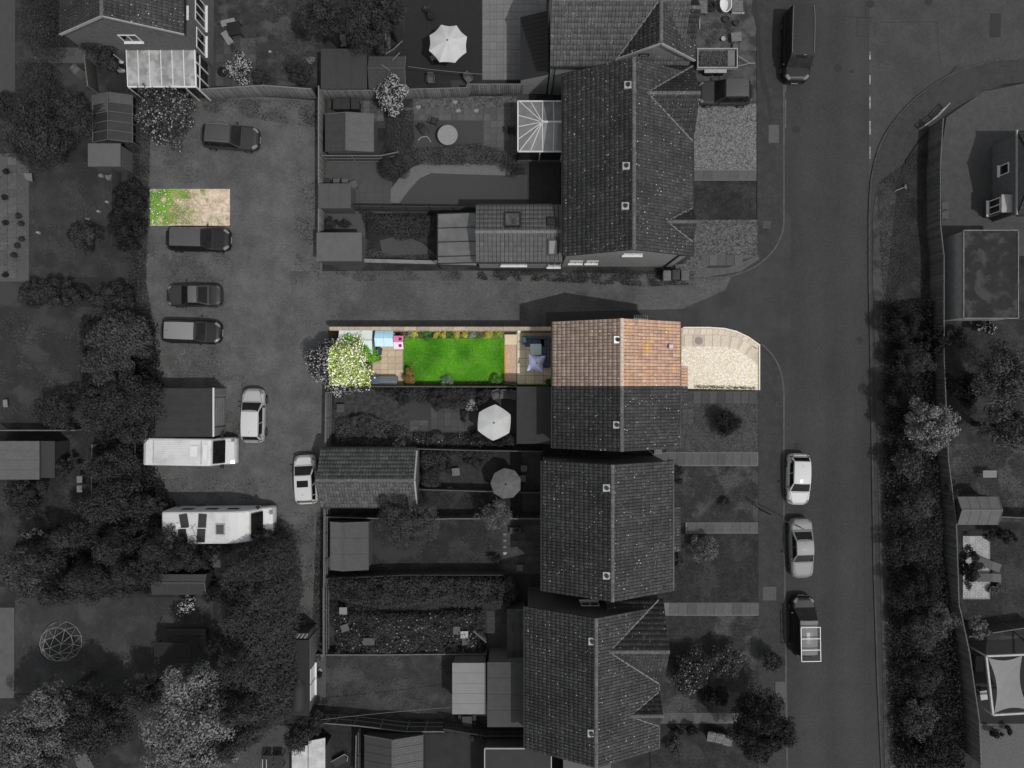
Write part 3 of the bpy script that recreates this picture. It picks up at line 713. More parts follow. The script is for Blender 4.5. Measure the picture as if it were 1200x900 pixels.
def chair(label, px, py, rz, m, group=None, s=1.0, name='garden_chair'):
    x, y = W(px, py, .5); root = thing(name, label, 'chair', (x, y, 0), math.radians(rz), group)
    mb = MB(); mb.box(-.25*s, .25*s, -.25*s, .25*s, .41, .45); mb.build('seat', m, root, local=True, bevel=.015)
    mb = MB(); mb.add([(-.25*s,.22*s,.45),(.25*s,.22*s,.45),(.25*s,.26*s,.45),(-.25*s,.26*s,.45),(-.23*s,.34*s,.92),(.23*s,.34*s,.92),(.23*s,.38*s,.92),(-.23*s,.38*s,.92)],
        [(0,3,2,1),(4,5,6,7),(0,1,5,4),(1,2,6,5),(2,3,7,6),(3,0,4,7)]); mb.build('backrest', m, root, local=True)
    for a in (-1, 1):
        mb = MB(); mb.box(a*.25*s, a*.3*s, -.25*s, .27*s, .62, .66); mb.build('armrest', m, root, local=True)
        for b in (-1, 1): mb = MB(); mb.tube((a*.24*s, b*.23*s, 0), (a*.23*s, b*.21*s, .42), .02, n=6); mb.build('leg', m, root, local=True)
    return root
def pot(label, px, py, r, m, plant=None, h=.4, group=None, name='plant_pot'):
    x, y = W(px, py, h); root = thing(name, label, 'plant pot', (x, y, 0), 0, group); mb = MB()
    mb.lathe((0, 0, 0), [(r*.7, 0), (r, h*.85), (r*1.08, h*.88), (r*1.08, h), (r*.9, h), (r*.85, h*.8)], 14); mb.build('pot', m, root, local=True)
    if plant:
        n = 160; U = rng.normal(size=(n, 3)); U[:, 2] = abs(U[:, 2]); U /= np.linalg.norm(U, axis=1)[:, None]
        P = U*r*1.3*rng.uniform(.3, 1, n)[:, None]; P[:, 2] += h; V, F = leaf_quads(P, U, .09)
        np_mesh('plant', V, F, plant, root, rng.random(n))
    return root
def stone(label, px, py, r, m, h=.15, group=None, name='stone', cat='stone', z0=0):
    x, y = W(px, py, h); mb = MB(); n = 9; prof = []
    vs = []
    for k, (q, z) in enumerate(((1, 0), (1.0, .45), (.8, .85), (.35, 1))):
        for i in range(n): t = 2*math.pi*i/n; j = 1+.15*math.sin(3*t+px); vs.append((x+r*q*j*math.cos(t), y+r*q*j*.8*math.sin(t), z0+z*h))
    fs = [(k*n+i, k*n+(i+1) % n, (k+1)*n+(i+1) % n, (k+1)*n+i) for k in range(3) for i in range(n)]+[tuple(range(3*n, 4*n)), tuple(range(n-1, -1, -1))]
    mb.add(vs, fs); return one(name, label, cat, mb, m, group=group, loc=(x, y, z0))
# ================================================================= GROUND
M_DIRT = mat('garden_soil', .022, .012, scale=1.2, rough=1, bump=.03, c3=.035, scale3=.35)
M_ASPH = mat('asphalt_road', .037, .033, scale=.5, rough=.95, spec=.2, c3=.042, scale3=.13, lo3=.4, hi3=.65, bump=.004, bscale=60, cells=(16, .82, 1.18), speck=(3, .06, .02, 2), wave=(.10, 'X', .12, 3))
M_ASPH_J = mat('asphalt_junction', cells=(16, .82, 1.18), c=.049, c2=.040, scale=.7, rough=.95, spec=.2, c3=.038, scale3=.3, bump=.004, bscale=60, speck=(40, .3, .08, 3))
M_ASPH_S = mat('asphalt_side_road', cells=(16, .78, 1.22), c=.084, c2=.062, scale=.6, rough=.95, spec=.2, c3=.055, scale3=.25, bump=.006, bscale=30, speck=(25, .3, .12, 3))
M_YARD = mat('worn_yard_surface', cells=(14, .84, 1.16), c=.090, c2=.062, scale=.7, rough=.97, spec=.2, c3=.05, scale3=.2, lo3=.5, hi3=.75, bump=.012, bscale=14, speck=((18, .3, .13, 2), (7, .18, .02, 1.2)))
M_PAVE = mat('footway_asphalt', cells=(16, .82, 1.18), c=.036, c2=.029, scale=1.4, rough=.95, spec=.2, speck=(30, .3, .09, 2), bump=.004, bscale=40)
M_PATCH = mat('fresh_tarmac', .022, rough=.9)
M_KERB = mat('kerb_stone', .075, .055, scale=4, rough=.9, objrand=.15)
M_SLAB = mat('paving_slab', .082, .064, scale=5, rough=.9, objrand=.22)
M_SLAB_D = mat('paving_slab_dark', .062, .045, scale=4, rough=.9, objrand=.3)
M_SLAB_L = mat('paving_slab_light', .15, .12, scale=4, rough=.9, objrand=.22)
M_GRAV_L = mat('gravel_pale', .125, .10, scale=3, rough=1, bump=.02, bscale=16, cells=(13, .4, 1.55))
M_GRAV = mat('gravel_grey', .078, .06, scale=3, rough=1, bump=.02, bscale=16, cells=(9, .45, 1.5))
M_LAWN = mat('lawn_grey', .030, .018, scale=1.4, rough=1, cells=(12, .6, 1.35), c3=.05, scale3=.5, bump=.02, bscale=40, speck=(9, .16, .08, 1))
M_LAWN_D = mat('lawn_dark_grey', .024, .014, scale=1.3, rough=1, cells=(12, .6, 1.35), c3=.03, scale3=.5, bump=.02, bscale=40)
M_LAWN_F = mat('artificial_lawn_grey', .046, .041, scale=5, rough=1, bump=.008, bscale=60)
M_VERGE = mat('verge_grass', .022, .013, scale=1.0, rough=1, c3=.03, scale3=.6, bump=.02, bscale=30, speck=(8, .15, .07, 1))
M_PAINT = mat('road_paint', .3, .1, scale=3, rough=.8)

for i_, (sx_, sy_) in enumerate(()): pass
b = sheet('ground', [(-1500, -1500), (2700, -1500), (2700, 2400), (-1500, 2400)], 0, M_DIRT)
sheet('parking_yard', [(165, 104), (375, 118), (378, 326), (345, 345), (345, 378), (388, 382), (388, 470), (380, 520), (380, 745), (340, 745), (330, 670), (180, 660), (160, 600), (160, 380)], 2, M_YARD)
sheet('side_road', [(340, 318), (560, 317), (790, 322), (830, 250), (926, 250), (926, 480), (870, 470), (780, 400), (640, 386), (345, 384)], 3, M_ASPH_S)
road_r = [(1022, 190), (1018, 240), (1018, 330), (1020, 420), (1022, 560), (1024, 680), (1028, 800), (1033, 905), (1040, 1300)]
sheet('main_road', [(917, -400), (1026, -400), (1026, 80)]+road_r+[(917, 1300)], 4, M_ASPH)
sheet('junction', [(1022, -400), (2200, -400), (2200, 71), (1190, 71), (1150, 75), (1108, 90), (1068, 120), (1040, 152), (1024, 190), (1018, 240), (1018, 100)], 5, M_ASPH_J)
# tar seams and patches on the road
for nm, pts, m in (('road_patch', R(966, 42, 1025, 43), M_PATCH),):
    pass
def seam(pts, wd=.035, m=None, lv=7):
    mb = MB(); P = [Vector((gx(a), gy(c), lv*.004)) for a, c in pts]
    for a, c in zip(P[:-1], P[1:]): 
        d = (c-a).normalized(); n = Vector((-d.y, d.x, 0))*wd/2; mb.add([a-n, c-n, c+n, a+n], [(0, 1, 2, 3)])
    o = mb.build('tar_seam', m or M_PATCH); o['kind'] = 'structure'; return o
seam([(968, 20), (1014, 20), (1014, 0)]); seam([(1004, 21), (1025, 21), (1026, 43), (1004, 43), (1004, 21)]); seam([(1026, 27), (1098, 25), (1099, 48), (1102, 78)], .03)
for xx, y0, y1 in ((969, 330, 900), (1003, 470, 700), (981, 0, 260), (1012, 440, 880), (975, 600, 900)): seam([(xx, y0), (xx+1, (y0+y1)/2), (xx+2, y1)], .03, mat('worn_seam', .034, rough=.9))
seam([(962, 802), (1026, 803)], .06, mat('worn_seam', .034)); seam([(924, 896), (1032, 896)], .08, mat('worn_seam', .034))
sheet('road_patch', [(1160, 16), (1173, 16), (1172, 44), (1159, 44)], 7, M_PATCH)
sheet('road_patch', [(1089, 77), (1101, 77), (1115, 82), (1104, 92), (1091, 90)], 7, mat('dark_patch', .038, rough=.9))
sheet('road_patch', [(1080, 100), (1086, 98), (1090, 103), (1082, 110)], 7, mat('dark_patch', .038))
sheet('road_surface_change', [(640, 366), (800, 362), (850, 340), (890, 250), (926, 250), (926, 480), (870, 470), (780, 400), (640, 386)], 4.5, mat('asphalt_side_road_dark', .038, .032, scale=.8, rough=.95, c3=.028, scale3=.25, bump=.005, bscale=30, speck=(25, .3, .07, 3)))
for y0, y1 in ((61, 70), (88, 99), (113, 128), (142, 158), (172, 186)):
    sheet('road_marking', R(1018.5, y0, 1020, y1), 8, M_PAINT)
for y0, y1 in ((100, 108), (116, 150)): sheet('road_marking', R(920, y0, 921, y1), 8, mat('worn_paint', .11, .07, scale=4))
for px, py in ((982, 80), (933, 152), (1088, 2), (1020, 5)):
    x, y = gx(px), gy(py); mb = MB(); mb.tube((x, y, .0), (x, y, .036), .3, .3, 18); o = mb.build('manhole_cover', M_PATCH); o['kind'] = 'structure'

# pavements (raised 0.1 m) with kerb stones as separate pieces
def arc(pts, n=6):
    """smooth curve through pixel points"""
    out = []; P = [pts[0]]+list(pts)+[pts[-1]]
    for i in range(1, len(P)-2):
        for k in range(n):
            t = k/n; a, b_, c, d = P[i-1], P[i], P[i+1], P[i+2]
            out.append(tuple(.5*((2*b_[j])+(-a[j]+c[j])*t+(2*a[j]-5*b_[j]+4*c[j]-d[j])*t*t+(-a[j]+3*b_[j]-3*c[j]+d[j])*t**3) for j in (0, 1)))
    out.append(pts[-1]); return out
kerbA = [(918, -120), (918, 100), (918, 255)]+arc([(918, 262), (915, 276), (907, 292), (896, 304), (884, 313), (868, 320), (850, 325), (828, 326)])
kerbB = arc([(800, 384), (845, 384), (868, 390), (886, 399), (900, 411), (910, 425), (916, 443), (918, 462)])+[(918, 600), (920, 760), (922, 905), (925, 1000)]
kerbC = arc([(1200, 69), (1170, 71), (1148, 76), (1122, 84), (1098, 97), (1072, 116), (1052, 137), (1036, 160), (1026, 185), (1020, 215), (1018, 250)])+[(1018, 330), (1020, 420), (1022, 560), (1024, 680), (1028, 800), (1033, 905)]
def off(pts, d):
    out = []
    for i, p in enumerate(pts):
        a = pts[max(0, i-1)]; b_ = pts[min(len(pts)-1, i+1)]; dx, dy = b_[0]-a[0], b_[1]-a[1]; l = math.hypot(dx, dy); out.append((p[0]-dy/l*d, p[1]+dx/l*d))
    return out
pA = raised('pavement', [(886, -120)]+[(p[0]-1.0, p[1]-.5) for p in kerbA]+[(828, 312), (855, 309), (887, 300)], .10, M_PAVE)
kerbB = [q for q in kerbB if q[0] > 889]
pB = raised('pavement', [(888.2, 403.5)]+[(p[0]-1.0, p[1]+.3) for p in kerbB]+[(888.2, 1000)], .10, M_PAVE)
pC = raised('pavement', [(p[0]+1.2, p[1]+.8) for p in kerbC]+[(1040, 905), (1036, 560), (1034, 330), (1050, 215), (1060, 188), (1076, 164), (1098, 142), (1120, 126), (1150, 110), (1175, 99), (1200, 97)], .09, M_PAVE)
def kerb(parent, pts, step=.95, h=.115, wd=.14, m=None):
    P = [Vector((gx(a), gy(c), 0)) for a, c in pts]; seg = []; 
    for a, c in zip(P[:-1], P[1:]):
        L = (c-a).length; n = max(1, round(L/step))
        for i in range(n): seg.append((a+(c-a)*i/n, a+(c-a)*(i+1)/n))
    for a, c in seg:
        d = (c-a).normalized()*.008; mb = MB(); m_ = (a+c)/2
        mb.beam(a-m_+d+Vector((0, 0, h/2)), c-m_-d+Vector((0, 0, h/2)), wd, h); o = mb.build('kerb_stone', m or M_KERB); o.location = m_; o.parent = parent
kerb(pA, kerbA[1:]); kerb(pB, kerbB[:-1]); kerb(pC, kerbC, m=mat('kerb_stone_dark', .05, .035, scale=4, objrand=.2))
z1 = .104
def top(name, pts, m, z=.104): 
    mb = MB(); P = poly_w(pts); a = sum(P[i][0]*P[(i+1)%len(P)][1]-P[(i+1)%len(P)][0]*P[i][1] for i in range(len(P)))
    if a < 0: P = P[::-1]
    mb.add([(x, y, z) for x, y in P], [tuple(range(len(P)))]); o = mb.build(name, m); o['kind'] = 'structure'; return o
top('tarmac_strip', [(883, -5), (886, 0), (889, 20), (892, 60), (893, 80), (897, 95), (901, 112), (905, 144), (901, 145), (897, 113), (893, 112), (889, 83), (887, 40), (880, 8)], M_PATCH)
pt_ = thing  # keep name short
for a in ((900, 147, 912, 168), (908, 798, 920, 822), (893, 687, 909, 703), (893, 259, 903, 268)):
    mb = MB(); (x0, y1), (x1, y0) = W(a[0], a[1]), W(a[2], a[3]); mb.box(-(x1-x0)/2, (x1-x0)/2, -(y1-y0)/2, (y1-y0)/2, 0, .02); o = mb.build('access_cover' if a[1] < 800 else 'access_cover', M_SLAB if a[1] not in (687, 259) else M_SLAB_D); o.location = ((x0+x1)/2, (y0+y1)/2, .1); o['kind'] = 'structure'
top('footway_patch', R(889, 266, 899, 275), M_PATCH); top('footway_patch', [(1120, 78), (1142, 80), (1149, 102), (1118, 122), (1098, 138), (1090, 128), (1098, 108)], mat('footway_patch_dark', .035, .03, scale=2, rough=.95), .094)
# verge on the right and plot behind it
raised('verge', [(1050, 215), (1062, 186), (1078, 164), (1098, 143), (1102, 150), (1103, 300), (1108, 500), (1124, 700), (1148, 905), (1040, 905), (1036, 560), (1034, 330)], .12, M_VERGE)
for nm_, pts_ in (('oil_and_shadow_mark', [(1003, 396), (1008, 394), (1012, 399), (1007, 404)]), ('oil_and_shadow_mark', [(930, 520), (934, 518), (936, 524), (931, 526)]), ('oil_and_shadow_mark', [(995, 83), (1000, 82), (1001, 85), (996, 86)])): sheet(nm_, pts_, 7, mat('oil_and_shadow_dark', .022, rough=.9))  # first mark paints a tree's shadow on the road, the others are oil
raised('verge_edge', [(1022, 250), (1026, 225), (1050, 222), (1038, 330), (1040, 560), (1046, 905), (1036, 905), (1028, 560), (1022, 330)], .125, mat('verge_edge_grass', .058, .03, scale=1.2, rough=1, c3=.025, scale3=.7, bump=.02, bscale=30))
raised('driveway', [(1108, 138), (1125, 126), (1152, 108), (1200, 98), (1260, 98), (1260, 300), (1103, 300), (1102, 180)], .10, mat('driveway_surface', .052, .042, scale=2, rough=.95, speck=(14, .3, .1, 3), bump=.01, bscale=20))
sheet('back_lawn', [(1110, 520), (1300, 520), (1300, 610), (1122, 612)], 3, M_LAWN); sheet('back_lawn', [(1128, 620), (1300, 620), (1300, 745), (1135, 745)], 3, M_LAWN_D)
sheet('gravel_yard', [(1146, 845), (1300, 850), (1300, 960), (1152, 960)], 3, mat('gravel_yard', .10, .06, scale=18, rough=1, lo=.4, hi=.6, bump=.03, bscale=24))
sheet('back_lawn', [(1105, 375), (1300, 375), (1300, 520), (1112, 520)], 2, M_LAWN_D)

# front gardens of the terrace (all raised to the level of the pavement)
def plot(name, pts, m, z=.094): return raised(name, pts, z, m)
plot('front_drive', [(791, 60), (886, 60), (886, 122), (791, 122)], mat('yard_earth', .07, .045, scale=3, rough=1, c3=.03, scale3=.5, bump=.02, bscale=20))
plot('front_drive', [(791, 122), (886, 122), (886, 199), (791, 199)], M_GRAV_L)
pth = plot('garden_path', R(791, 199, 886, 212), M_CONC, .1); slabs(pth, 813, 200, 886, 211.5, 7, 1, .1, M_SLAB)
plot('front_lawn', R(791, 212, 886, 258), M_LAWN_D)
plot('front_drive', [(791, 258), (887, 258), (888, 299), (860, 311), (828, 326), (808, 326), (791, 326)], M_GRAV)
pth = thing('slab_path', 'row of grey slabs across gravel at the corner house', 'path', (gx(818), gy(306), .1)); slabs(pth, 821, 299, 870, 311.5, 5, 1, .003, M_SLAB)
plot('corner_footway', [(806, 315), (853, 314), (880, 303), (888, 299), (889, 304), (868, 318), (828, 325), (806, 325)], mat('corner_footway', .075, .055, scale=3), .106)
# coloured plot front
M_CREAM = mat('cream_gravel', (.68, .63, .54), (.66, .58, .45), scale=1.2, rough=1, bump=.02, bscale=16, cells=(17, .62, 1.28, (.62, .54, .42)))
M_CSLAB = mat('cream_slab', (.60, .52, .42), (.5, .43, .35), scale=5, rough=.9, objrand=.12)
M_CSLAB2 = mat('cream_slab_base', (.48, .41, .33), (.4, .35, .28), scale=5, rough=.9)
outer = arc([(780, 384.5), (840, 384.5), (862, 389), (877, 396), (888.5, 404.5)], 5)
plot('front_garden', outer+[(888.5, 457), (780, 455)], M_CREAM, .1)
inner = arc([(780, 406.5), (852, 406.5), (868, 413), (878, 419), (888.5, 428)], 5)
raised('slab_bed', outer+[(888.5, 430)]+inner[::-1][1:], .112, M_CSLAB2)
cp = thing('curved_path', 'curved row of cream paving slabs round the gravel front garden', 'path', (gx(840), gy(399), .112))
def loose_slab(parent, px, py, wx, wy, rot, m, z, name='slab'):
    mb = MB(); mb.box(-wx/2, wx/2, -wy/2, wy/2, 0, .02); o = mb.build(name, m); o.parent = parent
    o.location = (gx(px)-parent.location.x, gy(py)-parent.location.y, z-parent.location.z); o.rotation_euler = (0, 0, math.radians(rot)); return o
for px, py, rt in ((806, 399.5, 0), (829.5, 399.5, 0), (839, 399.5, 0), (848.8, 400, -2), (860, 402, -12), (871, 407, -30), (881, 413, -38)): loose_slab(cp, px, py, .56, .86, rt, M_CSLAB, .113)
loose_slab(cp, 818, 399.5, .84, .86, 0, mat('stone_brown', (.42, .36, .3), rough=.9), .113)
mb = MB(); mb.tube((0, 0, .0), (0, 0, .02), .3, .3, 20); mb.tube((0, 0, .02), (0, 0, .026), .2, .2, 20); o = mb.build('manhole_cover', mat('cover_brown', (.24, .2, .18), rough=.7)); o.parent = cp; o.location = (gx(818.5)-cp.location.x, gy(399.5)-cp.location.y, .022)
for i in range(9):
    loose_slab(cp, 803+i*7.0, 388.8 if i < 6 else 389.2+ (i-5)*.6, .44, .42, 0 if i < 6 else -5*(i-5), M_CSLAB, .113, 'edging_slab')
for i, (a, c, r) in enumerate(((866, 393.6, -24), (873, 397, -28), (879.5, 401, -33), (885, 405, -37))): loose_slab(cp, a, c, .44, .4, r, M_CSLAB, .113, 'edging_slab')
low_wall('kerb_edging', 'low cream stone edging curving round the corner front garden', [(800, 384), (830, 384), (848, 385.2), (862, 388.6), (876, 395.2), (889, 404.4), (889, 457)], .2, mat('cream_stone', (.66, .62, .54), (.55, .5, .42), scale=5), th=.1, cat='garden edging')
hedge('low_border', 'thin line of dark low plants dividing the two front gardens', 'border plants', [(814, 452), (886, 454), (886, 456), (814, 454.5)], .22, mat('border_leaf', (.05, .07, .02), tone=(.09, .12, .03)), dens=900, leaf=.09, edge=.08)
# semi neighbour front
plot('front_garden', R(780, 457.5, 888, 530), mat('gravel_dark', .050, .036, scale=1.5, rough=1, bump=.02, bscale=24, cells=(14, .5, 1.45)))
pth = thing('slab_path', 'row of dark slabs leading to the porch of the grey half of the semi', 'path', (gx(850), gy(465), .1)); slabs(pth, 812, 458.5, 886, 473, 8, 1, .003, M_SLAB_D)
slabs(pth, 799, 479, 812, 497, 2, 3, .003, M_SLAB_D)
pth = plot('garden_path', R(770, 530, 888, 546), M_CONC); slabs(pth, 764, 531, 887, 545, 13, 1, .1, M_SLAB)
plot('front_lawn', R(770, 546, 888, 612), M_LAWN)
pth = plot('garden_path', R(803, 612, 888, 625), M_CONC); slabs(pth, 805, 612.5, 888, 624.5, 8, 1, .1, M_SLAB)
plot('front_lawn', R(770, 625, 803, 706), M_LAWN_D); plot('front_lawn', R(803, 625, 888, 706), M_LAWN_D)
pth = plot('garden_path', R(762, 706, 890, 721), M_CONC); slabs(pth, 784, 706.5, 889, 720, 10, 1, .1, M_SLAB)
plot('front_lawn', R(762, 721, 889, 835), M_LAWN)
pth = plot('garden_path', R(762, 835, 890, 847), M_CONC); slabs(pth, 775, 835.5, 850, 846.5, 8, 1, .1, M_SLAB)
plot('front_lawn', R(762, 847, 890, 1000), M_LAWN_D)
plot('yard', R(800, -120, 886, 60), mat('workshop_yard', .08, .05, scale=2, rough=1, c3=.03, scale3=.6, bump=.02, bscale=20))
for pts, nm in ((((889, 400), (889, 530)), 'a'), (((889, 546), (889, 905)), 'b')):
    pass

# ================================================================= HOUSES
TG = [M_TILE, M_TILE]
# top-left house
A = thing('detached_house', 'brick house with white windows and dark gable roof at the top left corner', 'house', (gx(187), gy(40), 0))
gable(A, gx(122)-.0, gx(253)+.0, gy(80), gy(-70), 'y', 5.2, 7.6, TG, wall=M_BRICK, ridge_m=M_RIDGE, inset=.15, verge=M_WHITE2)
ya = gy(80)+.09; xa = gx(253)-.15
window(A, '-y', gx(190), ya, 4.0, 1.3, .95, 2); window(A, '-y', gx(146), ya, 1.0, .8, 1.1, 1)
window(A, '+x', xa, gy(66), 1.5, 1.5, 1.5, 2); window(A, '+x', xa, gy(34), 1.5, 1.9, 1.7, 3); window(A, '+x', xa, gy(-5), 1.5, 1.9, 1.7, 3)
window(A, '+x', xa, gy(52), 4.55, .9, .5, 1); window(A, '+x', xa, gy(28), 4.55, .9, .5, 1)
c = thing('lean_to_conservatory', 'lean-to with pale stained translucent roof panels against the brick gable', 'conservatory', (gx(210), gy(96), 0))
x0, y1 = W(149, 57, 2.6); x1, y0 = W(229, 101, 2.6)
mb = MB()
for i in range(7):
    xx = x0+(x1-x0)*i/6; mb.beam((xx, y0, .0), (xx, y0, 2.35), .08); mb.beam((xx, y0, 2.5), (xx, y1, 2.72), .06, .07)
for t_ in (.0, .33, .66): yy = y0+(y1-y0)*t_; mb.beam((x1, yy, .5), (x1, yy, 2.45), .09)
mb.beam((x1, y0, 1.9), (x1, y1, 1.9), .08, .06); mb.beam((x0, y0, 2.47), (x1, y0, 2.47), .1, .1); mb.beam((x0, y1, 2.72), (x1, y1, 2.72), .08, .08); mb.beam((x1, y0, 2.49), (x1, y1, 2.7), .1, .1); mb.build('frame', M_WHITE, c)
M_POLY = mat('stained_panel', .27, .17, scale=1.3, rough=.5, lo=.4, hi=.62, c3=.33, scale3=.8)
for i in range(6):
    a = x0+(x1-x0)*i/6+.04; d = x0+(x1-x0)*(i+1)/6-.04; mb = MB(); vs = [(a, y0, 2.5), (d, y0, 2.5), (d, y1, 2.7), (a, y1, 2.7)]
    mb.add(vs+[(p[0], p[1], p[2]-.03) for p in vs], [(0,1,2,3), (7,6,5,4), (0,4,5,1), (1,5,6,2), (2,6,7,3), (3,7,4,0)]); mb.build('roof_panel', M_POLY, c)
    q = MB(); q.box(a, d, y0-.02, y0+.02, .5, 2.2); q.build('pane', M_GLASS, c)
q = MB(); q.box(x0, x1, y0, y0+.1, 0, .5); q.box(x0, x0+.1, y0+.1, y1, 0, .5); q.box(x1-.1, x1, y0+.1, y1, 0, .5); q.build('base_wall', M_BRICK, c)
for xx in (x0+.03, x1-.03): q = MB(); q.box(xx-.02, xx+.02, y0+.1, y1, .5, 2.3); q.build('pane', M_GLASS, c)

# top-centre house with cross wing
B = thing('brick_house', 'older house with mottled roof, cross wing and pale gable, topmost in the row', 'house', (gx(700), gy(60), 0))
M_TILE_B = mat('roof_tile_mottled', .075, .05, scale=2, rough=.9, tone=.10, speck=((8, .33, .22, 1.2), (14, .3, .18, 1.6)))
gable(B, gx(640), gx(780), gy(114), gy(14), 'x', 5.2, 7.6, [M_TILE_B, M_TILE_B], wall=M_BRICK_L, ridge_m=M_RIDGE, inset=.2)
gable(B, gx(706), gx(793), gy(108), gy(-60), 'y', 5.25, 7.7, TG, wall=mat('pale_render', .17, .14, scale=2, rough=.9), ridge_m=M_RIDGE, inset=.2, verge=M_WHITE2)
mb = MB(); mb.beam((gx(706), gy(114), 5.33), (gx(750)-.1, gy(64), 7.72), .12, .04); mb.build('valley_strip', M_LEAD, B)
dormer(B, gx(750), gx(793)-.1, gy(66), 1.9, 5.2, 7.6, 6.9, out=.12)
for px, py in ((651, 112),):
    mb = MB(); mb.tube((gx(646), gy(112.5)-.02, .1), (gx(646), gy(112.5)-.02, 5.1), .045, n=8); mb.build('drainpipe', M_BLACK, B)
window(B, '-y', gx(738), gy(106), 5.55, .7, .45, 1, frame=M_BLACK)
L = thing('lean_to', 'dark ribbed lean-to roof on the left flank of the top house', 'lean-to', (gx(625), gy(75), 0))
xl, xr_ = gx(610), gx(640)+.0; yb, yt = gy(110), gy(41)
mb = MB(); mb.add([(xl, yb, 0), (xr_, yb, 0), (xr_, yt, 0), (xl, yt, 0), (xl, yb, 2.45), (xr_, yb, 3.4), (xr_, yt, 3.4), (xl, yt, 2.45)], [(0,3,2,1),(0,1,5,4),(1,2,6,5),(2,3,7,6),(3,0,4,7),(4,5,6,7)]); mb.build('wall', M_BRICK_L, L)
mb = MB(); mb.add([(xl-.05, yb-.05, 2.5), (xr_, yb-.05, 3.45), (xr_, yt+.05, 3.45), (xl-.05, yt+.05, 2.5), (xl-.05, yb-.05, 2.46), (xr_, yb-.05, 3.41), (xr_, yt+.05, 3.41), (xl-.05, yt+.05, 2.46)], [(0,1,2,3),(7,6,5,4),(0,4,5,1),(1,5,6,2),(2,6,7,3),(3,7,4,0)])
for i in range(1, 14): yy = yb+(yt-yb)*i/14; mb.beam((xl, yy, 2.52), (xr_, yy, 3.47), .03, .02)
mb.build('roof', mat('ribbed_dark_roof', .016, rough=.85), L)

# house C: long semi north of the side road
C_ = thing('semi_detached_house', 'long dark tiled pair of houses with two front gables north of the side road', 'house', (gx(722), gy(218), 0))
gable(C_, gx(654), gx(791), gy(315), gy(122), 'y', 5.2, 7.6, TG, wall=M_BRICK_L, ridge_m=M_RIDGE)
dormer(C_, gx(722.5), gx(791), gy(154), 2.65, 5.2, 7.6, 7.05, out=.05); dormer(C_, gx(722.5), gx(791), gy(282), 1.2, 5.2, 7.6, 6.25, out=.05)
yc = gy(315)+.17
window(C_, '-y', gx(728), yc, 4.9, 1.35, .42, 2); window(C_, '-y', gx(672), yc, 1.6, 1.0, 1.0, 2); window(C_, '-y', gx(690), yc, 1.6, .9, 1.0, 2)
mb = MB(); xq, yq = gx(778), yc-.06; mb.tube((xq, yq, 0), (xq, yq, 4.9), .05, n=8); mb.beam((xq, yq, 4.9), (gx(790), yq, 5.1), .08); mb.build('drainpipe', M_BLACK, C_)
mb = MB(); mb.box(gx(788.5), gx(798), gy(310), gy(280), 0, 2.4); mb.build('porch', M_BRICK_D, C_); mb = MB(); mb.box(gx(788.5), gx(799), gy(311), gy(279), 2.42, 2.5); mb.build('porch_roof', M_FELT, C_)
mb = MB(); mb.box(gx(788.5), gx(798), gy(215), gy(155), 0, 2.3); mb.build('bay', M_BRICK_D, C_); mb = MB(); mb.box(gx(788.5), gx(799), gy(216), gy(154), 2.32, 2.4); mb.build('bay_roof', M_FELT, C_)
for a, c in ((736, 99), (734, 194), (733, 241)): flue(C_, a, c, 7.35)
# extension of C
E = thing('house_extension', 'grey tiled single storey extension with roof windows beside the side road', 'extension', (gx(610), gy(288), 0))
M_TILE_E = mat('roof_tile_light', .085, .07, scale=3, rough=.85, tone=.10)
ye0, ye1 = gy(317), gy(255); gable(E, gx(560.5), gx(655), ye0, ye1, 'x', 3.7, 4.35, [M_TILE_E]*2, wall=M_BRICK_L, ridge_m=mat('ridge_pale', .15, .1, scale=4), inset=.2, verge=None, tw=.3, g=.36)
ridz = lambda y: 3.7+.65*(1-abs(y-(ye0+ye1)/2)/((ye1-ye0)/2))
def skylight(root, px, py, wd, ht, up, lab=None):
    x, y = W(px, py, 4.15); z = ridz(y)+.1; sgn = -1 if y > (ye0+ye1)/2 else 1; sl = .65/((ye1-ye0)/2)*sgn
    def bx(mb, a0, a1, b0, b1, h0, h1): 
        vs = [(x+a, y+b_, z+sl*b_+h_) for h_ in (h0, h1) for a, b_ in ((a0, b0), (a1, b0), (a1, b1), (a0, b1))]
        mb.add(vs, [(0,3,2,1),(4,5,6,7),(0,1,5,4),(1,2,6,5),(2,3,7,6),(3,0,4,7)])
    mb = MB(); f = .1
    bx(mb, -wd/2, wd/2, -ht/2, -ht/2+f, 0, .1); bx(mb, -wd/2, wd/2, ht/2-f, ht/2, 0, .1); bx(mb, -wd/2, -wd/2+f, -ht/2+f, ht/2-f, 0, .1); bx(mb, wd/2-f, wd/2, -ht/2+f, ht/2-f, 0, .1)
    o = mb.build('roof_window', M_GUTTER, root); mb = MB(); bx(mb, -wd/2+f, wd/2-f, -ht/2+f, ht/2-f, 0, .06); mb.build('pane', up, o)
skylight(E, 600.5, 257, 1.2, 1.15, mat('blind_glass', .09, .03, scale=2, rough=.1)); skylight(E, 646, 259.5, .65, .7, M_GLASS); skylight(E, 648, 290, .75, 1.1, mat('milky_glass', .16, rough=.3))
window(E, '-y', gx(602), gy(317)+.15, 1.6, 1.9, .8, 3); window(E, '-y', gx(648), gy(317)+.15, .9, .95, 1.6, 2)
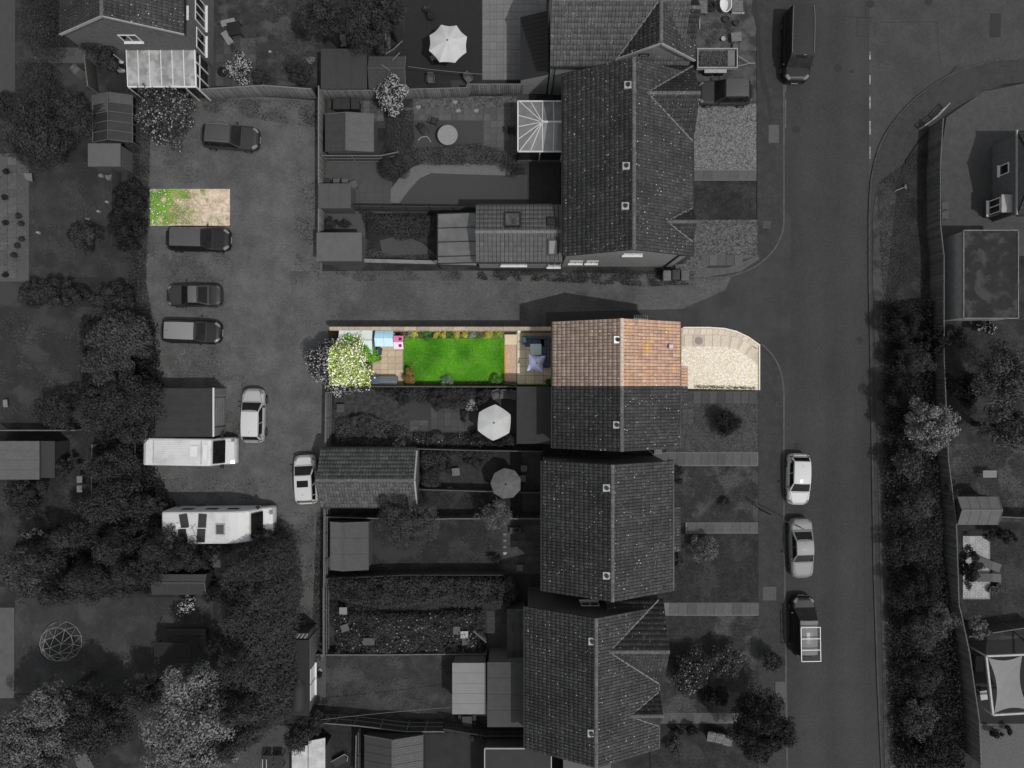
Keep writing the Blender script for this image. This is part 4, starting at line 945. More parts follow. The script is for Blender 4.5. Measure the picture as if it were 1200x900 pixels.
# glass canopy on the extension
K = thing('lean_to_canopy', 'lean-to canopy of four translucent roof panels left of the tiled extension', 'canopy', (gx(540), gy(285), 0))
x0, y1 = W(512.5, 250, 2.5); x1, y0 = W(559, 308.5, 2.5); 
M_POLY2 = mat('polycarbonate', .12, .085, scale=1.4, rough=.35)
for i in range(4):
    a = y1-(y1-y0)*[0, .29, .57, .86, 1][i]-.03; d = y1-(y1-y0)*[0, .29, .57, .86, 1][i+1]+.03; mb = MB(); mb.add([(x0, d, 2.35), (x1, d, 2.75), (x1, a, 2.75), (x0, a, 2.35), (x0, d, 2.32), (x1, d, 2.72), (x1, a, 2.72), (x0, a, 2.32)], [(0,1,2,3),(7,6,5,4),(0,4,5,1),(1,5,6,2),(2,6,7,3),(3,7,4,0)]); mb.build('roof_panel', M_POLY2, K)
mb = MB()
for q in (0, .29, .57, .86, 1): yy = y1-(y1-y0)*q; mb.beam((x0, yy, 2.34), (x1, yy, 2.74), .06, .09)
mb.beam((x0, y0, 2.33), (x0, y1, 2.33), .09, .1); mb.build('frame', M_GUTTER, K)
for yy in (y0+.05, y1-.05): mb = MB(); mb.box(x0-.04, x0+.04, yy-.04, yy+.04, 0, 2.3); mb.build('post', M_GUTTER, K)

# semi F (coloured) and G (grey)
F_ = thing('terracotta_half_house', 'coloured half of the semi with terracotta tiled roof and cream front garden', 'house', (gx(710), gy(418), 0))
yF = gy(452.2)
def half(root, x0, x1, y0, y1, tiles, deck, ridge_m, wall, gb, gt):
    gable(root, x0, x1, y0, y1, 'y', 5.2, 7.6, tiles, deck=deck, wall=wall, ridge_m=ridge_m, inset=.28)
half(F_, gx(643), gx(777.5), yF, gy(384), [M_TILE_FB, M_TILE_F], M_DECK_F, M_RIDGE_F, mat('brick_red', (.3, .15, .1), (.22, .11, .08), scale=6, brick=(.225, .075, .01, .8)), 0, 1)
Gh = thing('grey_half_house', 'grey half of the semi with dark tiled roof joined to the terracotta half', 'house', (gx(710), gy(485), 0))
half(Gh, gx(643), gx(777.5), gy(518), yF-.004, TG, M_DECK, M_RIDGE, M_BRICK, 1, 0)
flue(F_, 724, 398, 7.35, mat('flue_white', .75, rough=.6)); flue(Gh, 723, 498, 7.35)
x, y = W(786, 406, 5.9); mb = MB(); mb.box(x-.13, x+.13, y-.13, y+.13, 5.6, 6.05); o = mb.build('roof_vent', mat('vent_lilac', (.45, .42, .5), rough=.6), F_)
x, y = W(750, 373.5, 7.2); mb = MB(); mb.tube((x, y, 6.3), (x, y, 7.6), .02, n=6); mb.beam((x-.5, y, 7.55), (x+.5, y-.1, 7.55), .025)
for k in range(-3, 4): mb.beam((x+k*.14, y-.22+.03*k, 7.56), (x+k*.14, y+.22, 7.56), .015)
mb.build('television_aerial', M_METAL, F_)
def porch(root, y0, y1, tm, deck, wl):
    xa_, xb_ = gx(777.5)-.28, gx(777.5)+1.25
    mb = MB(); mb.box(xa_, xb_-.15, y0+.04, y1-.1, 0, 2.2); mb.build('porch_wall', wl, root)
    mb = MB(); mb.add([(xa_, y0, 3.0), (xb_, y0, 2.4), (xb_, y1, 2.4), (xa_, y1, 3.0), (xa_, y0, 2.92), (xb_, y0, 2.32), (xb_, y1, 2.32), (xa_, y1, 2.92)], [(0,1,2,3),(7,6,5,4),(0,4,5,1),(1,5,6,2),(2,6,7,3),(3,7,4,0)])
    rf = mb.build('porch_roof', deck, root); add_tiles(rf, [((xb_, y0, 2.4), (xb_, y1, 2.4), (xa_, y0, 3.0), (xa_, y1, 3.0))], tm)
porch(F_, yF+.01, gy(430), M_TILE_F, M_DECK_F, M_BRICK); porch(Gh, gy(477), yF-.01, M_TILE, M_DECK, M_BRICK)
for yy in (400, 418): window(F_, '+x', gx(777.5)-.28, gy(yy), 3.2, 1.3, 1.1, 2)
for yy in (475, 500): window(Gh, '+x', gx(777.5)-.28, gy(yy), 3.2, 1.3, 1.1, 2)
flat_block('flat_roof_extension', 'dark flat roofed rear extension behind the grey half of the semi', 'extension', 605.5, 453, 647, 520, 2.9, M_FELT, seams=2, wall=M_BRICK)
# house H
Hh = thing('semi_detached_house', 'dark tiled pair of houses second from the bottom of the row', 'house', (gx(701), gy(600), 0))
gable(Hh, gx(632), gx(770), gy(669), gy(531), 'y', 5.2, 7.6, TG, wall=M_BRICK, ridge_m=M_RIDGE)
porch_ = lambda root, y0, y1: porch(root, y0, y1, M_TILE, M_DECK, M_BRICK)
xa_, xb_ = gx(770)-.28, gx(770)+1.2
for a, c in ((584, 640),):
    mb = MB(); mb.box(xa_, xb_-.15, gy(c-4), gy(a+4), 0, 2.2); mb.build('porch_wall', M_BRICK, Hh)
    mb = MB(); y0, y1 = gy(c-3), gy(a-3+6); mb.add([(xa_, y0, 3.0), (xb_, y0, 2.4), (xb_, y1, 2.4), (xa_, y1, 3.0), (xa_, y0, 2.92), (xb_, y0, 2.32), (xb_, y1, 2.32), (xa_, y1, 2.92)], [(0,1,2,3),(7,6,5,4),(0,4,5,1),(1,5,6,2),(2,6,7,3),(3,7,4,0)])
    rf = mb.build('porch_roof', M_DECK, Hh); add_tiles(rf, [((xb_, y0, 2.4), (xb_, y1, 2.4), (xa_, y0, 3.0), (xa_, y1, 3.0))], M_TILE)
flue(Hh, 711, 572, 7.35); flue(Hh, 711, 675, 7.35)
# house I
Ih = thing('semi_detached_house', 'dark tiled pair of houses with two front gables at the bottom of the row', 'house', (gx(685), gy(760), 0))
gable(Ih, gx(614), gx(755), gy(836), gy(685), 'y', 5.2, 7.6, TG, wall=M_BRICK_D, ridge_m=M_RIDGE)
dormer(Ih, gx(684.5), gx(755), gy(722), 2.95, 5.2, 7.6, 7.1, out=.35); dormer(Ih, gx(684.5), gx(755), gy(793), 1.2, 5.2, 7.6, 6.3, out=.1)
flue(Ih, 694, 752, 7.35); flue(Ih, 693, 860, 7.35)
window(Ih, '+y', gx(684), gy(685)-.17, 3.7, 1.3, .95, 2)
flat_block('flat_roof_extension', 'mid grey flat roofed rear extension of the lowest pair of houses', 'extension', 571, 776, 617, 852, 3.0, M_FELT_M, seams=-4, wall=M_BRICK)
flat_block('pale_roof_garden_room', 'garden room with flat pale roof beside the darker flat extension', 'garden room', 530, 777, 569.5, 837, 2.5, M_FELT_XL, seams=-5, wall=M_BRICK)
flat_block('flat_roof_garage', 'wide dark flat roof with white edging cut off by the bottom edge', 'garage', 568, 877, 646, 960, 2.8, M_FELT, edge=M_WHITE2)
flat_block('bottom_house', 'pale grey roof just entering at the bottom edge below the lowest house', 'extension', 660, 884, 716, 960, 2.6, M_FELT_L)
flat_block('flat_roof_extension', 'low dark flat roof filling the gap between the two lower pairs of houses', 'extension', 594, 714, 617, 776, 2.0, mat('mossy_flat_roof', .045, .028, scale=2, rough=1, c3=.07, scale3=.6), seams=3)

# outbuilding with old tiles
J = thing('tiled_outbuilding', 'low outbuilding with old mossy tiled gable roof beside the parking lane', 'outbuilding', (gx(440), gy(555), 0))
gable(J, gx(386), gx(493), gy(587.5), gy(522), 'x', 2.4, 3.7, [M_TILE_OUT]*2, wall=M_BRICK, ridge_m=M_RIDGE, inset=.15, g=.30, tw=.22)
mb = MB(); xx = gx(493)+.06; ym_ = (gy(587.5)+gy(522))/2; mb.beam((xx, gy(587.5)+.2, 2.5), (xx, ym_, 3.7), .1, .2); mb.beam((xx, gy(522)-.2, 2.5), (xx, ym_, 3.7), .1, .2); mb.build('bargeboard', M_WHITE2, J)
# garages
Lg = flat_block('flat_roof_garage', 'dark flat roofed garage with a pale up-and-over door between the parked cars', 'garage', 182, 455, 250, 512, 2.3, M_FELT, wall=M_BRICK_L, seams=-6)
x1_ = W(250, 0, 2.3)[0]; ya_, yb_ = W(0, 460, 2.3)[1], W(0, 507, 2.3)[1]
mb = MB(); mb.box(x1_-.07, x1_+.0, yb_+.5, ya_-.4, .05, 2.05)
for k in range(5): zz = .25+k*.4; mb.box(x1_, x1_+.02, yb_+.5, ya_-.4, zz, zz+.3)
mb.build('garage_door', mat('garage_door_grey', .16, .13, scale=3, rough=.5), Lg)
mb = MB(); mb.beam((x1_+.02, yb_-.3, 2.3), (x1_+.02, ya_+.35, 2.3), .08, .16); mb.build('fascia', M_WHITE, Lg)
mb = MB(); mb.box(x1_-.06, x1_+.03, yb_-.28, yb_+.35, 0, 2.15); mb.build('door_pier', M_CONC, Lg)
mb = MB(); mb.box(x1_-.06, x1_+.03, ya_-.2, ya_+.3, 0, 2.15); mb.build('door_pier', M_CONC, Lg)
Ng = flat_block('long_garage', 'long dark flat roofed garage at the lane end with white windows facing the lawn', 'garage', 335, 750, 362, 839, 2.4, mat('slate_dark', .013, rough=.8), wall=mat('garage_wall_pale', .10, .08, scale=3))
xg = W(362, 0, 2.4)[0]-.08
for yy, l in ((789, 1.1), (808, 1.2)): window(Ng, '+x', xg, W(0, yy, 1.2)[1], .7, l, 1.1, 1)
for yy, l in ((789, 1.1), (808, 1.2)):
    q = MB(); y_ = W(0, yy, 1.2)[1]; q.box(xg-.01, xg+.035, y_-l/2+.08, y_+l/2-.08, .78, 1.72); q.build('blind', M_WHITE, Ng)
x0, y1 = W(346, 742, 2.2); x1, y0 = W(361, 749, 2.2); mb = MB(); mb.box(x0, x1, y0, y1, 0, 2.2); mb.build('end_wall', M_BRICK_D, Ng)
for i in range(3): q = MB(); a = x0+.1+i*.3; q.beam((a, y0+.05, 2.22), (a+.25, y1-.05, 2.22), .05, .03); q.build('skylight_bar', M_WHITE2, Ng)
x0, y1 = W(333, 839.5, .8); x1, y0 = W(360, 848, .8); mb = MB(); mb.box(x0, x1, y0, y1, 0, .8); mb.build('step_block', M_CONC, Ng)
rbx, rby = W(348.5, 817, 2.7); mb = MB(); xs_ = np.linspace(-1.25, 1.25, 9); vs = []
for t in xs_:
    r_ = .5*(1-abs(t/1.25)**4)**.5+.04
    for q in range(7): a = math.pi*q/6; vs.append((rbx+r_*math.cos(a), rby+t, 2.42+.5*r_/.54*math.sin(a)))
mb.add(vs, [(i*7+j, i*7+j+1, i*7+j+8, i*7+j+7) for i in range(8) for j in range(6)]+[tuple(range(7)), tuple(range(62, 55, -1))])
one('upturned_boat', 'dark rounded upturned hull lying on the long garage roof', 'boat', mb, mat('hull_grey', .025, rough=.7, spec=.15), smooth=True)
# white roofed shed at the bottom
Og = thing('white_roof_shed', 'shed with two bright white roof panels cut by the bottom edge', 'shed', (gx(370), gy(885), 0))
x0, y1 = W(342, 878, 2.2); x1, y0 = W(381, 950, 2.2); xm = W(360.5, 0, 2.3)[0]
mb = MB(); mb.box(x0+.08, x1-.08, y0, y1-.1, 0, 2.1); mb.build('wall', M_BRICK_D, Og)
for a, d, t in ((x0, xm-.03, 0), (xm+.03, x1, .6)): mb = MB(); mb.prism([(a, y0), (d, y0), (d, y1+t+(.25 if t else .3)), (a, y1+t)], 2.14, 2.2); mb.build('roof_panel', mat('white_sheet', .42, .3, scale=2, rough=.5, speck=(6, .22, .05, .7)), Og)
# right side: flat roofed block and bungalow
Rg = flat_block('flat_roof_block', 'flat roofed garage with mossy dark roof and white edge trim on the right', 'garage', 1129, 270, 1193, 373, 2.5, mat('mossy_felt', .02, .014, scale=1.5, rough=1, c3=.04, scale3=.8, bump=.02, bscale=20), wall=mat('block_wall', .24, .19, scale=2), edge=mat('edge_trim', .16, .10, scale=3), over=.05)
x0, y1 = W(1108, 278, 0); 
Bg = thing('bungalow', 'bungalow with white framed bay windows at the right edge of the photo', 'house', (gx(1180), gy(225), 0))
gable(Bg, gx(1161), gx(1290), gy(262), gy(170), 'x', 2.8, 4.6, [M_TILE]*2, wall=M_BRICK, ridge_m=M_RIDGE, inset=.1)
xb = gx(1161)+.06; mb = MB(); mb.box(xb-.7, xb+.1, gy(256), gy(238), 0, 2.1); mb.build('bay', M_BRICK_D, Bg); window(Bg, '-x', xb-.7, gy(247), .7, 1.1, 1.3, 2); window(Bg, '-x', xb, gy(205), .9, .8, 1.0, 1)
mb = MB(); mb.box(xb-.78, xb+.1, gy(257), gy(237), 2.12, 2.2); mb.build('bay_roof', M_WHITE2, Bg)
mb = MB(); mb.beam((xb-.09, gy(262), 2.8), (xb-.09, gy(168), 2.8), .1, .12); mb.build('fascia', M_WHITE2, Bg)
# ================================================================= VEHICLES
car('parked_car', 'dark grey estate car with silver roof rails, topmost in the yard', 'car', 269, 160, -4, 4.4, 1.9, P_DGREY, 'estate', roof_m=paint('roof_painted_sheen_first', .045), rails=True)  # lighter roof colours on the dark vehicles paint in the sky's reflection
car('parked_car', 'black estate car with grey sky sheen painted on its roof directly below the brightly coloured parking bay', 'car', 231.5, 280, -1, 4.85, 1.88, P_BLACK, 'estate', roof_m=paint('roof_painted_sheen_grey', .055))
car('parked_car', 'small charcoal saloon, third car down the left side of the yard', 'car', 226.5, 346, 180, 4.2, 1.74, paint('paint_charcoal', .02, .3), 'saloon', roof_m=paint('roof_painted_sheen_mid', .079))
car('parked_car', 'black hatchback with light grey sky sheen painted on its roof, just above the garage', 'car', 223.5, 388.5, -2, 4.55, 1.82, P_BLACK, 'hatch', roof_m=paint('roof_painted_sheen_light', .17), rails=False)
car('parked_car', 'pale silver hatchback parked nose up beside the garage door', 'car', 296, 487, 89, 4.15, 1.78, P_OFFW, 'hatch', roof_m=P_WHITE)
car('parked_car', 'white people carrier with dark sunroof parked by the tiled outbuilding', 'car', 358, 562, 93, 3.75, 1.72, P_WHITE, 'mpv', roofh=1.6, sunroof=True)
car('parked_car', 'white car parked at the kerb, topmost of the lower three', 'car', 936.5, 562, -91, 3.9, 1.74, P_WHITE, 'hatch')
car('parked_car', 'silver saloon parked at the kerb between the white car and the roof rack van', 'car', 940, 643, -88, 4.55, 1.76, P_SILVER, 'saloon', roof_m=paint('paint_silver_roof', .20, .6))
car('parked_car', 'dark people carrier backed into the gravel drive under the front gable', 'car', 850, 108, 180, 4.2, 1.85, P_DGREY, 'estate', roofh=1.65, roof_m=paint('roof_painted_sheen_grey2', .05, .3))
v, S = car('parked_van', 'long black passenger van facing down the road at the top', 'van', 934, 53, -91, 5.5, 2.1, P_BLACK, 'van', roofh=1.95, rails=mat('satin_rail', .16, rough=.4), roof_m=paint('roof_painted_sheen_dark', .014, .3))
g = MB()
for k in range(7): 
    xx = S.xt-.6-k*.45; g.beam(S.pt(xx, -.7, .03), S.pt(xx, .7, .03), .03, .02)
tag(g.build('roof_rib', P_DGREY, v, local=True), kind='stuff')
v, S = car('parked_van', 'small dark van with a white bar roof rack, lowest vehicle on the road', 'van', 942, 734, 91, 4.55, 1.85, P_BLACK, 'mpv', roofh=1.8, roof_m=paint('roof_painted_sheen_van', .09, .3))
for k, nm in enumerate(('a', 'b')):
    pass
rk = thing('roof_rack', 'white ladder style roof rack on the small dark van', 'roof rack', tuple(v.location), v.rotation_euler.z)
x0, x1 = -2.2, .35
for s_ in (-1, 1): g = MB(); g.tube((x0, s_*.72, 2.0), (x1, s_*.72, 2.0), .035, n=6); g.build('side_bar', M_WHITE, rk, local=True)
for k in range(4): g = MB(); xx = x0+(x1-x0)*k/3; g.tube((xx, -.74, 2.03), (xx, .74, 2.03), .032, n=6); g.build('cross_bar', M_WHITE, rk, local=True)
for k in (0, 3):
    for s_ in (-1, 1): g = MB(); xx = x0+(x1-x0)*k/3; g.tube((xx, s_*.72, 1.7), (xx, s_*.72, 2.0), .02, n=6); g.build('foot', M_METAL, rk, local=True)

def ramp_profile(root, name, m, pts, y0, y1, cham=.12, nose=0, sx=1):
    pts = [(a*sx, z) for a, z in pts]
    """body made by extruding a side profile (x, z), with softened upper edges"""
    mb = MB(); n = len(pts); zt = max(p[1] for p in pts); vs = []
    rows = [(y0, .0, 1), (y0+cham*.35, .0, 0), (y0+cham, 0, 0)]
    ys = [y0, y0+cham*.3, y0+cham, y1-cham, y1-cham*.3, y1]; dz = [cham*1.3, cham*.4, 0, 0, cham*.4, cham*1.3]
    for k, y in enumerate(ys):
        for (a, z) in pts:
            e = dz[k] if z > 1.0 else 0; xr = (abs(y-(y0+y1)/2)/((y1-y0)/2))**6*nose if a > pts[0][0]+1e-3 and a > 1.5 else 0
            vs.append((a-xr, y, z-e))
    fs = [(k*n+i, (k+1)*n+i, (k+1)*n+(i+1) % n, k*n+(i+1) % n) for k in range(5) for i in range(n)]+[tuple(range(n)), tuple(range(6*n-1, 5*n-1, -1))]
    mb.add(vs, fs); return mb.build(name, m, root, local=True)
def quadpart(root, name, m, pts, th=.02):
    a, b, c, d = [Vector(p) for p in pts]; n = (b-a).cross(d-a).normalized()*th; mb = MB()
    mb.add([a, b, c, d, a+n, b+n, c+n, d+n], [(3,2,1,0),(4,5,6,7),(0,1,5,4),(1,2,6,5),(2,3,7,6),(3,0,4,7)]); return mb.build(name, m, root, local=True)
def wheels(root, xs, Wd):
    for xx in xs:
        for s_ in (-1, 1):
            g = MB(); yo = s_*(Wd/2+.012); g.tube((xx, yo-s_*.22, .35), (xx, yo, .35), .35, .33, 18); wh = g.build('wheel', M_TYRE, root, local=True)
            g = MB(); g.tube((xx, yo, .35), (xx, yo+s_*.012, .35), .2, .18, 12); g.build('rim', M_RIM, wh, local=True)
# white high-top van
x, y = W(219.5, 529.5, 2.2); V1 = thing('panel_van', 'long white ribbed roof panel van parked right below the flat roofed garage', 'van', (x, y, 0), math.radians(-1)); 
ramp_profile(V1, 'body', M_DIRTYW, [(-3.1, .4), (-3.15, 1.2), (-3.1, 2.5), (-2.95, 2.6), (1.85, 2.6), (2.0, 2.55), (2.55, 1.35), (3.1, 1.1), (3.22, .8), (3.22, .4)], -1.02, 1.02, nose=.2)
quadpart(V1, 'windscreen', M_CGLASS, [(2.52, -.86, 1.44), (2.52, .86, 1.44), (2.04, .84, 2.49), (2.04, -.84, 2.49)])
quadpart(V1, 'bonnet', P_WHITE, [(2.62, -.8, 1.34), (3.08, -.7, 1.13), (3.08, .7, 1.13), (2.62, .8, 1.34)])
for s_ in (-1, 1):
    quadpart(V1, 'headlight', M_LAMP, [(2.86, s_*.6, 1.22), (3.08, s_*.6, 1.13), (3.08, s_*.92, 1.1), (2.86, s_*.92, 1.19)][::s_])
    g = MB(); g.box(2.2, 2.4, s_*1.02, s_*1.27, 1.3, 1.62); g.build('door_mirror', M_TRIM, V1, local=True, bevel=.03)
    g = MB(); g.box(1.15, 2.0, s_*1.0, s_*1.03, 1.45, 2.1); g.build('side_window', M_CGLASS, V1, local=True)
for k in range(13): g = MB(); yy = -.82+k*.137; g.box(-2.3, .4, yy-.018, yy+.018, 2.6, 2.625); g.build('roof_rib', M_DIRTYW, V1, local=True)
for xx in (-2.95, -2.35, 1.2): g = MB(); g.box(xx, xx+.05, -.86, .86, 2.6, 2.64); g.build('roof_seam', M_WHITE2, V1, local=True)
for a, b_ in ((-.6, .0), (-.6, .45)):
    g = MB(); g.box(.4, .95, -.3, .5, 2.6, 2.65) if b_ == 0 else g.box(1.35, 1.7, -.6, .6, 2.6, 2.63); g.build('roof_hatch' if b_ == 0 else 'cab_panel', M_WHITE, V1, local=True)
wheels(V1, (2.2, -2.0), 2.04)
# ladder-like rails behind the van
lr = thing('rail_frame', 'grey slatted gate frame standing just left of the long white van', 'gate', (gx(161), gy(530), 0))
for k in range(4): g = MB(); a = gx(157+k*3.3); g.box(a-.03, a+.03, gy(562), gy(516), 1.0, 1.05); g.build('rail', M_WOOD_L, lr)
for yy in (518, 535, 558): g = MB(); g.box(gx(156), gx(168), gy(yy)-.03, gy(yy)+.03, 1.055, 1.1); g.build('rail', M_WOOD_L, lr)
for yy in (516, 562): g = MB(); g.box(gx(157)-.05, gx(157)+.05, gy(yy)-.05, gy(yy)+.05, 0, 1.1); g.build('post', M_WOOD_L, lr)
# motorhome
x, y = W(255, 617.5, 2.6); V2 = thing('motorhome', 'white coachbuilt motorhome with dark solar panels, partly under the conifers', 'motorhome', (x, y, 0), math.radians(0.3))
ramp_profile(V2, 'body', P_CAMP, [(-4.0, .45), (-4.05, 1.2), (-4.0, 2.85), (-3.9, 2.95), (-1.2, 2.95), (1.0, 2.93), (1.7, 2.82), (2.4, 2.45), (3.0, 1.45), (3.65, 1.1), (3.75, .7), (3.75, .4)], -1.2, 1.2, nose=.22)
quadpart(V2, 'windscreen', M_CGLASS, [(2.98, -.95, 1.52), (2.98, .95, 1.52), (2.42, .92, 2.43), (2.42, -.92, 2.43)])
quadpart(V2, 'bonnet', P_CAMP, [(3.06, -.85, 1.35), (3.6, -.75, 1.14), (3.6, .75, 1.14), (3.06, .85, 1.35)])
M_SOLAR = mat('solar_panel', .022, rough=.2, spec=.6, brick=(.16, .16, .006, 1.6, 0))
for i, (a, t) in enumerate(((-2.35, 9), (-1.0, -4))):
    for s_ in (-1, 1):
        g = MB(); g.box(-.3, .3, -.5, .5, 0, .035); o = g.build('solar_panel', M_SOLAR, V2, local=True); o.location = (a+s_*.05, s_*.54, 2.99); o.rotation_euler = (0, 0, math.radians(t))
    g = MB(); g.box(a-.34, a+.34, -.025, .025, 2.99, 3.03); g.build('panel_rail', M_WHITE, V2, local=True)
g = MB(); g.box(-.35, .35, -.42, .42, 2.93, 3.0); o = g.build('roof_light', M_WHITE2, V2, local=True); o.location = (.35, -.1, .0); g = MB(); g.box(.08, .62, -.44, .24, 3.0, 3.03); g.build('roof_light_pane', mat('tinted_acrylic', .06, rough=.15), V2, local=True)
for a, c in (((-1.85, -.1), (-1.45, .35)), ((-1.8, .25), (-1.5, -.5))): g = MB(); g.tube((a[0], a[1], 2.97), (c[0], c[1], 2.97), .012, n=5); g.build('cable', M_BLACK, V2, local=True)
g = MB(); g.box(-2.9, -2.5, -.15, .35, 2.95, 2.97); g.build('roof_plate', M_WHITE, V2, local=True)
for s_ in (-1, 1):
    g = MB(); g.box(2.5, 2.7, s_*1.1, s_*1.35, 1.4, 1.75); g.build('door_mirror', M_TRIM, V2, local=True, bevel=.03)
    quadpart(V2, 'headlight', M_LAMP, [(3.35, s_*.65, 1.25), (3.6, s_*.65, 1.16), (3.6, s_*.98, 1.13), (3.35, s_*.98, 1.2)][::s_])
    for a in (-3.0, -1.2, .4): g = MB(); g.box(a, a+.9, s_*1.19, s_*1.215, 1.5, 2.1); g.build('side_window', M_CGLASS, V2, local=True)
wheels(V2, (2.75, -2.3), 2.4)
# trailer
T_ = thing('trailer', 'open single axle trailer loaded with soil on the workshop yard', 'trailer', (gx(842), gy(72), .1))
x0, y1 = W(817, 57, .9); x1, y0 = W(864, 80, .9)
g = MB(); g.box(x0, x1, y0, y1, .5, .56); g.build('floor', M_WOOD_D, T_)
for a in ((x0, x1, y0, y0+.06), (x0, x1, y1-.06, y1), (x0, x0+.06, y0+.06, y1-.06), (x1-.06, x1, y0+.06, y1-.06)): g = MB(); g.box(*a, .5, 1.0); g.build('side_board', M_WHITE2, T_)
hedge('soil_load', 'heap of soil and rubble inside the open trailer', 'soil', [(819, 60), (856, 60), (856, 78), (819, 78)], .35, mat('soil_clod', .045, tone=.09, rough=1), dens=700, leaf=.1, aspect=.9, z0=.56, edge=.2, bump=.6, top=.9)
g = MB(); g.box(x1-.75, x1-.2, y0+.15, y1-.15, .6, .95); g.build('tool_box', M_CONC, T_)
for k in (-1, 1): g = MB(); a = (x0+x1)/2+k*.42-.1; g.tube((a, y0-.28, .42), (a, y0-.06, .42), .3, n=16); g.build('wheel', M_TYRE, T_)
g = MB(); g.box((x0+x1)/2-.95, (x0+x1)/2+.75, y0-.3, y0-.03, .76, .8); g.build('mudguard', M_WHITE2, T_)
g = MB(); g.beam((x1, y0+.3, .55), (x1+1.1, (y0+y1)/2-.2, .5), .07); g.beam((x1, y1-.3, .55), (x1+1.1, (y0+y1)/2-.2, .5), .07); g.beam((x1+1.1, (y0+y1)/2-.2, .5), (x1+1.5, (y0+y1)/2-.2, .5), .09); g.build('drawbar', M_METAL, T_)

# ================================================================= YARD, BAY, LEFT SIDE
M_BAY = mat('bay_gravel', (.40, .31, .22), (.60, .50, .40), scale=2.2, rough=1, c3=(.20, .22, .06), scale3=.9, lo3=.58, hi3=.7, bump=.02, bscale=25, cells=(10, .8, 1.15), speck=((12, .3, (.2, .14, .08), 2), (18, .25, (.75, .68, .58), 3)))
bay = sheet('parking_bay', [(176.5, 221.5), (269.5, 221.5), (269.5, 264.5), (176.5, 264.5)], 4, M_BAY)
M_LEAF_BRIGHT = mat('leaf_bright_green', (.05, .19, .008), tone=(.17, .42, .02), rough=.6)
M_LEAF_OLIVE = mat('leaf_olive', (.13, .15, .03), tone=(.32, .30, .09), rough=.7)
def cover(name, label, cat, pts, n, h, m, leaf=.09, fade=None, aspect=.5, flowers=None):
    P_ = poly_w(pts); Q = rand_in(P_, n)
    if fade: 
        f = nz(Q, fade[0], fade[1])*.5+.5; k = f+rng.uniform(-.12, .12, len(f)) > fade[2]; Q = Q[k]
        if len(fade) > 3: Q = Q[(Q[:, 0]-min(p[0] for p in P_))/(max(p[0] for p in P_)-min(p[0] for p in P_)) < rng.uniform(fade[3], fade[4], len(Q))]
    Z = h*rng.uniform(.1, 1, len(Q)); U = np.tile([0, 0, 1.0], (len(Q), 1)); V, F = leaf_quads(np.column_stack([Q, Z+.02]), U, leaf, aspect, .8)
    T = np.clip(nz(Q, .8, 4)*.8+.5+rng.uniform(-.35, .35, len(Q)), 0, 1); mi = None; mats = [m]
    if flowers:
        kf = int(len(Q)*flowers[1]); s = rng.choice(len(Q), kf); Vf, Ff = leaf_quads(np.column_stack([Q[s], Z[s]+.08]), U[s], flowers[2], 1, .4)
        F = np.vstack([F, Ff+len(V)]); V = np.vstack([V, Vf]); T = np.concatenate([T, rng.random(kf)]); mi = np.concatenate([np.zeros(len(Q)), np.ones(kf)]); mats.append(flowers[0])
    o = np_mesh(name, V, F, mats, None, T, mi); return tag(o, label, cat, None, 'stuff')
M_FL_F = mat('petal_white', (.8, .8, .72), tone=(.95, .95, .88), rough=.6)
cover('weeds', 'bright green weeds along the left end of the coloured parking bay', 'weeds', [(177, 222), (206, 222), (202, 236), (197, 250), (200, 264), (177, 264)], 3600, .16, M_LEAF_BRIGHT, .10, flowers=(M_FL_F, .03, .08), fade=(1.6, 5, .34, .1, 1.6))
cover('weeds', 'sparse olive weeds thinning across the coloured parking bay', 'weeds', R(190, 222, 232, 263), 9000, .07, M_LEAF_OLIVE, .075, fade=(1.3, 3, .34, -.3, 1.1))
cover('weeds', 'mid green weeds mixed into the left half of the coloured parking bay', 'weeds', R(196, 222, 228, 263), 5000, .08, M_LEAF_BRIGHT, .075, fade=(1.5, 6, .48, -.2, 1.0))
cover('weeds', 'green tufts along the upper edge of the coloured parking bay', 'weeds', R(206, 222, 240, 233), 800, .08, M_LEAF_BRIGHT, .09, fade=(1.5, 9, .52))

# grey leaf materials
ML = {k: mat('leaf_'+k, a, tone=b_, rough=.7, spec=.2) for k, a, b_ in (('darkest', .007, .020), ('dark', .014, .044), ('mid', .026, .078), ('pale', .05, .15), ('silver', .07, .20), ('ivy', .012, .05))}
M_PET = mat('petal_grey', .16, tone=.42, rough=.7); M_PET_D = mat('petal_dim', .10, tone=.24, rough=.7)
WE = lambda lb, pts, n, h=.12, m='mid', leaf=.1, fade=None: cover('weeds', lb, 'weeds', pts, n, h, ML[m], leaf, fade)
WE('dark weeds along the left margin of the car yard', [(158, 60), (178, 105), (176, 215), (172, 330), (186, 420), (186, 452), (150, 452), (150, 60)], 17000, .3, 'dark', .13)
WE('pale dry weeds on the ground around the first dark car', [(165, 105), (235, 105), (235, 215), (170, 215)], 5200, .07, 'mid', .09, (.45, 2, .52))
WE('low weeds between the parked cars on the left', [(165, 270), (270, 300), (262, 335), (175, 330)], 4500, .07, 'mid', .09, (.6, 8, .5))
WE('low pale weeds between the black hatchback and the garage', [(180, 405), (270, 400), (272, 452), (180, 455)], 5500, .09, 'pale', .09, (.7, 4, .5))
WE('dark weeds under the fence at the top of the yard', [(235, 116), (372, 118), (370, 150), (300, 140), (240, 130)], 3600, .1, 'dark', .1, (.7, 6, .45))
WE('scattered weeds down the right side of the yard by the fence', [(350, 120), (375, 120), (375, 330), (345, 330)], 3000, .06, 'dark', .1, (.6, 3, .52))
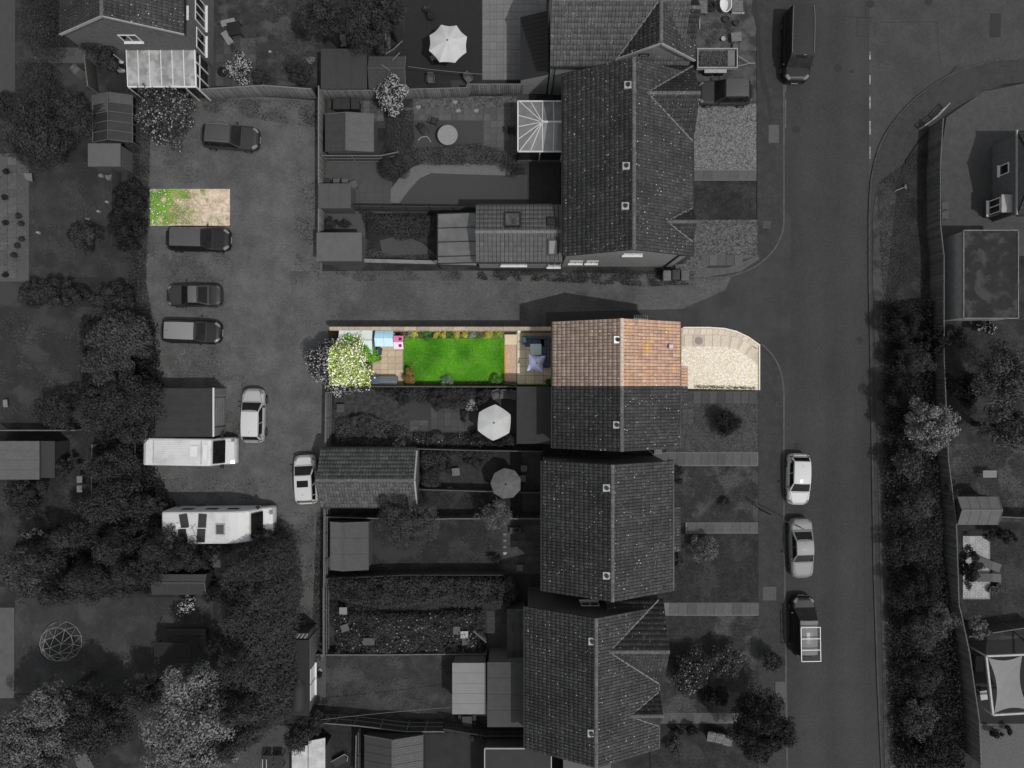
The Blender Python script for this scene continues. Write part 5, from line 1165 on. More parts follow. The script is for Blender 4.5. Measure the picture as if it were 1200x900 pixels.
WE('weeds along the foot of the house beside the side road', [(560, 316), (815, 318), (812, 334), (760, 336), (640, 330), (560, 328)], 7500, .12, 'dark', .1, (1.4, 3, .42))
WE('pale tufts at the verge of the side road below the boundary wall', [(380, 316), (560, 318), (560, 328), (420, 330)], 2600, .08, 'mid', .09, (.9, 5, .5))
WE('dark weeds at the foot of the lane fence', [(372, 600), (382, 600), (380, 745), (366, 745)], 2600, .2, 'dark', .1)
WE('thin weeds in the lane beside the conifers', [(340, 600), (368, 600), (366, 745), (345, 745)], 1900, .06, 'mid', .09, (.8, 5, .52))
WE('weeds around the garage and silver hatchback', [(262, 440), (290, 440), (282, 525), (262, 510)], 1500, .08, 'mid', .09, (.9, 5, .5))

# fence at the top of the yard, and the long garden fence
fence('garden_fence', 'pale double railed board fence closing the yard at the top', [(232, 118), (262, 115.5), (318, 112), (372, 116)], 1.8, mat('fence_pale', .09, .06, scale=6, tone=.13, wave=(4, 'X', .2, 2)), mat('rail_pale', .15, .11, scale=6), rails=(.1, .9, 1.6), group=None, side=1)
fence('garden_fence', 'board fence on the yard side of the upper gardens', [(381, 113), (381, 213), (381, 306)], 1.8, M_WOOD, mat('rail_pale', .15), side=-1)
fence('garden_fence', 'board fence behind the two umbrellas at the top', [(381, 116), (438, 117), (548, 114), (550, 110), (612, 110)], 1.7, M_WOOD, M_WOOD_L, side=1)
low_wall('boundary_wall', 'low brick wall with a pale coping along the upper edge of the side road', [(381, 306), (440, 308), (559, 311)], .85, M_BRICK_D, th=.22, cap=mat('coping_pale', .17, .12, scale=5))
low_wall('boundary_wall', 'short pale capped wall on the yard side at the lower left garden corner', [(379, 262), (379, 304)], .9, M_BRICK_D, th=.2, cap=mat('coping_pale', .17))
fence('garden_fence', 'dark fence between the curved path garden and the planted plot', [(385, 246), (425, 247.5), (560, 249)], 1.6, M_WOOD_D, M_WOOD_D)
fence('garden_fence', 'short fence between the slab patio garden and the curved path garden', [(384, 190), (450, 190), (470, 186)], 1.5, M_WOOD_D, M_WOOD_L)
# north boundary of coloured plot
fence('garden_fence', 'tan topped fence along the side road edge of the bright green garden', [(394, 387.5), (520, 388), (646, 387.5)], 1.75, mat('fence_tan', (.12, .11, .10), (.07, .065, .06), scale=6), M_WOOD_T, side=-1, post=.12)
mb = MB(); 
cr = thing('wall_coping', 'tan boards capping the side road fence of the bright garden', 'coping', (gx(394), gy(387), 1.8))
for i in range(18):
    a = gx(393.5+i*14.05); mb = MB(); mb.box(a+.01, a+.93, gy(387.5)-.13, gy(387.5)+.15, 1.82, 1.86); mb.build('board', mat('coping_board', (.40, .33, .25), (.30, .24, .18), scale=6, objrand=.25), cr)
fence('garden_fence', 'low dark fence below the bright green garden', [(386, 452.5), (500, 452.8), (606, 453)], 1.1, M_WOOD_D, mat('rail_dim', .06), top_rail=True)
fence('garden_fence', 'double rail fence beside the lane, below the blossom tree', [(389, 460), (388, 520)], 1.7, M_WOOD, M_WOOD_L, side=1)
fence('garden_fence', 'weathered lane fence beside the shed with two tone roof', [(387, 592), (386.5, 680)], 1.7, M_WOOD, M_WOOD_L, side=1)
fence('garden_fence', 'lower lane fence beside the overgrown ivy garden', [(386, 682), (386, 760)], 1.7, M_WOOD_D, M_WOOD_L, side=1)
fence('garden_fence', 'low fence with a pale cap between the two umbrella gardens', [(488, 524), (560, 526), (634, 527)], 1.4, M_WOOD_D, mat('rail_dim', .06))
fence('garden_fence', 'dark wire topped fence behind the grey umbrella', [(494, 571), (560, 573), (634, 575)], 1.1, M_WOOD_D, mat('rail_dim', .06))
fence('garden_fence', 'fence with broken pale rail above the long lawn', [(388, 602), (488, 605), (530, 604), (632, 604)], 1.3, M_WOOD_D, M_WOOD_L)
fence('garden_fence', 'dark fence along the bottom of the long lawn', [(388, 672), (480, 668), (590, 668)], 1.4, M_WOOD_D, M_WOOD_D)
fence('garden_fence', 'pale capped fence between the ivy garden and the square lawn', [(380, 762), (450, 762), (570, 761)], .9, M_WOOD_D, M_WOOD_L)
fence('garden_fence', 'triple rail fence under the square lawn, with broken panels', [(378, 835), (420, 838), (480, 845), (522, 845)], 1.6, M_WOOD_D, M_WOOD_L, side=1)
fence('garden_fence', 'dark fence under the pale roofed garden room', [(522, 842), (570, 850), (614, 850)], 1.6, M_WOOD_D, M_WOOD_D, side=1)
fence('garden_fence', 'short fence standing left of the bottom shed', [(423, 850), (422, 905)], 1.6, M_WOOD_D, M_WOOD_L, side=1)
# right side long fence
fence('garden_fence', 'long slatted fence climbing beside the shrubs right of the road', [(1088, 150), (1085, 200), (1085, 270), (1089, 305), (1089, 420), (1094, 535), (1103, 608), (1106, 700), (1109, 712), (1118, 755), (1129, 831), (1131, 880)], 1.8, mat('fence_dim', .05, .03, scale=5, tone=.075), mat('rail_dim2', .10, .06, scale=5), side=1)
fence('garden_fence', 'white topped entrance fence at the top of the verge', [(1076, 152), (1092, 140), (1104, 127)], .9, mat('fence_dim', .05), mat('rail_soft_white', .25, .15), boards=False, rails=(.3, .6))
fence('garden_fence', 'fence behind the small gabled shed on the right', [(1126, 600), (1220, 604)], 1.5, M_WOOD_D, mat('rail_dim2', .10))
fence('garden_fence', 'fence above the pergola on the right', [(1122, 738), (1200, 726)], 1.4, M_WOOD_D, mat('rail_dim2', .10))
fence('garden_fence', 'thin fence above the left hand shed', [(10, 503), (100, 503)], 1.3, M_WOOD_D, M_WOOD_L)
fence('garden_fence', 'wire line fence running down beside the left trees', [(120, 520), (119, 610)], 1.3, M_WOOD_D, M_WOOD_L)

# ================================================================= SHEDS
M_R1, M_R2, M_R3 = mat('roof_felt_dark', .034, .028, scale=3), mat('roof_felt_grey', .06, .05, scale=3), mat('roof_felt_pale', .085, .07, scale=3)
shed('garden_shed', 'two tone gabled shed next to the three wheelie bins', 381, 134, 438, 178, 'y', 1.95, 2.3, M_R1, M_R3, mid_px=406)
flat_block('garden_shed', 'flat dark grey shed with small items behind it by the yard fence', 'shed', 373, 215, 411, 244, 2.0, M_R2, seams=3, wall=M_WOOD)
flat_block('garden_shed', 'flat mid grey shed in the corner where yard and side road meet', 'shed', 371, 272.5, 424, 306, 2.1, M_FELT_L, wall=M_WOOD)
flat_block('garden_shed', 'wide dark felt roofed shed above the yard fence', 'shed', 376, 57, 430, 104, 2.1, M_R1, seams=3, wall=M_WOOD_D)
shed('garden_shed', 'dark shed with angled roof end beside the white blossom shrub', 432, 66, 475, 104, 'x', 1.9, 2.3, M_R1, mat('roof_felt_b', .044), mid_px=80, wall=M_WOOD_D)
shed('garden_shed', 'shed with a pale left strip and darker right slope by the lane', 387, 612, 432, 668, 'y', 2.0, 2.35, M_R3, M_R2, mid_px=402, seams=3)
shed('garden_shed', 'gabled shed with ribbed right slope at the bottom edge', 427, 862, 496, 930, 'y', 2.0, 2.7, M_R1, mat('corrugated_grey', .09, .07, scale=4, wave=(1.8, 'Y', .35)), mid_px=460, wall=M_WOOD_D, seams=7)
flat_block('garden_shed', 'low shed with pale flat roof cut by the left edge', 'shed', -20, 517, 46, 562, 2.1, M_R3, seams=-4, wall=M_WOOD_D)
flat_block('shed_lean_to', 'ribbed dark lean-to joined to the left edge shed', 'lean-to', 46.5, 517, 64, 560, 1.9, mat('ribbed_grey', .035, wave=(2, 'X', .35)), wall=M_WOOD_D)
shed('garden_shed', 'gabled shed with dark end wall beside the long fence on the right', 1122, 582, 1169, 615, 'x', 2.0, 2.5, M_R3, mat('roof_felt_c', .095, .08), mid_px=598, wall=M_WOOD_D)
flat_block('garden_shed', 'small plain grey roofed shed among the top left shrubs', 'shed', 103, 168, 141, 195, 2.0, M_FELT_L, wall=M_WOOD)
shed('garden_shed', 'dark slatted shed under the conifer branches', 178, 673, 241, 697, 'x', 1.8, 2.0, M_R1, mat('roof_felt_d', .05), mid_px=683, wall=M_WOOD_D)
gh = thing('greenhouse', 'dark framed greenhouse beside the pale flowering bush at top left', 'greenhouse', (gx(140), gy(140), 0))
x0, y1 = W(106, 110, 2.0); x1, y0 = W(153, 165, 2.0); nb = 5
mb = MB()
for i in range(nb+1):
    yy = y0+(y1-y0)*i/nb; mb.beam((x0, yy, 1.7), ((x0+x1)/2, yy, 2.3), .05); mb.beam(((x0+x1)/2, yy, 2.3), (x1, yy, 1.7), .05); mb.beam((x0, yy, 0), (x0, yy, 1.68), .05); mb.beam((x1, yy, 0), (x1, yy, 1.68), .05)
mb.beam(((x0+x1)/2, y0, 2.33), ((x0+x1)/2, y1, 2.33), .05); mb.beam((x0, y0, 1.73), (x0, y1, 1.73), .06); mb.beam((x1, y0, 1.73), (x1, y1, 1.73), .06); mb.build('frame', mat('frame_dim', .07), gh)
M_PANE = mat('greenhouse_glass', .03, .02, scale=1.2, rough=.12, spec=.5)
for i in range(nb):
    a = y0+(y1-y0)*i/nb+.03; d = y0+(y1-y0)*(i+1)/nb-.03
    for xs_ in ((x0, (x0+x1)/2-.03, 1.7, 2.28), ((x0+x1)/2+.03, x1, 2.28, 1.7)):
        mb = MB(); mb.add([(xs_[0], a, xs_[2]), (xs_[1], a, xs_[3]), (xs_[1], d, xs_[3]), (xs_[0], d, xs_[2])], [(0,1,2,3)]); mb.build('pane', M_PANE if i not in (4,) else mat('pane_pale', .07, .05), gh)

# conservatory with radiating bars
K2 = thing('conservatory', 'square glass roofed conservatory with white bars radiating from one point', 'conservatory', (gx(638), gy(200), 0))
x0, y1 = W(607, 118, 2.5); x1, y0 = W(659, 177, 2.5); cx_, cy_ = W(635.5, 143, 3.1); zc = 3.1; ze = 2.4
edge_pts = [(x1, y1)]+[(x0+(x1-x0)*t, y1) for t in (.8, .56, .28, .03)]+[(x0, y1-(y1-y0)*t) for t in (.28, .51, .76)]+[(x0+(x1-x0)*t, y0) for t in (.03, .28, .56, .8, 1)]
def ctr(k, n=13): 
    if k <= 1: return (cx_+(x1-cx_)*(1-k*.5) if k else x1, cy_)
    return (cx_, cy_)
cen = [(x1, cy_), (x0+(x1-x0)*.8, cy_)]+[(cx_, cy_)]*9+[(x0+(x1-x0)*.8, cy_), (x1, cy_)]
M_CG = mat('conservatory_glass', .17, .12, scale=1.5, rough=.15, spec=.5)
fr = MB()
for p, q in zip(edge_pts, cen): fr.beam((p[0], p[1], ze+.02), (q[0], q[1], zc+.02), .06, .05)
fr.beam((cx_, cy_, zc+.04), (x1, cy_, zc+.04), .13, .07); fr.tube((cx_, cy_, zc), (cx_, cy_, zc+.2), .14, .09, 10)
for a, c in (((x0, y0), (x1, y0)), ((x0, y1), (x1, y1)), ((x0, y0), (x0, y1))): fr.beam((a[0], a[1], ze-.02), (c[0], c[1], ze-.02), .1, .1)
for a in (x0, (x0+x1)/2, x1): fr.box(a-.04, a+.04, y0-.04, y0+.04, 0, ze)
for a in (y0, (y0+y1)/2, y1): fr.box(x0-.04, x0+.04, a-.04, a+.04, 0, ze)
fr.build('frame', mat('frame_white_soft', .5, .42, scale=4), K2)
for i in range(12):
    p, q = edge_pts[i], edge_pts[i+1]; a, c = cen[i], cen[i+1]
    mb = MB(); vs = [(p[0], p[1], ze), (q[0], q[1], ze)]+([(c[0], c[1], zc), (a[0], a[1], zc)] if a != c else [(a[0], a[1], zc)]); mb.add(vs, [tuple(range(len(vs)))]); mb.build('pane', M_CG, K2)
mb = MB(); mb.box(x0+.05, x1, y0-.02, y0+.02, .5, ze-.08); mb.build('side_pane', M_GLASS, K2); mb = MB(); mb.box(x0-.05, x1, y0-.05, y0+.05, 0, .5); mb.box(x0-.05, x0+.05, y0+.05, y1, 0, .5); mb.build('base_wall', M_BRICK, K2)

# ================================================================= UMBRELLAS
M_UM = mat('umbrella_pale', .42, .38, scale=2, rough=.8); M_UMD = mat('umbrella_grey', .11, .08, scale=3, rough=.9)
umbrella('parasol', 'large pale eight sided parasol on the dark terrace at the top', 524.5, 48.5, 24, 8, 2.6, M_UM, rot=.35, sag=.12)
umbrella('parasol', 'pale six sided parasol beside the slab patio', 579, 495.5, 21.5, 6, 2.5, M_UM, rot=math.pi/2-.07, sag=.1)
umbrella('parasol', 'faded grey ribbed parasol next to the second lowest pair of houses', 593, 567.5, 18.5, 9, 2.4, M_UMD, rib=mat('rib_pale', .2), rot=.3, sag=.06)
umbrella('parasol', 'small lilac star shaped half open parasol on the tan patio', 628.5, 425.5, 14, 4, 2.2, mat('umbrella_lilac', (.68, .72, .95), (.55, .60, .9), scale=3, rough=.6), rib=mat('rib_white', (.75, .75, .8)), rot=math.pi/4-.12, sag=.42)

# ================================================================= COLOURED GARDEN (between the fence and the neighbours)
M_SOILC = mat('garden_bed_soil', (.06, .045, .03), (.035, .03, .02), scale=4, rough=1)
sheet('garden_bed', R(385, 386, 606, 452), 4, M_SOILC)
M_LAWN_C = mat('bright_lawn', (.045, .20, .006), (.08, .28, .01), scale=2.2, rough=1, c3=(.16, .30, .04), scale3=.9, cells=(14, .65, 1.3), bump=.02, bscale=40)
sheet('lawn', [(472, 396), (490, 397), (510, 396), (540, 397), (565, 396), (592, 396.5), (592, 450), (473, 450)], 5, M_LAWN_C)
cover('grass', 'short bright green mown grass of the coloured garden', 'grass', R(473, 396.5, 591.5, 448), 30000, .05, mat('grass_blade', (.03, .15, .004), tone=(.14, .44, .02), rough=.8), .09, aspect=.3)
pt1 = sheet('patio', R(436, 403, 473, 452), 6, mat('patio_base_tan', (.25, .2, .15), rough=1)); slabs(pt1, 437, 403, 472, 448, 4, 6, .026, mat('slab_tan', (.50, .40, .29), (.42, .33, .23), scale=5, objrand=.18), gap=.025)
pt2 = sheet('gravel_strip', R(591, 392, 606, 451), 6, mat('pebble_mix', (.55, .38, .27), (.42, .3, .22), scale=14, rough=1, lo=.4, hi=.6, bump=.03, bscale=20, speck=((10, .38, (.8, .72, .62), 6), (13, .3, (.3, .16, .1), 5))))
slabs(pt2, 591.5, 392, 606, 404, 1, 1, .026, mat('slab_sand', (.68, .56, .40), (.6, .5, .36), scale=4))
mb = MB(); mb.box(gx(591.3), gx(593.3), gy(450), gy(405), .02, .07); o = mb.build('edging_strip', mat('edging_orange', (.62, .32, .07), (.5, .26, .06), scale=5)); o['kind'] = 'structure'
pt3 = sheet('patio', R(605, 388, 648, 451), 6, mat('patio_base_olive', (.2, .18, .12), rough=1)); slabs(pt3, 606, 390, 647, 450, 4, 6, .026, mat('slab_olive', (.66, .58, .42), (.56, .50, .36), scale=5, objrand=.2), gap=.03)
# sofa
M_SOFA = mat('sofa_navy', (.075, .10, .135), (.06, .08, .11), scale=5, rough=.85); M_SOFB = mat('sofa_frame', (.02, .024, .03), rough=.6)
so_ = thing('corner_sofa', 'dark navy L shaped corner sofa on the tan patio', 'sofa', (gx(634), gy(405), .03))
x0, x1 = gx(615.5), gx(643.5); y1 = gy(395); y0 = gy(431)
mb = MB(); mb.box(x0, x1, y1-.75, y1, .05, .3); mb.box(x1-.75, x1, y0, y1-.752, .05, .3); mb.build('base', M_SOFB, so_)
for i in range(3): a = x0+.03+i*.5; mb = MB(); mb.box(a, a+.47, y1-.72, y1-.2, .3, .44); mb.build('seat_cushion', M_SOFA, so_, bevel=.03)
for i in range(3): a = y1-.78-i*.52; mb = MB(); mb.box(x1-.72, x1-.2, a-.5, a, .3, .44); mb.build('seat_cushion', M_SOFA, so_, bevel=.03)
mb = MB(); mb.box(x1-.72, x1-.2, y1-.74, y1-.2, .3, .44); mb.build('seat_cushion', M_SOFA, so_, bevel=.03)
mb = MB(); mb.box(x0, x1, y1-.18, y1, .3, .72); mb.build('backrest', M_SOFA, so_, bevel=.03); mb = MB(); mb.box(x1-.18, x1, y0, y1-.182, .3, .72); mb.build('backrest', M_SOFA, so_, bevel=.03)
ac = thing('armchair', 'small blue grey patio armchair left of the navy corner sofa', 'armchair', (gx(614), gy(399), .03))
x0, y1 = gx(611.5), gy(394.5); mb = MB(); mb.box(x0, x0+.38, y1-.62, y1, .05, .4); mb.build('base', M_SOFB, ac); mb = MB(); mb.box(x0+.04, x0+.34, y1-.5, y1-.04, .4, .52); mb.build('seat_cushion', mat('cushion_blue', (.25, .34, .42), rough=.8), ac, bevel=.03); mb = MB(); mb.box(x0+.0, x0+.38, y1-.62, y1-.52, .4, .62); mb.build('armrest', M_SOFA, ac)
table_rect('patio_table', 'square pale green glass table beside the lilac parasol', 628, 409.5, .86, .86, mat('table_sage', (.56, .70, .68), (.48, .62, .62), scale=4, rough=.3), h=.5)
# greenhouse shed, playhouses, storage box
wr = thing('low_greenhouse', 'low greenhouse with white translucent roof panels under the blossom tree', 'greenhouse', (gx(418), gy(402), 0))
x0, y1 = W(397, 387, 1.9); x1, y0 = W(436.5, 416, 1.9); ym_ = W(0, 398.5, 2.2)[1]
for k, (a, d, ha, hd) in enumerate(((ym_+.03, y1, 2.15, 1.85), (y0, ym_-.03, 1.8, 2.15))):
    for i in range(3):
        xa_ = x0+(x1-x0)*i/3+.015; xb_ = x0+(x1-x0)*(i+1)/3-.015; mb = MB(); vs = [(xa_, a, ha), (xb_, a, ha), (xb_, d, hd), (xa_, d, hd)]; mb.add(vs+[(p[0], p[1], p[2]-.03) for p in vs], [(0,1,2,3),(7,6,5,4),(0,4,5,1),(1,5,6,2),(2,6,7,3),(3,7,4,0)]); mb.build('roof_panel', mat('white_panel', (.62, .68, .66), (.54, .62, .6), scale=2, rough=.4), wr)
mb = MB(); mb.box(x0+.05, x1-.05, y0+.05, y1-.05, 0, 1.78); mb.build('wall', mat('grey_blue_wall', (.2, .24, .26), rough=.6), wr); mb = MB(); mb.beam((x0, ym_, 2.17), (x1, ym_, 2.17), .05); mb.build('ridge_bar', mat('ridge_grey_blue', (.3, .34, .36)), wr)
def play(label, px0, py0, px1, py1, ha, hr, ra, rb, wl, win=0):
    x0, y1 = W(px0, py0, ha); x1, y0 = W(px1, py1, ha); r = thing('playhouse', label, 'playhouse', ((x0+x1)/2, (y0+y1)/2, 0)); ym = (y0+y1)/2
    mb = MB(); mb.add([(x0+.08, y0+.08, 0), (x1-.08, y0+.08, 0), (x1-.08, y1-.08, 0), (x0+.08, y1-.08, 0), (x0+.08, y0+.08, ha-.03), (x1-.08, y0+.08, ha-.03), (x1-.08, y1-.08, ha-.03), (x0+.08, y1-.08, ha-.03), (x0+.08, ym, hr-.06), (x1-.08, ym, hr-.06)],
        [(0,3,2,1),(0,1,5,4),(2,3,7,6),(1,2,6,9,5),(3,0,4,8,7),(4,5,9,8),(6,7,8,9)]); mb.build('wall', wl, r)
    for y, m_ in ((y1, ra), (y0, rb)):
        for i in range(2):
            a = x0+(x1-x0)*i/2+.006; d = x0+(x1-x0)*(i+1)/2-.006; vs = [(a, y, ha), (d, y, ha), (d, ym, hr), (a, ym, hr)]; mb = MB(); mb.add(vs+[(p[0], p[1], p[2]-.03) for p in vs], [(0,1,2,3),(7,6,5,4),(0,4,5,1),(1,5,6,2),(2,6,7,3),(3,7,4,0)]); mb.build('roof_panel', m_, r)
        if win:
            sgn = 1 if y == y0 else -1; yy = (y+ym)/2; zz = (ha+hr)/2; mb = MB(); s = (hr-ha)/(ym-y); xc = x0+(x1-x0)*.68; d_ = .11
            mb.add([(xc-d_, yy-d_, zz+.01-s*d_), (xc+d_, yy-d_, zz+.01-s*d_), (xc+d_, yy+d_, zz+.01+s*d_), (xc-d_, yy+d_, zz+.01+s*d_)], [(0,1,2,3)]); mb.build('roof_opening', mat('opening_dark', (.1, .02, .04)), r)
    return r
BL = mat('playhouse_blue', (.42, .66, .76), (.36, .6, .72), scale=3, rough=.5); BL2 = mat('playhouse_pale_blue', (.55, .74, .80), (.48, .68, .76), scale=3, rough=.5)
play('pale blue roofed playhouse in the coloured garden', 439.5, 387.5, 461, 406, 1.5, 1.85, BL, BL2, mat('playhouse_wall', (.35, .45, .5), rough=.6))
PK = mat('toy_pink', (.75, .25, .45), rough=.5); play('little pink and white toy house at the lawn corner', 461.5, 393.5, 473, 409, .9, 1.15, PK, mat('toy_pale_pink', (.8, .6, .7), rough=.5), mat('toy_magenta', (.5, .05, .22), rough=.5), win=1)
sb = thing('storage_box', 'long slate grey garden storage box on the small patio', 'storage box', (gx(456), gy(445), 0))
mb = MB(); x0, y1 = W(444, 441, .6); x1, y0 = W(465.5, 451, .6); mb.box(x0+.03, x1-.03, y0+.03, y1-.03, .02, .54); mb.build('box_body', mat('box_grey', (.08, .09, .10)), sb)
for k in range(4): a = y0+(y1-y0)*k/4; mb = MB(); mb.box(x0, x1, a+.006, a+(y1-y0)/4-.006, .56, .6+.01*(k in (1, 2))); mb.build('lid_plank', mat('box_lid', (.14, .155, .17), (.11, .125, .14), scale=4, objrand=.2), sb)
bin_('blue grey water butt like bin beside the storage box', 440, 446, mat('bin_blue', (.06, .09, .12), rough=.5), 0, .5, .5, .9)
bin_('small dark blue bin under the pale blue playhouse', 444, 412, mat('bin_navy', (.03, .05, .07), rough=.5), 0, .32, .5, .6)
# planting in the coloured garden
LF = lambda nm, a, b_: mat('leaf_c_'+nm, a, tone=b_, rough=.6)
G1, G2, Y1_, S1, O1 = LF('green', (.04, .12, .02), (.10, .24, .05)), LF('lime', (.16, .26, .03), (.4, .5, .08)), LF('yellow', (.35, .30, .03), (.65, .58, .12)), LF('sage', (.12, .2, .12), (.3, .4, .28)), LF('copper', (.13, .08, .02), (.28, .19, .06))
bl = [(480, S1, 4), (499, G1, 6), (512, Y1_, 4), (520, Y1_, 3.5), (527, G1, 4.5), (536, Y1_, 4.5), (545, Y1_, 4), (554, S1, 5), (573, Y1_, 4.5), (585, G2, 5), (484, Y1_, 4)]
nm_ = ['pale sage clump first in the top border', 'broad blue green plant in the top border', 'first yellow clump of the top border', 'second yellow clump of the top border', 'green clump between the yellow plants', 'bright yellow clump with green beside it', 'yellow clump near the middle of the top border', 'sage green clump right of the yellow plants', 'separate yellow clump far right of the border', 'lime clump at the right end of the border', 'yellowish tuft nearest the pink toy house']
for (px, m_, r), l in zip(bl, nm_): tree('border_plant', l, 'plant', px, 391.5, r, .45, m_, leaf=.11, base=.05, dens=700, cr=.5)
cover('border_planting', 'low green planting filling the narrow border beneath the side fence', 'ground cover', R(473, 389, 591, 396), 2600, .18, LF('border', (.07, .08, .04), (.26, .26, .13)), .09)
cover('border_planting', 'low dark planting along the bottom border of the bright lawn', 'ground cover', R(473, 447, 606, 452.5), 2600, .25, LF('border_dark', (.025, .045, .015), (.08, .13, .04)), .09)
tree('shrub', 'silvery green shrub in the bottom border of the lawn', 'shrub', 525, 446, 7.5, .6, S1, leaf=.12, base=.05, dens=700)
tree('shrub', 'green shrub at the bottom right corner of the lawn', 'shrub', 583, 445, 7.5, .6, G1, leaf=.12, base=.05, dens=700)
tree('shrub', 'rusty copper shrub at the bottom left corner of the lawn', 'shrub', 478, 440, 11.5, .9, O1, leaf=.12, base=.05, dens=600)
tree('shrub', 'small green plant at the corner of the terracotta house', 'shrub', 644, 448, 4.5, .4, G1, leaf=.1, base=.05, dens=700)
tree('shrub', 'small leafy plant under the greenhouse edge', 'shrub', 441, 419, 5, .8, G1, leaf=.12, base=.05, dens=700)
pot('tiny white topped post lamp at the patio edge', 608.5, 388.5, .12, mat('lamp_white', .8), h=.5, name='garden_light')
hedge('leafy_shrub', 'bright green leafy shrub between the blossom tree and greenhouse', 'shrub', [(398, 389), (406, 388), (420, 394), (436, 410), (440, 420), (430, 424), (412, 416), (400, 402)], 2.6, mat('leaf_c_vivid', (.06, .20, .01), tone=(.18, .42, .03)), dens=600, leaf=.17, bump=.4)
# blossom tree straddling the plot boundary
M_BLm = mat('leaf_blossom_green', (.16, .26, .03), tone=(.52, .62, .12), rough=.6); M_BLf = mat('petal_cream', (.74, .72, .55), tone=(.95, .94, .86), rough=.6)
split_mats = [M_BLm, M_BLf]
ins_pts = poly_w([(386.5, 380), (500, 380), (500, 452.3), (384, 452.3)], 0)
def inside_plot(X, Y, Z):
    """foliage standing over the coloured plot: right of the lane fence and above the garden fence"""
    return (X > -13.25+(Y-2)*.04) & (Y > -.15)
tree('blossom_tree', 'big cream blossom tree at the corner, bright over the plot and grey outside', 'tree', 399, 428, 41, 4.6, ML['dark'], leaf=.17, ry_px=40, flowers=(M_PET, .20, .115), split=lambda X, Y, Z: inside_plot(X, Y, Z), k=90, cr=.23, base=.5, seed=11, dens=620)
# ================================================================= BACK GARDENS (grey): surfaces
M_DECKD = mat('dark_terrace', .013, .010, scale=2, rough=.8); M_PALE_T = mat('pale_terrace', .14, .12, scale=3, rough=.9, objrand=.1)
sheet('dark_terrace', R(475, -60, 565, 94), 3, M_DECKD)
tr = sheet('pale_terrace', R(565, -60, 641, 94), 3, mat('pale_terrace_bed', .085, .07)); slabs(tr, 565.5, -30, 640, 93.5, 9, 14, .012, M_PALE_T, gap=.02)
sheet('scrub_lawn', R(240, -30, 378, 100), 3, mat('scrub', .034, .018, scale=1.5, rough=1, c3=.055, scale3=.7, bump=.03, bscale=20))
t_ = sheet('patio', R(246, 30, 300, 101), 4, mat('patio_dim', .03)); slabs(t_, 253, 45, 300, 101, 5, 6, .018, M_SLAB_D)
sheet('gravel_bed', R(484, 113, 606, 127), 4, M_GRAV)
t_ = sheet('patio', R(383, 113, 452, 150), 3, mat('patio_dim', .03)); slabs(t_, 385, 118, 450, 150, 8, 4, .014, mat('slab_checker', .075, .05, scale=4, objrand=.55))
t_ = sheet('patio', R(475, 126, 607, 182), 3, mat('patio_mid', .05)); slabs(t_, 476, 127, 566, 141, 12, 2, .014, M_SLAB, gap=.02); slabs(t_, 567, 126, 606, 181, 5, 7, .014, M_SLAB, gap=.02)
sheet('artificial_lawn', R(484, 142, 566, 178), 5, mat('mat_grey', .040, .036, scale=6)); sheet('gravel_bed', R(452, 142, 484, 182), 3, mat('slate_bed', .03, .015, scale=12))
t_ = sheet('patio', R(381, 180, 460, 250), 3, mat('patio_grey_plain', .055, .045, scale=2)); slabs(t_, 411, 216, 458, 245, 5, 3, .014, mat('slab_even', .06, .052, scale=4, objrand=.1), gap=.02)
sheet('gravel_path', [(452, 238), (458, 222), (470, 206), (484, 196), (500, 189), (600, 190), (598, 206), (505, 203), (492, 209), (480, 222), (468, 238)], 5, mat('gravel_mid', .13, .09, scale=20, rough=1, lo=.4, hi=.6, bump=.03, bscale=20))
sheet('artificial_lawn', [(455, 249), (458, 240), (468, 238), (480, 222), (492, 209), (505, 203), (618, 205), (618, 249)], 4, M_LAWN_F)
sheet('flower_bed', [(478, 182), (655, 182), (655, 192), (478, 192)], 4, mat('bed_soil', .03, .018, scale=5)); sheet('slab_yard', R(618, 192, 656, 249), 4, mat('yard_dark', .03, .02, scale=2))
sheet('gravel_bed', R(382, 250, 428, 306), 3, mat('gravel_dim', .07, .04, scale=20, lo=.4, hi=.6)); sheet('gravel_bed', [(445, 282), (470, 275), (495, 285), (512, 300), (512, 306), (450, 306)], 4, mat('gravel_dim2', .06, .035, scale=16, lo=.4, hi=.6))
# garden below the bright one
sheet('gravel_bed', [(392, 455), (480, 455), (480, 520), (392, 520)], 3, mat('gravel_dim3', .05, .02, scale=3, rough=1, bump=.02, bscale=24))
t_ = sheet('patio', R(478, 455, 606, 522), 3, mat('patio_dim', .03)); slabs(t_, 505, 474, 560, 508, 7, 4, .014, mat('slab_soft', .055, .045, scale=4, objrand=.2), gap=.03); slabs(t_, 480, 492, 502, 506, 2, 2, .014, M_SLAB_D, gap=.03); slabs(t_, 562, 455, 605, 520, 4, 6, .014, mat('slab_dark_grey', .03, .025, scale=4, objrand=.2), gap=.03)  # slabs nearest the house are a darker grey
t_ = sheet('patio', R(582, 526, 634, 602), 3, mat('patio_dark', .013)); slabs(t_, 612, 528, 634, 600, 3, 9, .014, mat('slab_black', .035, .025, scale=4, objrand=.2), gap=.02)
sheet('back_lawn', R(492, 528, 582, 572), 3, mat('lawn_scrubby', .035, .015, scale=1.4, rough=1)); sheet('back_lawn', R(494, 576, 600, 602), 3, M_LAWN_D)
sheet('back_lawn', R(434, 606, 588, 660), 3, mat('lawn_long', .022, .014, scale=1.4, rough=1, c3=.032, scale3=.5, bump=.02, bscale=40)); t_ = sheet('patio', R(588, 606, 634, 672), 3, mat('patio_dark2', .035)); slabs(t_, 590, 606, 633, 670, 5, 7, .014, mat('slab_mottled', .05, .03, scale=2, objrand=.35), gap=.02)
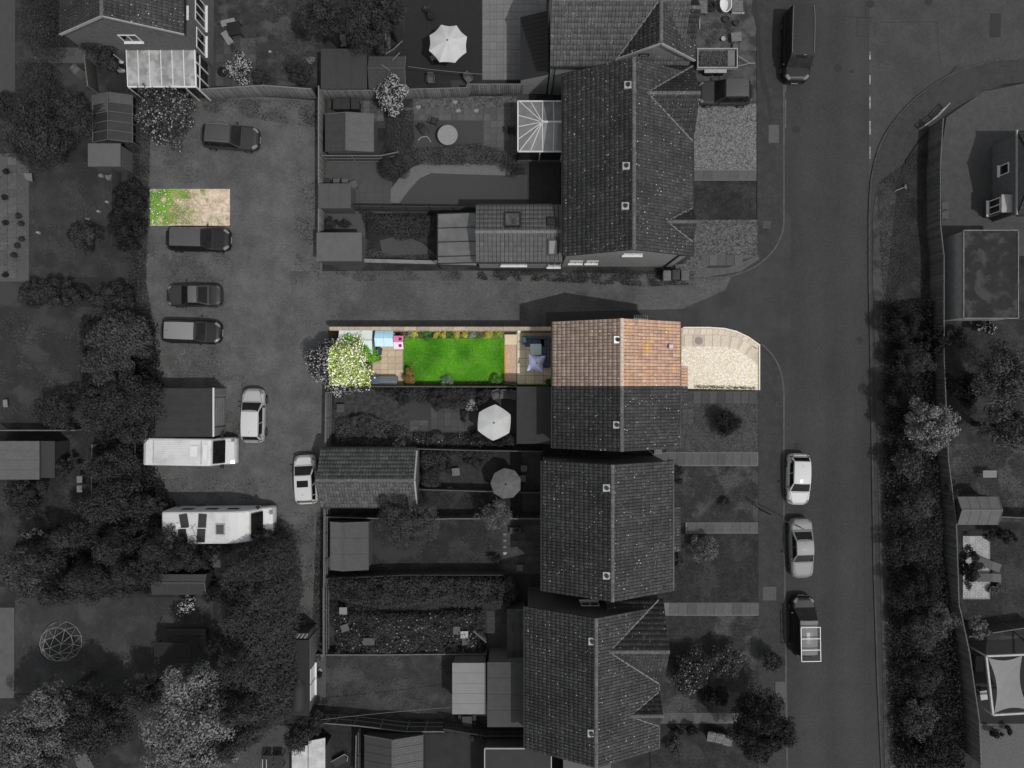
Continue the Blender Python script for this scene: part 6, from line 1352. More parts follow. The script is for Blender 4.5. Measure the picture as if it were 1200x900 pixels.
t_ = sheet('patio', R(570, 716, 618, 776), 3, mat('patio_mid2', .035)); slabs(t_, 571, 722, 596, 774, 3, 6, .014, mat('slab_soft2', .05, .035, scale=3, objrand=.25), gap=.03)
sheet('back_lawn', R(379, 768, 532, 842), 3, mat('lawn_square', .038, .022, scale=.9, rough=1, c3=.05, scale3=.5, bump=.02, bscale=40)); sheet('gravel_bed', R(369, 768, 382, 826), 4, mat('path_strip', .06, .05, scale=4))
sheet('back_lawn', R(380, 850, 423, 960), 3, M_LAWN_D); sheet('back_lawn', R(497, 860, 568, 960), 3, mat('lawn_low', .028, .02, scale=1.2, rough=1))
# left side
t_ = sheet('patio', R(-40, 180, 34, 330), 3, mat('patio_left', .06)); slabs(t_, -12, 184, 20, 326, 3, 15, .014, M_SLAB, gap=.03, stagger=.5); slabs(t_, 20, 262, 32, 290, 1, 3, .014, M_SLAB, gap=.03)
sheet('gravel_path', R(-60, -30, 18, 118), 3, mat('path_left', .045, .038, scale=3)); t_ = sheet('patio', R(40, 56, 112, 74), 4, mat('patio_left', .06)); slabs(t_, 44, 57, 98, 66, 5, 1, .018, M_SLAB_D)
sheet('back_lawn', R(-40, 190, 150, 325), 2, mat('lawn_left', .034, .022, scale=.8, rough=1, c3=.02, scale3=.4, bump=.02, bscale=40))
sheet('back_lawn', R(-40, 360, 120, 505), 2, mat('lawn_left2', .026, .014, scale=1, rough=1, c3=.036, scale3=.5, bump=.02, bscale=40))
sheet('back_lawn', R(-40, 510, 120, 640), 2, M_LAWN_D); sheet('back_lawn', R(18, 700, 250, 812), 3, mat('lawn_lower_left', .034, .022, scale=1, rough=1, c3=.045, scale3=.5, bump=.02, bscale=40))
sheet('concrete_pad', R(-60, 712, 17, 818), 4, mat('pad_grey', .075, .06, scale=2)); sheet('back_lawn', R(240, 855, 325, 960), 3, mat('lawn_bottom', .05, .03, scale=3))
sheet('concrete_pad', R(325, 850, 345, 960), 3, mat('pad_grey2', .05, .04))
M_STAR = mat('slab_pattern', .30, .25, scale=3, objrand=.12); M_MOTIF = mat('slab_motif', .10)
t_ = sheet('patio', R(1128, 628, 1160, 702), 4, mat('patio_white', .20, .14, scale=3)); slabs(t_, 1128, 628, 1158, 700, 4, 9, .018, M_STAR, gap=.02)
for i in range(4):
    for j in range(9):
        if (i+j) % 2 == 0:
            x = gx(1128+7.5*(i+.5)); y = gy(628+8*(j+.5)); mb = MB(); r = .16
            for k in range(4): a = (x+r*math.cos(k*math.pi/2), y+r*math.sin(k*math.pi/2)); c = (x+r*math.cos((k+1)*math.pi/2), y+r*math.sin((k+1)*math.pi/2)); mb.beam((a[0], a[1], .046), (c[0], c[1], .046), .03, .004)
            o = mb.build('slab_motif', M_MOTIF); o['kind'] = 'structure'

# ================================================================= TREES AND SHRUBS
T = tree
D1, D2, MI, PA, SI, IV = ML['darkest'], ML['dark'], ML['mid'], ML['pale'], ML['silver'], ML['ivy']
# bottom left
T('broadleaf_tree', 'big pale broadleaf tree at the lower left, the largest light crown', 'tree', 224, 852, 64, 9.5, SI, leaf=.22, ry_px=76, k=210, cr=.18, seed=3, dens=420)
T('broadleaf_tree', 'pale leafed tree filling the bottom left corner', 'tree', 42, 868, 58, 8, PA, leaf=.2, ry_px=62, k=120, cr=.2, seed=5, dens=400)
T('broadleaf_tree', 'dark round tree between the two pale bottom left crowns', 'tree', 112, 846, 48, 6.5, D2, leaf=.18, ry_px=48, k=110, cr=.2, seed=8, dens=400)
T('broadleaf_tree', 'medium tree above the bottom left corner tree', 'tree', 62, 822, 28, 7.5, PA, leaf=.2, k=60, cr=.25, seed=9)
T('broadleaf_tree', 'small dark tree just left of the big pale crown', 'tree', 168, 812, 24, 5, D2, leaf=.18, k=50, seed=10)
# tall conifers in the middle left
for px, py, r, h, m, l in ((300, 656, 34, 5.5, D2, 'dark conifer at the top of the tall conifer row'), (312, 690, 20, 7.5, D2, 'conifer nearest the lane in the tall row'), (284, 712, 36, 9, D2, 'second big conifer down the tall row'), (284, 768, 38, 9, D2, 'middle conifer of the tall row, behind the long garage'),
                           (286, 822, 36, 8.5, D2, 'conifer beside the big pale crown, low in the row'), (280, 862, 34, 8, D2, 'lowest conifer of the tall row'), (262, 688, 24, 8, D1, 'darkest conifer at the left side of the tall row'), (262, 745, 22, 8, D1, 'dark conifer tucked behind the tall row')):
    T('conifer_tree', l, 'tree', px, py, r, h, m, leaf=.26, aspect=.26, cone=True, k=int(r*5.5), cr=.2, base=.5, dens=900, jitter=.5, seed=px)
T('bush', 'leafy dark bush between the long garage and white roofed shed', 'bush', 352, 862, 23, 3, D2, leaf=.16, ry_px=22, k=40, seed=4); T('bush', 'dark bush at the end of the triple rail fence', 'bush', 372, 845, 14, 2.5, D2, leaf=.16, seed=6)
hedge('conifer_hedge', 'tall dense conifer hedge column standing over the motorhome nose', 'hedge', [(262, 652), (282, 640), (318, 632), (338, 636), (345, 680), (343, 740), (346, 800), (336, 846), (300, 860), (272, 850), (264, 800), (262, 740), (262, 690)], 6.2, D2, dens=440, leaf=.26, aspect=.3, bump=.16, edge=1.6, jitter=.55, top=3.2)
# left wood
for px, py, r, ry, h, m, k, l in ((140, 395, 42, 38, 6, MI, 90, 'mottled mid grey tree left of the black hatchback'), (124, 428, 36, 30, 5, MI, 60, 'pale edged tree above the dark thicket'), (148, 470, 42, 40, 6, D2, 80, 'dark thicket tree left of the flat roofed garage'), (118, 480, 34, 30, 5, D2, 60, 'dark low tree over the left lawn'),
        (160, 500, 22, 28, 5, D2, 50, 'tree pressed against the left wall of the garage'), (132, 552, 34, 42, 4.5, D2, 90, 'wide dark tree left of the long white van'), (130, 590, 40, 36, 6, D2, 90, 'dark tree above the dense conifer belt'), (170, 592, 22, 18, 3.5, D2, 45, 'dark tree behind the motorhome tail'),
        (30, 668, 34, 34, 7, MI, 60, 'grey rounded tree at the left edge of the conifer belt'), (66, 480, 34, 26, 3, D2, 50, 'scrubby bush growing on the upper left lawn'), (30, 585, 30, 26, 2, IV, 40, 'pale tipped bush beneath the left edge shed'), (76, 546, 16, 14, 2.2, D2, 20, 'small dark bush right of the left edge shed'),
        (60, 345, 62, 20, 2.8, D2, 70, 'long dark hedge like bush across the left gardens'), (130, 350, 34, 22, 3, D2, 40, 'bush between the left hedge and the charcoal saloon'), (150, 250, 26, 60, 2.6, D1, 70, 'dark scrub strip left of the coloured parking bay'), (97, 275, 27, 22, 2.2, IV, 40, 'fine leaved flowering bush on the left lawn')):
    T('tree' if h > 4 else 'bush', l, 'tree' if h > 4 else 'bush', px, py, r, h, m, leaf=.17, ry_px=ry, k=k, cr=.26, dens=380, seed=px+py, base=.1)
for px, py, r, l in ((90, 625, 34, 'conifer in the upper part of the dense dark belt'), (140, 640, 38, 'conifer in the middle of the dense dark belt'), (190, 640, 34, 'conifer just below the motorhome'), (60, 650, 32, 'conifer at the left of the dense dark belt'), (110, 672, 40, 'low conifer in the dense dark belt'), (160, 668, 32, 'conifer left of the slatted shed'), (215, 652, 28, 'conifer overhanging the slatted shed'), (75, 690, 32, 'lowest conifer of the belt, above the lower lawn')):
    T('conifer_tree', l, 'tree', px, py, r, 6.5, D2, leaf=.25, aspect=.3, cone=True, k=int(r*3.8), cr=.22, base=.3, dens=680, jitter=.5, seed=px+3)
hedge('undergrowth', 'dark undergrowth beneath the left hand trees', 'undergrowth', [(90, 370), (178, 380), (184, 455), (160, 520), (190, 580), (240, 650), (250, 700), (20, 700), (10, 640), (100, 600), (115, 520), (90, 480)], 1.2, D1, dens=110, leaf=.26, kind='stuff')
# top left
hedge('clipped_hedge', 'clipped dark hedge, the upper of two at the top left', 'hedge', [(15, -20), (50, -20), (55, 40), (50, 58), (30, 60), (15, 45)], 2.6, D2, dens=560, leaf=.12, bump=.12)
hedge('clipped_hedge', 'clipped dark hedge, the lower of two at the top left', 'hedge', [(14, 64), (36, 61), (50, 72), (52, 100), (50, 140), (12, 125)], 2.6, D2, dens=560, leaf=.12, bump=.12)
T('broadleaf_tree', 'spreading dark tree below the top left hedges', 'tree', 42, 160, 42, 5.5, D2, leaf=.16, ry_px=46, k=90, cr=.24, seed=21); T('bush', 'dark bush left of the dark framed greenhouse', 'bush', 86, 135, 24, 3.5, D2, leaf=.16, ry_px=36, k=50, seed=22)
T('bush', 'bush in the corner under the top left trees', 'bush', 15, 125, 24, 3, D2, leaf=.16, seed=23)
T('wall_shrub', 'large shrub growing against the brick gable at top left', 'shrub', 122, 60, 27, 4.4, D2, leaf=.15, ry_px=19, k=40, seed=24, cr=.3)
T('laurel_bush', 'big round bush with many pale leaf tips above the first parked car', 'bush', 191, 134, 37, 3.2, D2, leaf=.18, ry_px=40, k=80, cr=.24, flowers=(M_PET_D, .10, .13), seed=25, dens=380)
# top centre
for px, py, r, ry, h, l in ((380, 18, 34, 28, 7, 'dark spreading tree at the top edge'), (430, 30, 36, 34, 6.5, 'fine leaved tree right of the dark spreading tree'), (455, 12, 28, 24, 7, 'dark tree crown at the top edge beside the terrace')):
    T('broadleaf_tree', l, 'tree', px, py, r, h, D2, leaf=.16, ry_px=ry, k=80, cr=.22, seed=px)
T('blossom_shrub', 'white flowering shrub beside the slabs at the top left garden', 'shrub', 282, 80, 19, 2, D2, leaf=.13, ry_px=17, flowers=(mat('petal_white_grey', .16, tone=.36), .16, .11), seed=30)
T('blossom_shrub', 'tall white flowering shrub between the two dark sheds', 'shrub', 460, 110, 21, 3, D2, leaf=.13, ry_px=26, flowers=(mat('petal_white_grey', .16, tone=.36), .18, .11), seed=31)
T('bush', 'dim bush in the scrubby garden above the pale fence', 'bush', 352, 88, 18, 1.6, D2, leaf=.14, seed=32); T('bush', 'low bush beside the flowering shrub at top', 'bush', 308, 92, 14, 1.4, D2, leaf=.14, seed=33)
WE('scattered dark plants over the scrubby garden at the top', R(300, 8, 372, 96), 5200, .3, 'mid', .11, (.7, 4, .45)); WE('thin weeds round the patio by the top left house', R(246, 20, 305, 60), 900, .15, 'dark', .1, (.9, 4, .5))
WE('planting along the fence of the slab patio garden', R(452, 130, 486, 182), 2200, .4, 'dark', .12)
T('bush', 'round fine leaved bush left of the curved gravel path', 'bush', 461, 196, 20, 1.8, D2, leaf=.12, ry_px=18, k=40, dens=560, seed=34)
T('spiky_bush', 'spiky bush by the end of the curved gravel path', 'bush', 602, 194, 16, 1.8, D2, leaf=.3, aspect=.14, ry_px=13, k=20, seed=35)
hedge('mixed_border', 'mixed planting between the slab patio and the curved gravel path', 'border', [(482, 182), (490, 172), (520, 170), (560, 166), (600, 178), (596, 190), (490, 190)], .8, MI, dens=480, leaf=.13)
hedge('planting', 'dark leafy planting beside the glass roofed canopy', 'planting', [(420, 242), (440, 250), (512, 252), (512, 275), (490, 276), (466, 280), (455, 272), (430, 272)], .8, D2, dens=480, leaf=.13)
hedge('planting', 'low dark planting along the boundary wall', 'planting', [(424, 292), (440, 290), (452, 300), (512, 298), (512, 307), (424, 307)], .5, MI, dens=480, leaf=.12)
T('bush', 'small bush behind the corner shed roof', 'bush', 388, 262, 9, 1.0, D2, leaf=.12); T('bush', 'second small bush behind the corner shed roof', 'bush', 404, 262, 8, .9, D2, leaf=.12)
# garden below bright garden
for px, py, r, ry, h, m, l in ((516, 468, 18, 14, 1.6, D2, 'dark shrub under the fence of the bright lawn'), (470, 466, 15, 10, 1.2, D2, 'low shrub below the copper shrub'), (566, 466, 10, 12, 1.4, D2, 'shrub left of the folding chairs'), (425, 495, 22, 14, 1.0, MI, 'pale scrub beside the lane fence'), (455, 508, 22, 11, 1.0, D2, 'dark scrub above the tiled outbuilding'),
        (560, 512, 24, 10, 1.5, D1, 'rounded dark leaved shrub left of the pale parasol base'), (585, 520, 20, 9, 1.3, D1, 'rounded dark shrub below the pale parasol'), (516, 514, 24, 8, .9, MI, 'flower bed shrub below the slab patio'), (545, 487, 5, 9, .8, D2, 'narrow shrub at the patio corner')):
    T('shrub', l, 'shrub', px, py, r, h, m, leaf=.14, ry_px=ry, dens=460, base=.05)
T('flowering_plant', 'little white flowering clump by the slab patio', 'plant', 553, 475, 8, .6, D2, leaf=.11, base=.05, flowers=(mat('petal_white_grey', .16, tone=.36), .14, .13)); T('flowering_plant', 'white dotted clump above the tiled outbuilding', 'plant', 468, 518, 11, .7, D2, leaf=.11, ry_px=7, base=.05, flowers=(mat('petal_white_grey', .16, tone=.36), .12, .14))
hedge('planting', 'dark shrub bank under the low fence of the bright garden', 'planting', [(432, 455), (600, 455), (574, 464), (556, 470), (534, 482), (505, 474), (480, 470), (450, 464)], .9, D2, dens=460, leaf=.14, bump=.6)
hedge('planting', 'scrubby bank between the lane fence and tiled outbuilding', 'planting', [(392, 492), (430, 486), (470, 502), (482, 508), (482, 523), (392, 523)], .8, MI, dens=300, leaf=.13, bump=.7)
hedge('planting', 'flower bed strip below the soft grey slab patio', 'planting', [(484, 508), (540, 510), (570, 504), (606, 512), (606, 524), (484, 524)], .8, D2, dens=420, leaf=.14, bump=.6, flowers=(M_PET_D, .01, .1))
hedge('planting', 'overgrown plants right of the tiled outbuilding gable', 'planting', [(493, 530), (520, 528), (526, 545), (512, 556), (516, 572), (494, 572)], 1.0, IV, dens=420, leaf=.16, bump=.6)
hedge('planting', 'shaded bed along the cap fence left of the grey parasol', 'planting', [(530, 528), (582, 528), (574, 540), (540, 538)], .8, D2, dens=420, leaf=.14, bump=.6)
WE('mossy growth over the gravel left of the slab patio', R(392, 456, 480, 500), 3500, .1, 'mid', .09, (.9, 5, .5))
# gardens further down
T('willowy_tree', 'willowy fine leaved tree right of the tiled outbuilding', 'tree', 482, 612, 44, 4.5, MI, leaf=.2, aspect=.28, ry_px=36, k=90, cr=.22, seed=41, dens=330); T('willowy_tree', 'dark fine leaved tree hanging over the outbuilding corner', 'tree', 462, 590, 24, 4, D2, leaf=.18, aspect=.3, seed=42)
T('fluffy_tree', 'pale fluffy small tree below the grey ribbed parasol', 'tree', 578, 604, 29, 3.4, PA, leaf=.2, aspect=.3, ry_px=21, k=60, cr=.24, seed=43, dens=300)
for px, py, r, ry, h, m, l in ((520, 545, 14, 12, 1.2, D2, 'shrub beside the white bargeboard'), (502, 552, 12, 14, 1.3, IV, 'glossy leaved shrub near the outbuilding gable'), (556, 540, 16, 9, 1.0, D2, 'dim shrub above the grey parasol'), (540, 528, 22, 8, 1.3, D2, 'dark shrub along the cap fence'), (470, 630, 18, 14, 1.6, MI, 'branchy shrub by the two tone shed'),
        (580, 656, 8, 7, .8, D2, 'small shrub at the end of the long lawn'), (592, 672, 10, 5, .7, MI, 'little pale shrub at the lawn corner'), (590, 690, 16, 14, 1.2, MI, 'feathery plant at the end of the ivy bank'), (448, 548, 22, 24, .1, MI, 'x')):
    if h > .2: T('shrub', l, 'shrub', px, py, r, h, m, leaf=.14, ry_px=ry, dens=420, base=.05)
hedge('ivy_bank', 'long overgrown ivy bank across the garden below the long lawn', 'hedge', [(384, 678), (480, 676), (600, 680), (606, 700), (600, 712), (560, 716), (500, 712), (440, 716), (384, 706)], 1.9, D2, dens=480, leaf=.17, bump=.6)
hedge('overgrown_bed', 'overgrown glossy planting above the square lawn', 'planting', [(392, 716), (450, 722), (500, 722), (566, 716), (568, 766), (480, 769), (392, 768)], .9, IV, dens=560, leaf=.15, bump=.7, flowers=(M_PET_D, .012, .12))
hedge('overgrown_bed', 'thin scrub around the chairs in the ivy garden', 'planting', [(384, 706), (440, 714), (430, 730), (400, 740), (384, 735)], .4, D2, dens=300, leaf=.13)
T('shrub', 'pale shrub next to the flat roof extension corner', 'shrub', 584, 770, 13, 1, MI, leaf=.12, ry_px=7, base=.05, dens=460); T('shrub', 'wispy plant below the pale roofed garden room', 'shrub', 566, 864, 22, .8, MI, leaf=.13, ry_px=8, base=.05, dens=300)
T('spiky_bush', 'big spiky plant where ivy bank meets the lowest houses', 'bush', 585, 706, 18, 1.6, MI, leaf=.34, aspect=.12, ry_px=13, k=20, seed=46)
# front gardens
T('spiky_bush', 'round dark spiky bush alone on the dark gravel front garden', 'bush', 852, 495, 20, 1.7, D1, leaf=.36, aspect=.13, ry_px=18.5, k=70, seed=51, cr=.3, dens=1100)
T('round_bush', 'round open twiggy bush on the dark front lawn', 'bush', 826, 643, 20, 1.9, PA, leaf=.14, ry_px=20, k=60, cr=.22, seed=52, dens=330)
T('shrub', 'dark shrub against the front wall of the second lowest pair', 'shrub', 795, 556, 9, 1.4, D2, leaf=.14, ry_px=16, seed=53, base=.1); T('shrub', 'tiny dark plant on the upper front lawn', 'shrub', 851, 587, 7.5, .7, D2, leaf=.12, ry_px=6, seed=54, base=.05)
T('shrub', 'low pale shrub at the porch corner', 'shrub', 794, 658, 9, .7, MI, leaf=.12, seed=55, base=.05)
T('flowering_bush', 'large flowering bush in front of the lowest front gable', 'bush', 806, 788, 32, 2.3, D2, leaf=.15, ry_px=34, k=70, cr=.25, flowers=(M_PET_D, .035, .10), seed=56); T('round_bush', 'rounded pale bush right of the large flowering bush', 'bush', 853, 776, 27, 2.4, MI, leaf=.14, ry_px=24, k=80, cr=.2, flowers=(M_PET_D, .02, .09), seed=57)
T('round_bush', 'small round bush standing at the edge of the pavement', 'bush', 903, 774, 14.5, 2, D2, leaf=.14, ry_px=15.5, k=40, seed=58); T('broadleaf_tree', 'large very dark tree overhanging the road at the bottom', 'tree', 893, 850, 45, 6, D1, leaf=.17, ry_px=50, k=150, cr=.19, seed=59, dens=460)
T('bush', 'dark bush between the flowering bush and the dark tree', 'bush', 838, 815, 24, 2.2, D1, leaf=.15, ry_px=16, seed=60); T('shrub', 'small shrub below the bottom garden path', 'shrub', 788, 872, 13, .9, MI, leaf=.12, seed=61, base=.05); T('bush', 'dark hedge like bush below the bottom path', 'bush', 800, 855, 26, 1.2, D1, leaf=.14, ry_px=8, seed=62, base=.05)
WE('uneven grass on the upper front lawn', R(795, 547, 887, 611), 9000, .05, 'pale', .07, (.8, 4, .5)); WE('uneven grass on the round bush front lawn', R(804, 626, 887, 705), 8000, .05, 'mid', .07, (.7, 6, .46)); WE('grass over the lowest front lawn', R(790, 722, 887, 830), 8000, .06, 'pale', .08, (.7, 6, .5)); WE('dark grass of the lawn opposite the manhole', R(809, 213, 884, 257), 5200, .08, 'dark', .09)
WE('weeds dotted over the corner gravel drive', R(812, 260, 886, 300), 900, .1, 'darkest', .1, (1.3, 7, .62)); WE('pale low plants beside the porch', R(788, 625, 806, 700), 700, .12, 'mid', .09)
# right side of the road
for px, py, r, ry, h, m, k, l in ((1062, 378, 24, 24, 3.2, D1, 40, 'uppermost dark bush on the verge'), (1070, 420, 25, 24, 3.2, D2, 40, 'dark bush on the verge below the uppermost one'), (1062, 462, 26, 24, 3.2, D1, 45, 'dark bush beside the pale flowering tree'), (1064, 545, 24, 24, 3, MI, 40, 'bush under the pale flowering tree'),
        (1076, 592, 26, 27, 3, MI, 45, 'verge bush level with the white parked car'), (1068, 640, 25, 24, 2.6, D2, 40, 'verge bush level with the silver saloon'), (1076, 690, 30, 28, 3, D1, 50, 'verge bush above the twiggy one'), (1086, 742, 27, 24, 3.4, MI, 60, 'twiggy verge bush level with the roof rack van'), (1084, 792, 27, 24, 2.8, D2, 45, 'second lowest verge bush'), (1078, 842, 25, 26, 2.2, MI, 40, 'verge bush near the bottom edge'), (1086, 884, 30, 22, 2.2, D1, 45, 'lowest verge bush at the bottom edge'), (1100, 395, 18, 24, 2.6, D1, 30, 'dark bush against the fence under the flat block')):
    T('verge_bush', l, 'bush', px, py, r, h, m, leaf=.13+.05*(py % 3), aspect=(.6, .35, .5)[py % 3], ry_px=ry, k=k, cr=.26, seed=py, base=.1, dens=360)
T('twiggy_bush', 'pale twiggy bush with fine radiating stems on the lower verge', 'bush', 1104, 728, 24, 3.0, PA, leaf=.4, aspect=.08, ry_px=22, k=26, cr=.3, seed=170, dens=260)
T('twiggy_bush', 'feathery bush with drooping stems high on the verge', 'bush', 1078, 428, 20, 4.0, MI, leaf=.4, aspect=.1, ry_px=14, k=20, cr=.3, seed=171, dens=300)
T('flowering_tree', 'pale flowering tree rising out of the verge bushes', 'tree', 1090, 498, 31, 5.2, SI, leaf=.2, ry_px=38, k=90, cr=.2, flowers=(M_PET_D, .04, .13), seed=70, dens=340)
T('broadleaf_tree', 'large soft mid grey tree at the right edge', 'tree', 1178, 440, 42, 6.5, MI, leaf=.2, ry_px=44, k=90, cr=.24, seed=71); T('broadleaf_tree', 'second soft grey tree at the right edge, lower one', 'tree', 1182, 500, 34, 6, MI, leaf=.2, ry_px=32, k=70, cr=.24, seed=72)
T('bush', 'dark tree shaded bush between the fence and soft grey trees', 'bush', 1128, 455, 26, 2.2, D1, leaf=.16, ry_px=24, seed=73); T('bush', 'white flowered bush under the flat block edge', 'bush', 1155, 385, 20, 1.4, D1, leaf=.14, ry_px=9, seed=74, flowers=(M_PET_D, .05, .13)); T('bush', 'dim bush left of the white flowered one', 'bush', 1122, 392, 14, 1, D2, leaf=.13, seed=75)
T('bush', 'shrub between the small gabled shed and fence', 'bush', 1115, 575, 11, 2, D2, leaf=.14, ry_px=16, seed=76); T('conifer_bush', 'tall dark bush left of the patterned patio', 'bush', 1136, 662, 13, 2.4, D1, leaf=.14, ry_px=42, k=40, seed=77); T('bush', 'low dark hedge above the patterned patio', 'bush', 1175, 628, 26, 1.3, D1, leaf=.13, ry_px=10, seed=78)
T('small_tree', 'pale leafed small tree above the pergola corner', 'tree', 1146, 735, 18, 3, PA, leaf=.24, ry_px=14, seed=79); T('bush', 'dark bush under the pergola edge', 'bush', 1170, 858, 26, 1, D1, leaf=.13, ry_px=7, seed=80, base=.05)
hedge('undergrowth', 'dark undergrowth between the verge bushes', 'undergrowth', [(1040, 352), (1096, 350), (1100, 500), (1108, 640), (1124, 760), (1136, 905), (1052, 905), (1040, 560)], .9, D1, dens=150, leaf=.22, kind='stuff', z0=.12)
WE('pale ragged grass along the left side of the verge bushes', [(1030, 352), (1052, 352), (1050, 500), (1056, 700), (1064, 900), (1040, 900), (1034, 560)], 9000, .25, 'pale', .12, (.7, 9, .5)); WE('coarse grass on the open verge', [(1028, 215), (1060, 190), (1090, 160), (1096, 350), (1034, 352), (1028, 250)], 14000, .18, 'dark', .11, (.6, 3, .4)); WE('thin grass strip along the verge edge', [(1024, 240), (1042, 240), (1042, 560), (1050, 905), (1036, 905), (1028, 560)], 6500, .16, 'mid', .1, (.6, 6, .45))
for pl, n, m, l in ((R(245, 2, 375, 98), 0, 'mid', ''), (R(-5, 195, 135, 322), 6000, 'mid', 'rough grass of the left lawn'), (R(-5, 365, 95, 500), 6000, 'mid', 'rough grass of the middle left lawn'), (R(20, 705, 245, 805), 7000, 'mid', 'rough grass of the lower left lawn'), (R(434, 607, 588, 662), 4500, 'mid', 'grass of the long lawn'), (R(382, 770, 530, 838), 5500, 'mid', 'grass of the square lawn'), (R(1125, 522, 1200, 600), 3000, 'mid', 'grass beside the small gabled shed'), (R(150, 560, 330, 660), 3500, 'dark', 'weeds on the yard around the motorhome')):
    if n: WE(l, pl, n, .07, m, .09, (.6, n/999, .46))
# weeds round the yard edges, pots, stones
for i, (px, py, l) in enumerate(((366, 672, 'pale twiggy plant in the lane beside the conifers'),)): pass
T('wispy_plant', 'pale wispy plant growing along the lane beside the conifers', 'plant', 350, 698, 8, .8, SI, leaf=.22, aspect=.12, ry_px=26, dens=110, base=.05, seed=90)
T('blossom_shrub', 'white blossom clump beneath the dark slatted shed', 'shrub', 217, 712, 14, 1.6, D1, leaf=.13, ry_px=16, flowers=(mat('petal_white_grey', .16, tone=.36), .10, .12), seed=91); T('blossom_shrub', 'narrow white blossom strip above the conifer belt', 'shrub', 43, 626, 16, 1.4, D1, leaf=.13, ry_px=6, flowers=(mat('petal_white_grey', .16, tone=.36), .2, .1), seed=92)

# ================================================================= SMALL THINGS
M_BINK = mat('bin_black', .022, rough=.5); M_BING = mat('bin_grey', .07, rough=.5)
for px, l in ((395, 'left of the three black wheelie bins by the top fence'), (405, 'middle of the three black wheelie bins by the top fence'), (416, 'right of the three black wheelie bins by the top fence')): bin_(l, px, 121.5, M_BINK, 0, group='wheelie bins by the top fence', sx=.6, sy=.75)
for px, py, l, m in ((782, 323, 'pale bin, left of three at the corner house gable', M_CONC), (792.5, 322, 'dark bin, middle of three at the corner house gable', M_BINK), (803, 323, 'light lidded bin, right of three at the corner house gable', M_BING)): bin_(l, px, py, m, 0, group='bins at the corner gable', sx=.55)
for px, py, r_, l in ((834, 864, -10, 'left of three bins leaning together in the bottom front garden'), (844, 866, -12, 'middle of three bins leaning together in the bottom front garden'), (853.5, 869, -14, 'right of three bins leaning together in the bottom front garden')): bin_(l, px, py, M_BINK, r_, group='bins in the bottom front garden', lid=mat('bin_lid_pale', .16, .06, scale=5), sx=.6, sy=.65)
for px, py, r_, l in ((771, 527, 4, 'dark bin left of the two between the pairs of houses'),): bin_(l, px, py, M_BING, r_)
# top left garden clutter
table_rect('garden_table', 'dark round cornered table on the top left patio', 274, 33, 1.0, 1.0, mat('table_black', .012, rough=.5), 10)
for px, py, a, b, r_, l in ((267, 26, 1.1, .5, 12, 'pale lounger panel above the dark table'), (266, 44, .5, 1.1, 32, 'pale lounger panel left of the dark table')): table_rect('bench', l, px, py, a, b, mat('cushion_pale', .20, .14, scale=4), r_, h=.4, cat='bench')
pot('small round pale pot left of the flowering shrub', 274, 56, .26, M_BING, IV, group=None); pot('black round pot beside the white flowering shrub at top', 260, 84, .33, M_BLACK, D1); stone('round grey stepping stone on the scrubby garden', 364, 70, .36, M_CONC, .05); stone('tiny pale stone by the scrubby garden path', 316, 60, .12, mat('stone_pale', .25), .1)
table_rect('pallet_bench', 'small slatted pallet bench above the wide dark shed', 402, 47, .5, .95, M_WOOD_L, 0, h=.3, cat='bench', planks=4); 
for k, (a, c, r_) in enumerate(((466, 49, 42), (464, 66, 45), (456, 57, 30), (452, 79, -35))):
    x, y = W(a, c, 2.4); mb = MB(); mb.beam((-.4, 0, 0), (.4, 0, 0), .07, .04); o = mb.build('plank', M_WOOD_L); o.location = (x, y, 2.36 if c > 60 else 2.0); o.rotation_euler = (0, 0, math.radians(r_)); tag(o, ('upper loose plank lying by the dark angled shed', 'loose plank over the corner of the angled shed', 'short plank left of the other loose ones', 'lowest loose plank on the angled shed roof')[k], 'plank')
fence('picket_rail', 'pale single rail running up beside the dark angled shed', [(457, 60), (457, 22)], 1.8, M_WOOD_D, M_WOOD_L)
# dark terrace things
table_rect('side_table', 'small dark table half hidden under the large pale parasol', 508, 67, .5, .4, M_WOOD_L, 25, h=.5); pot('leafy pot above the large pale parasol', 505, 18, .3, M_BLACK, IV); pot('leafy pot left of the parasol top', 500, 10, .25, M_BLACK, MI)
for px, py, rz, l in ((549, 92, 35, 'grey chair by the fence under the dark terrace'), (505, 93, 0, 'dark chair at the foot of the dark terrace'), (600, 153, 90, 'black chair on the slabs by the conservatory')): chair(l, px, py, rz, M_BLACK if 'black' in l else M_BING)
for px, py, l in ((528, 108, 'pale rubble piece left of the fence corner'), (495, 110, 'pale rubble piece near the second shrub'), (533, 119, 'pale planter stone on the gravel strip'), (537, 129, 'small pale pot on the slab path'), (490, 125, 'white stone at the left end of the gravel strip'), (572, 104, 'pale stone by the rail fence'), (558, 129, 'small dark stone on the slab path')): stone(l, px, py, .22, mat('rubble_pale', .22, .12, scale=6), .14)
table_round('round grey table on the lawn mat below the top gardens', 524.5, 158, .78, mat('table_grey', .20, .17, scale=4))
for px, py, rz, l in ((497, 152, 40, 'dark garden chair left of the round grey table'), (509, 141, 160, 'dark garden chair above the round grey table')): chair(l, px, py, rz, M_BINK)
tb = thing('hosepipe', 'pale loose loop of hose left of the round table', 'hose', (gx(498), gy(163), .03)); mb = MB(); P_ = [(490, 165, .06), (494, 161, .06), (500, 160, .06), (503, 163, .06), (505, 167, .06)]
for a, c in zip(P_[:-1], P_[1:]): mb.tube((gx(a[0]), gy(a[1]), a[2]), (gx(c[0]), gy(c[1]), c[2]), .03, n=6)
mb.build('tube', M_WHITE2, tb)
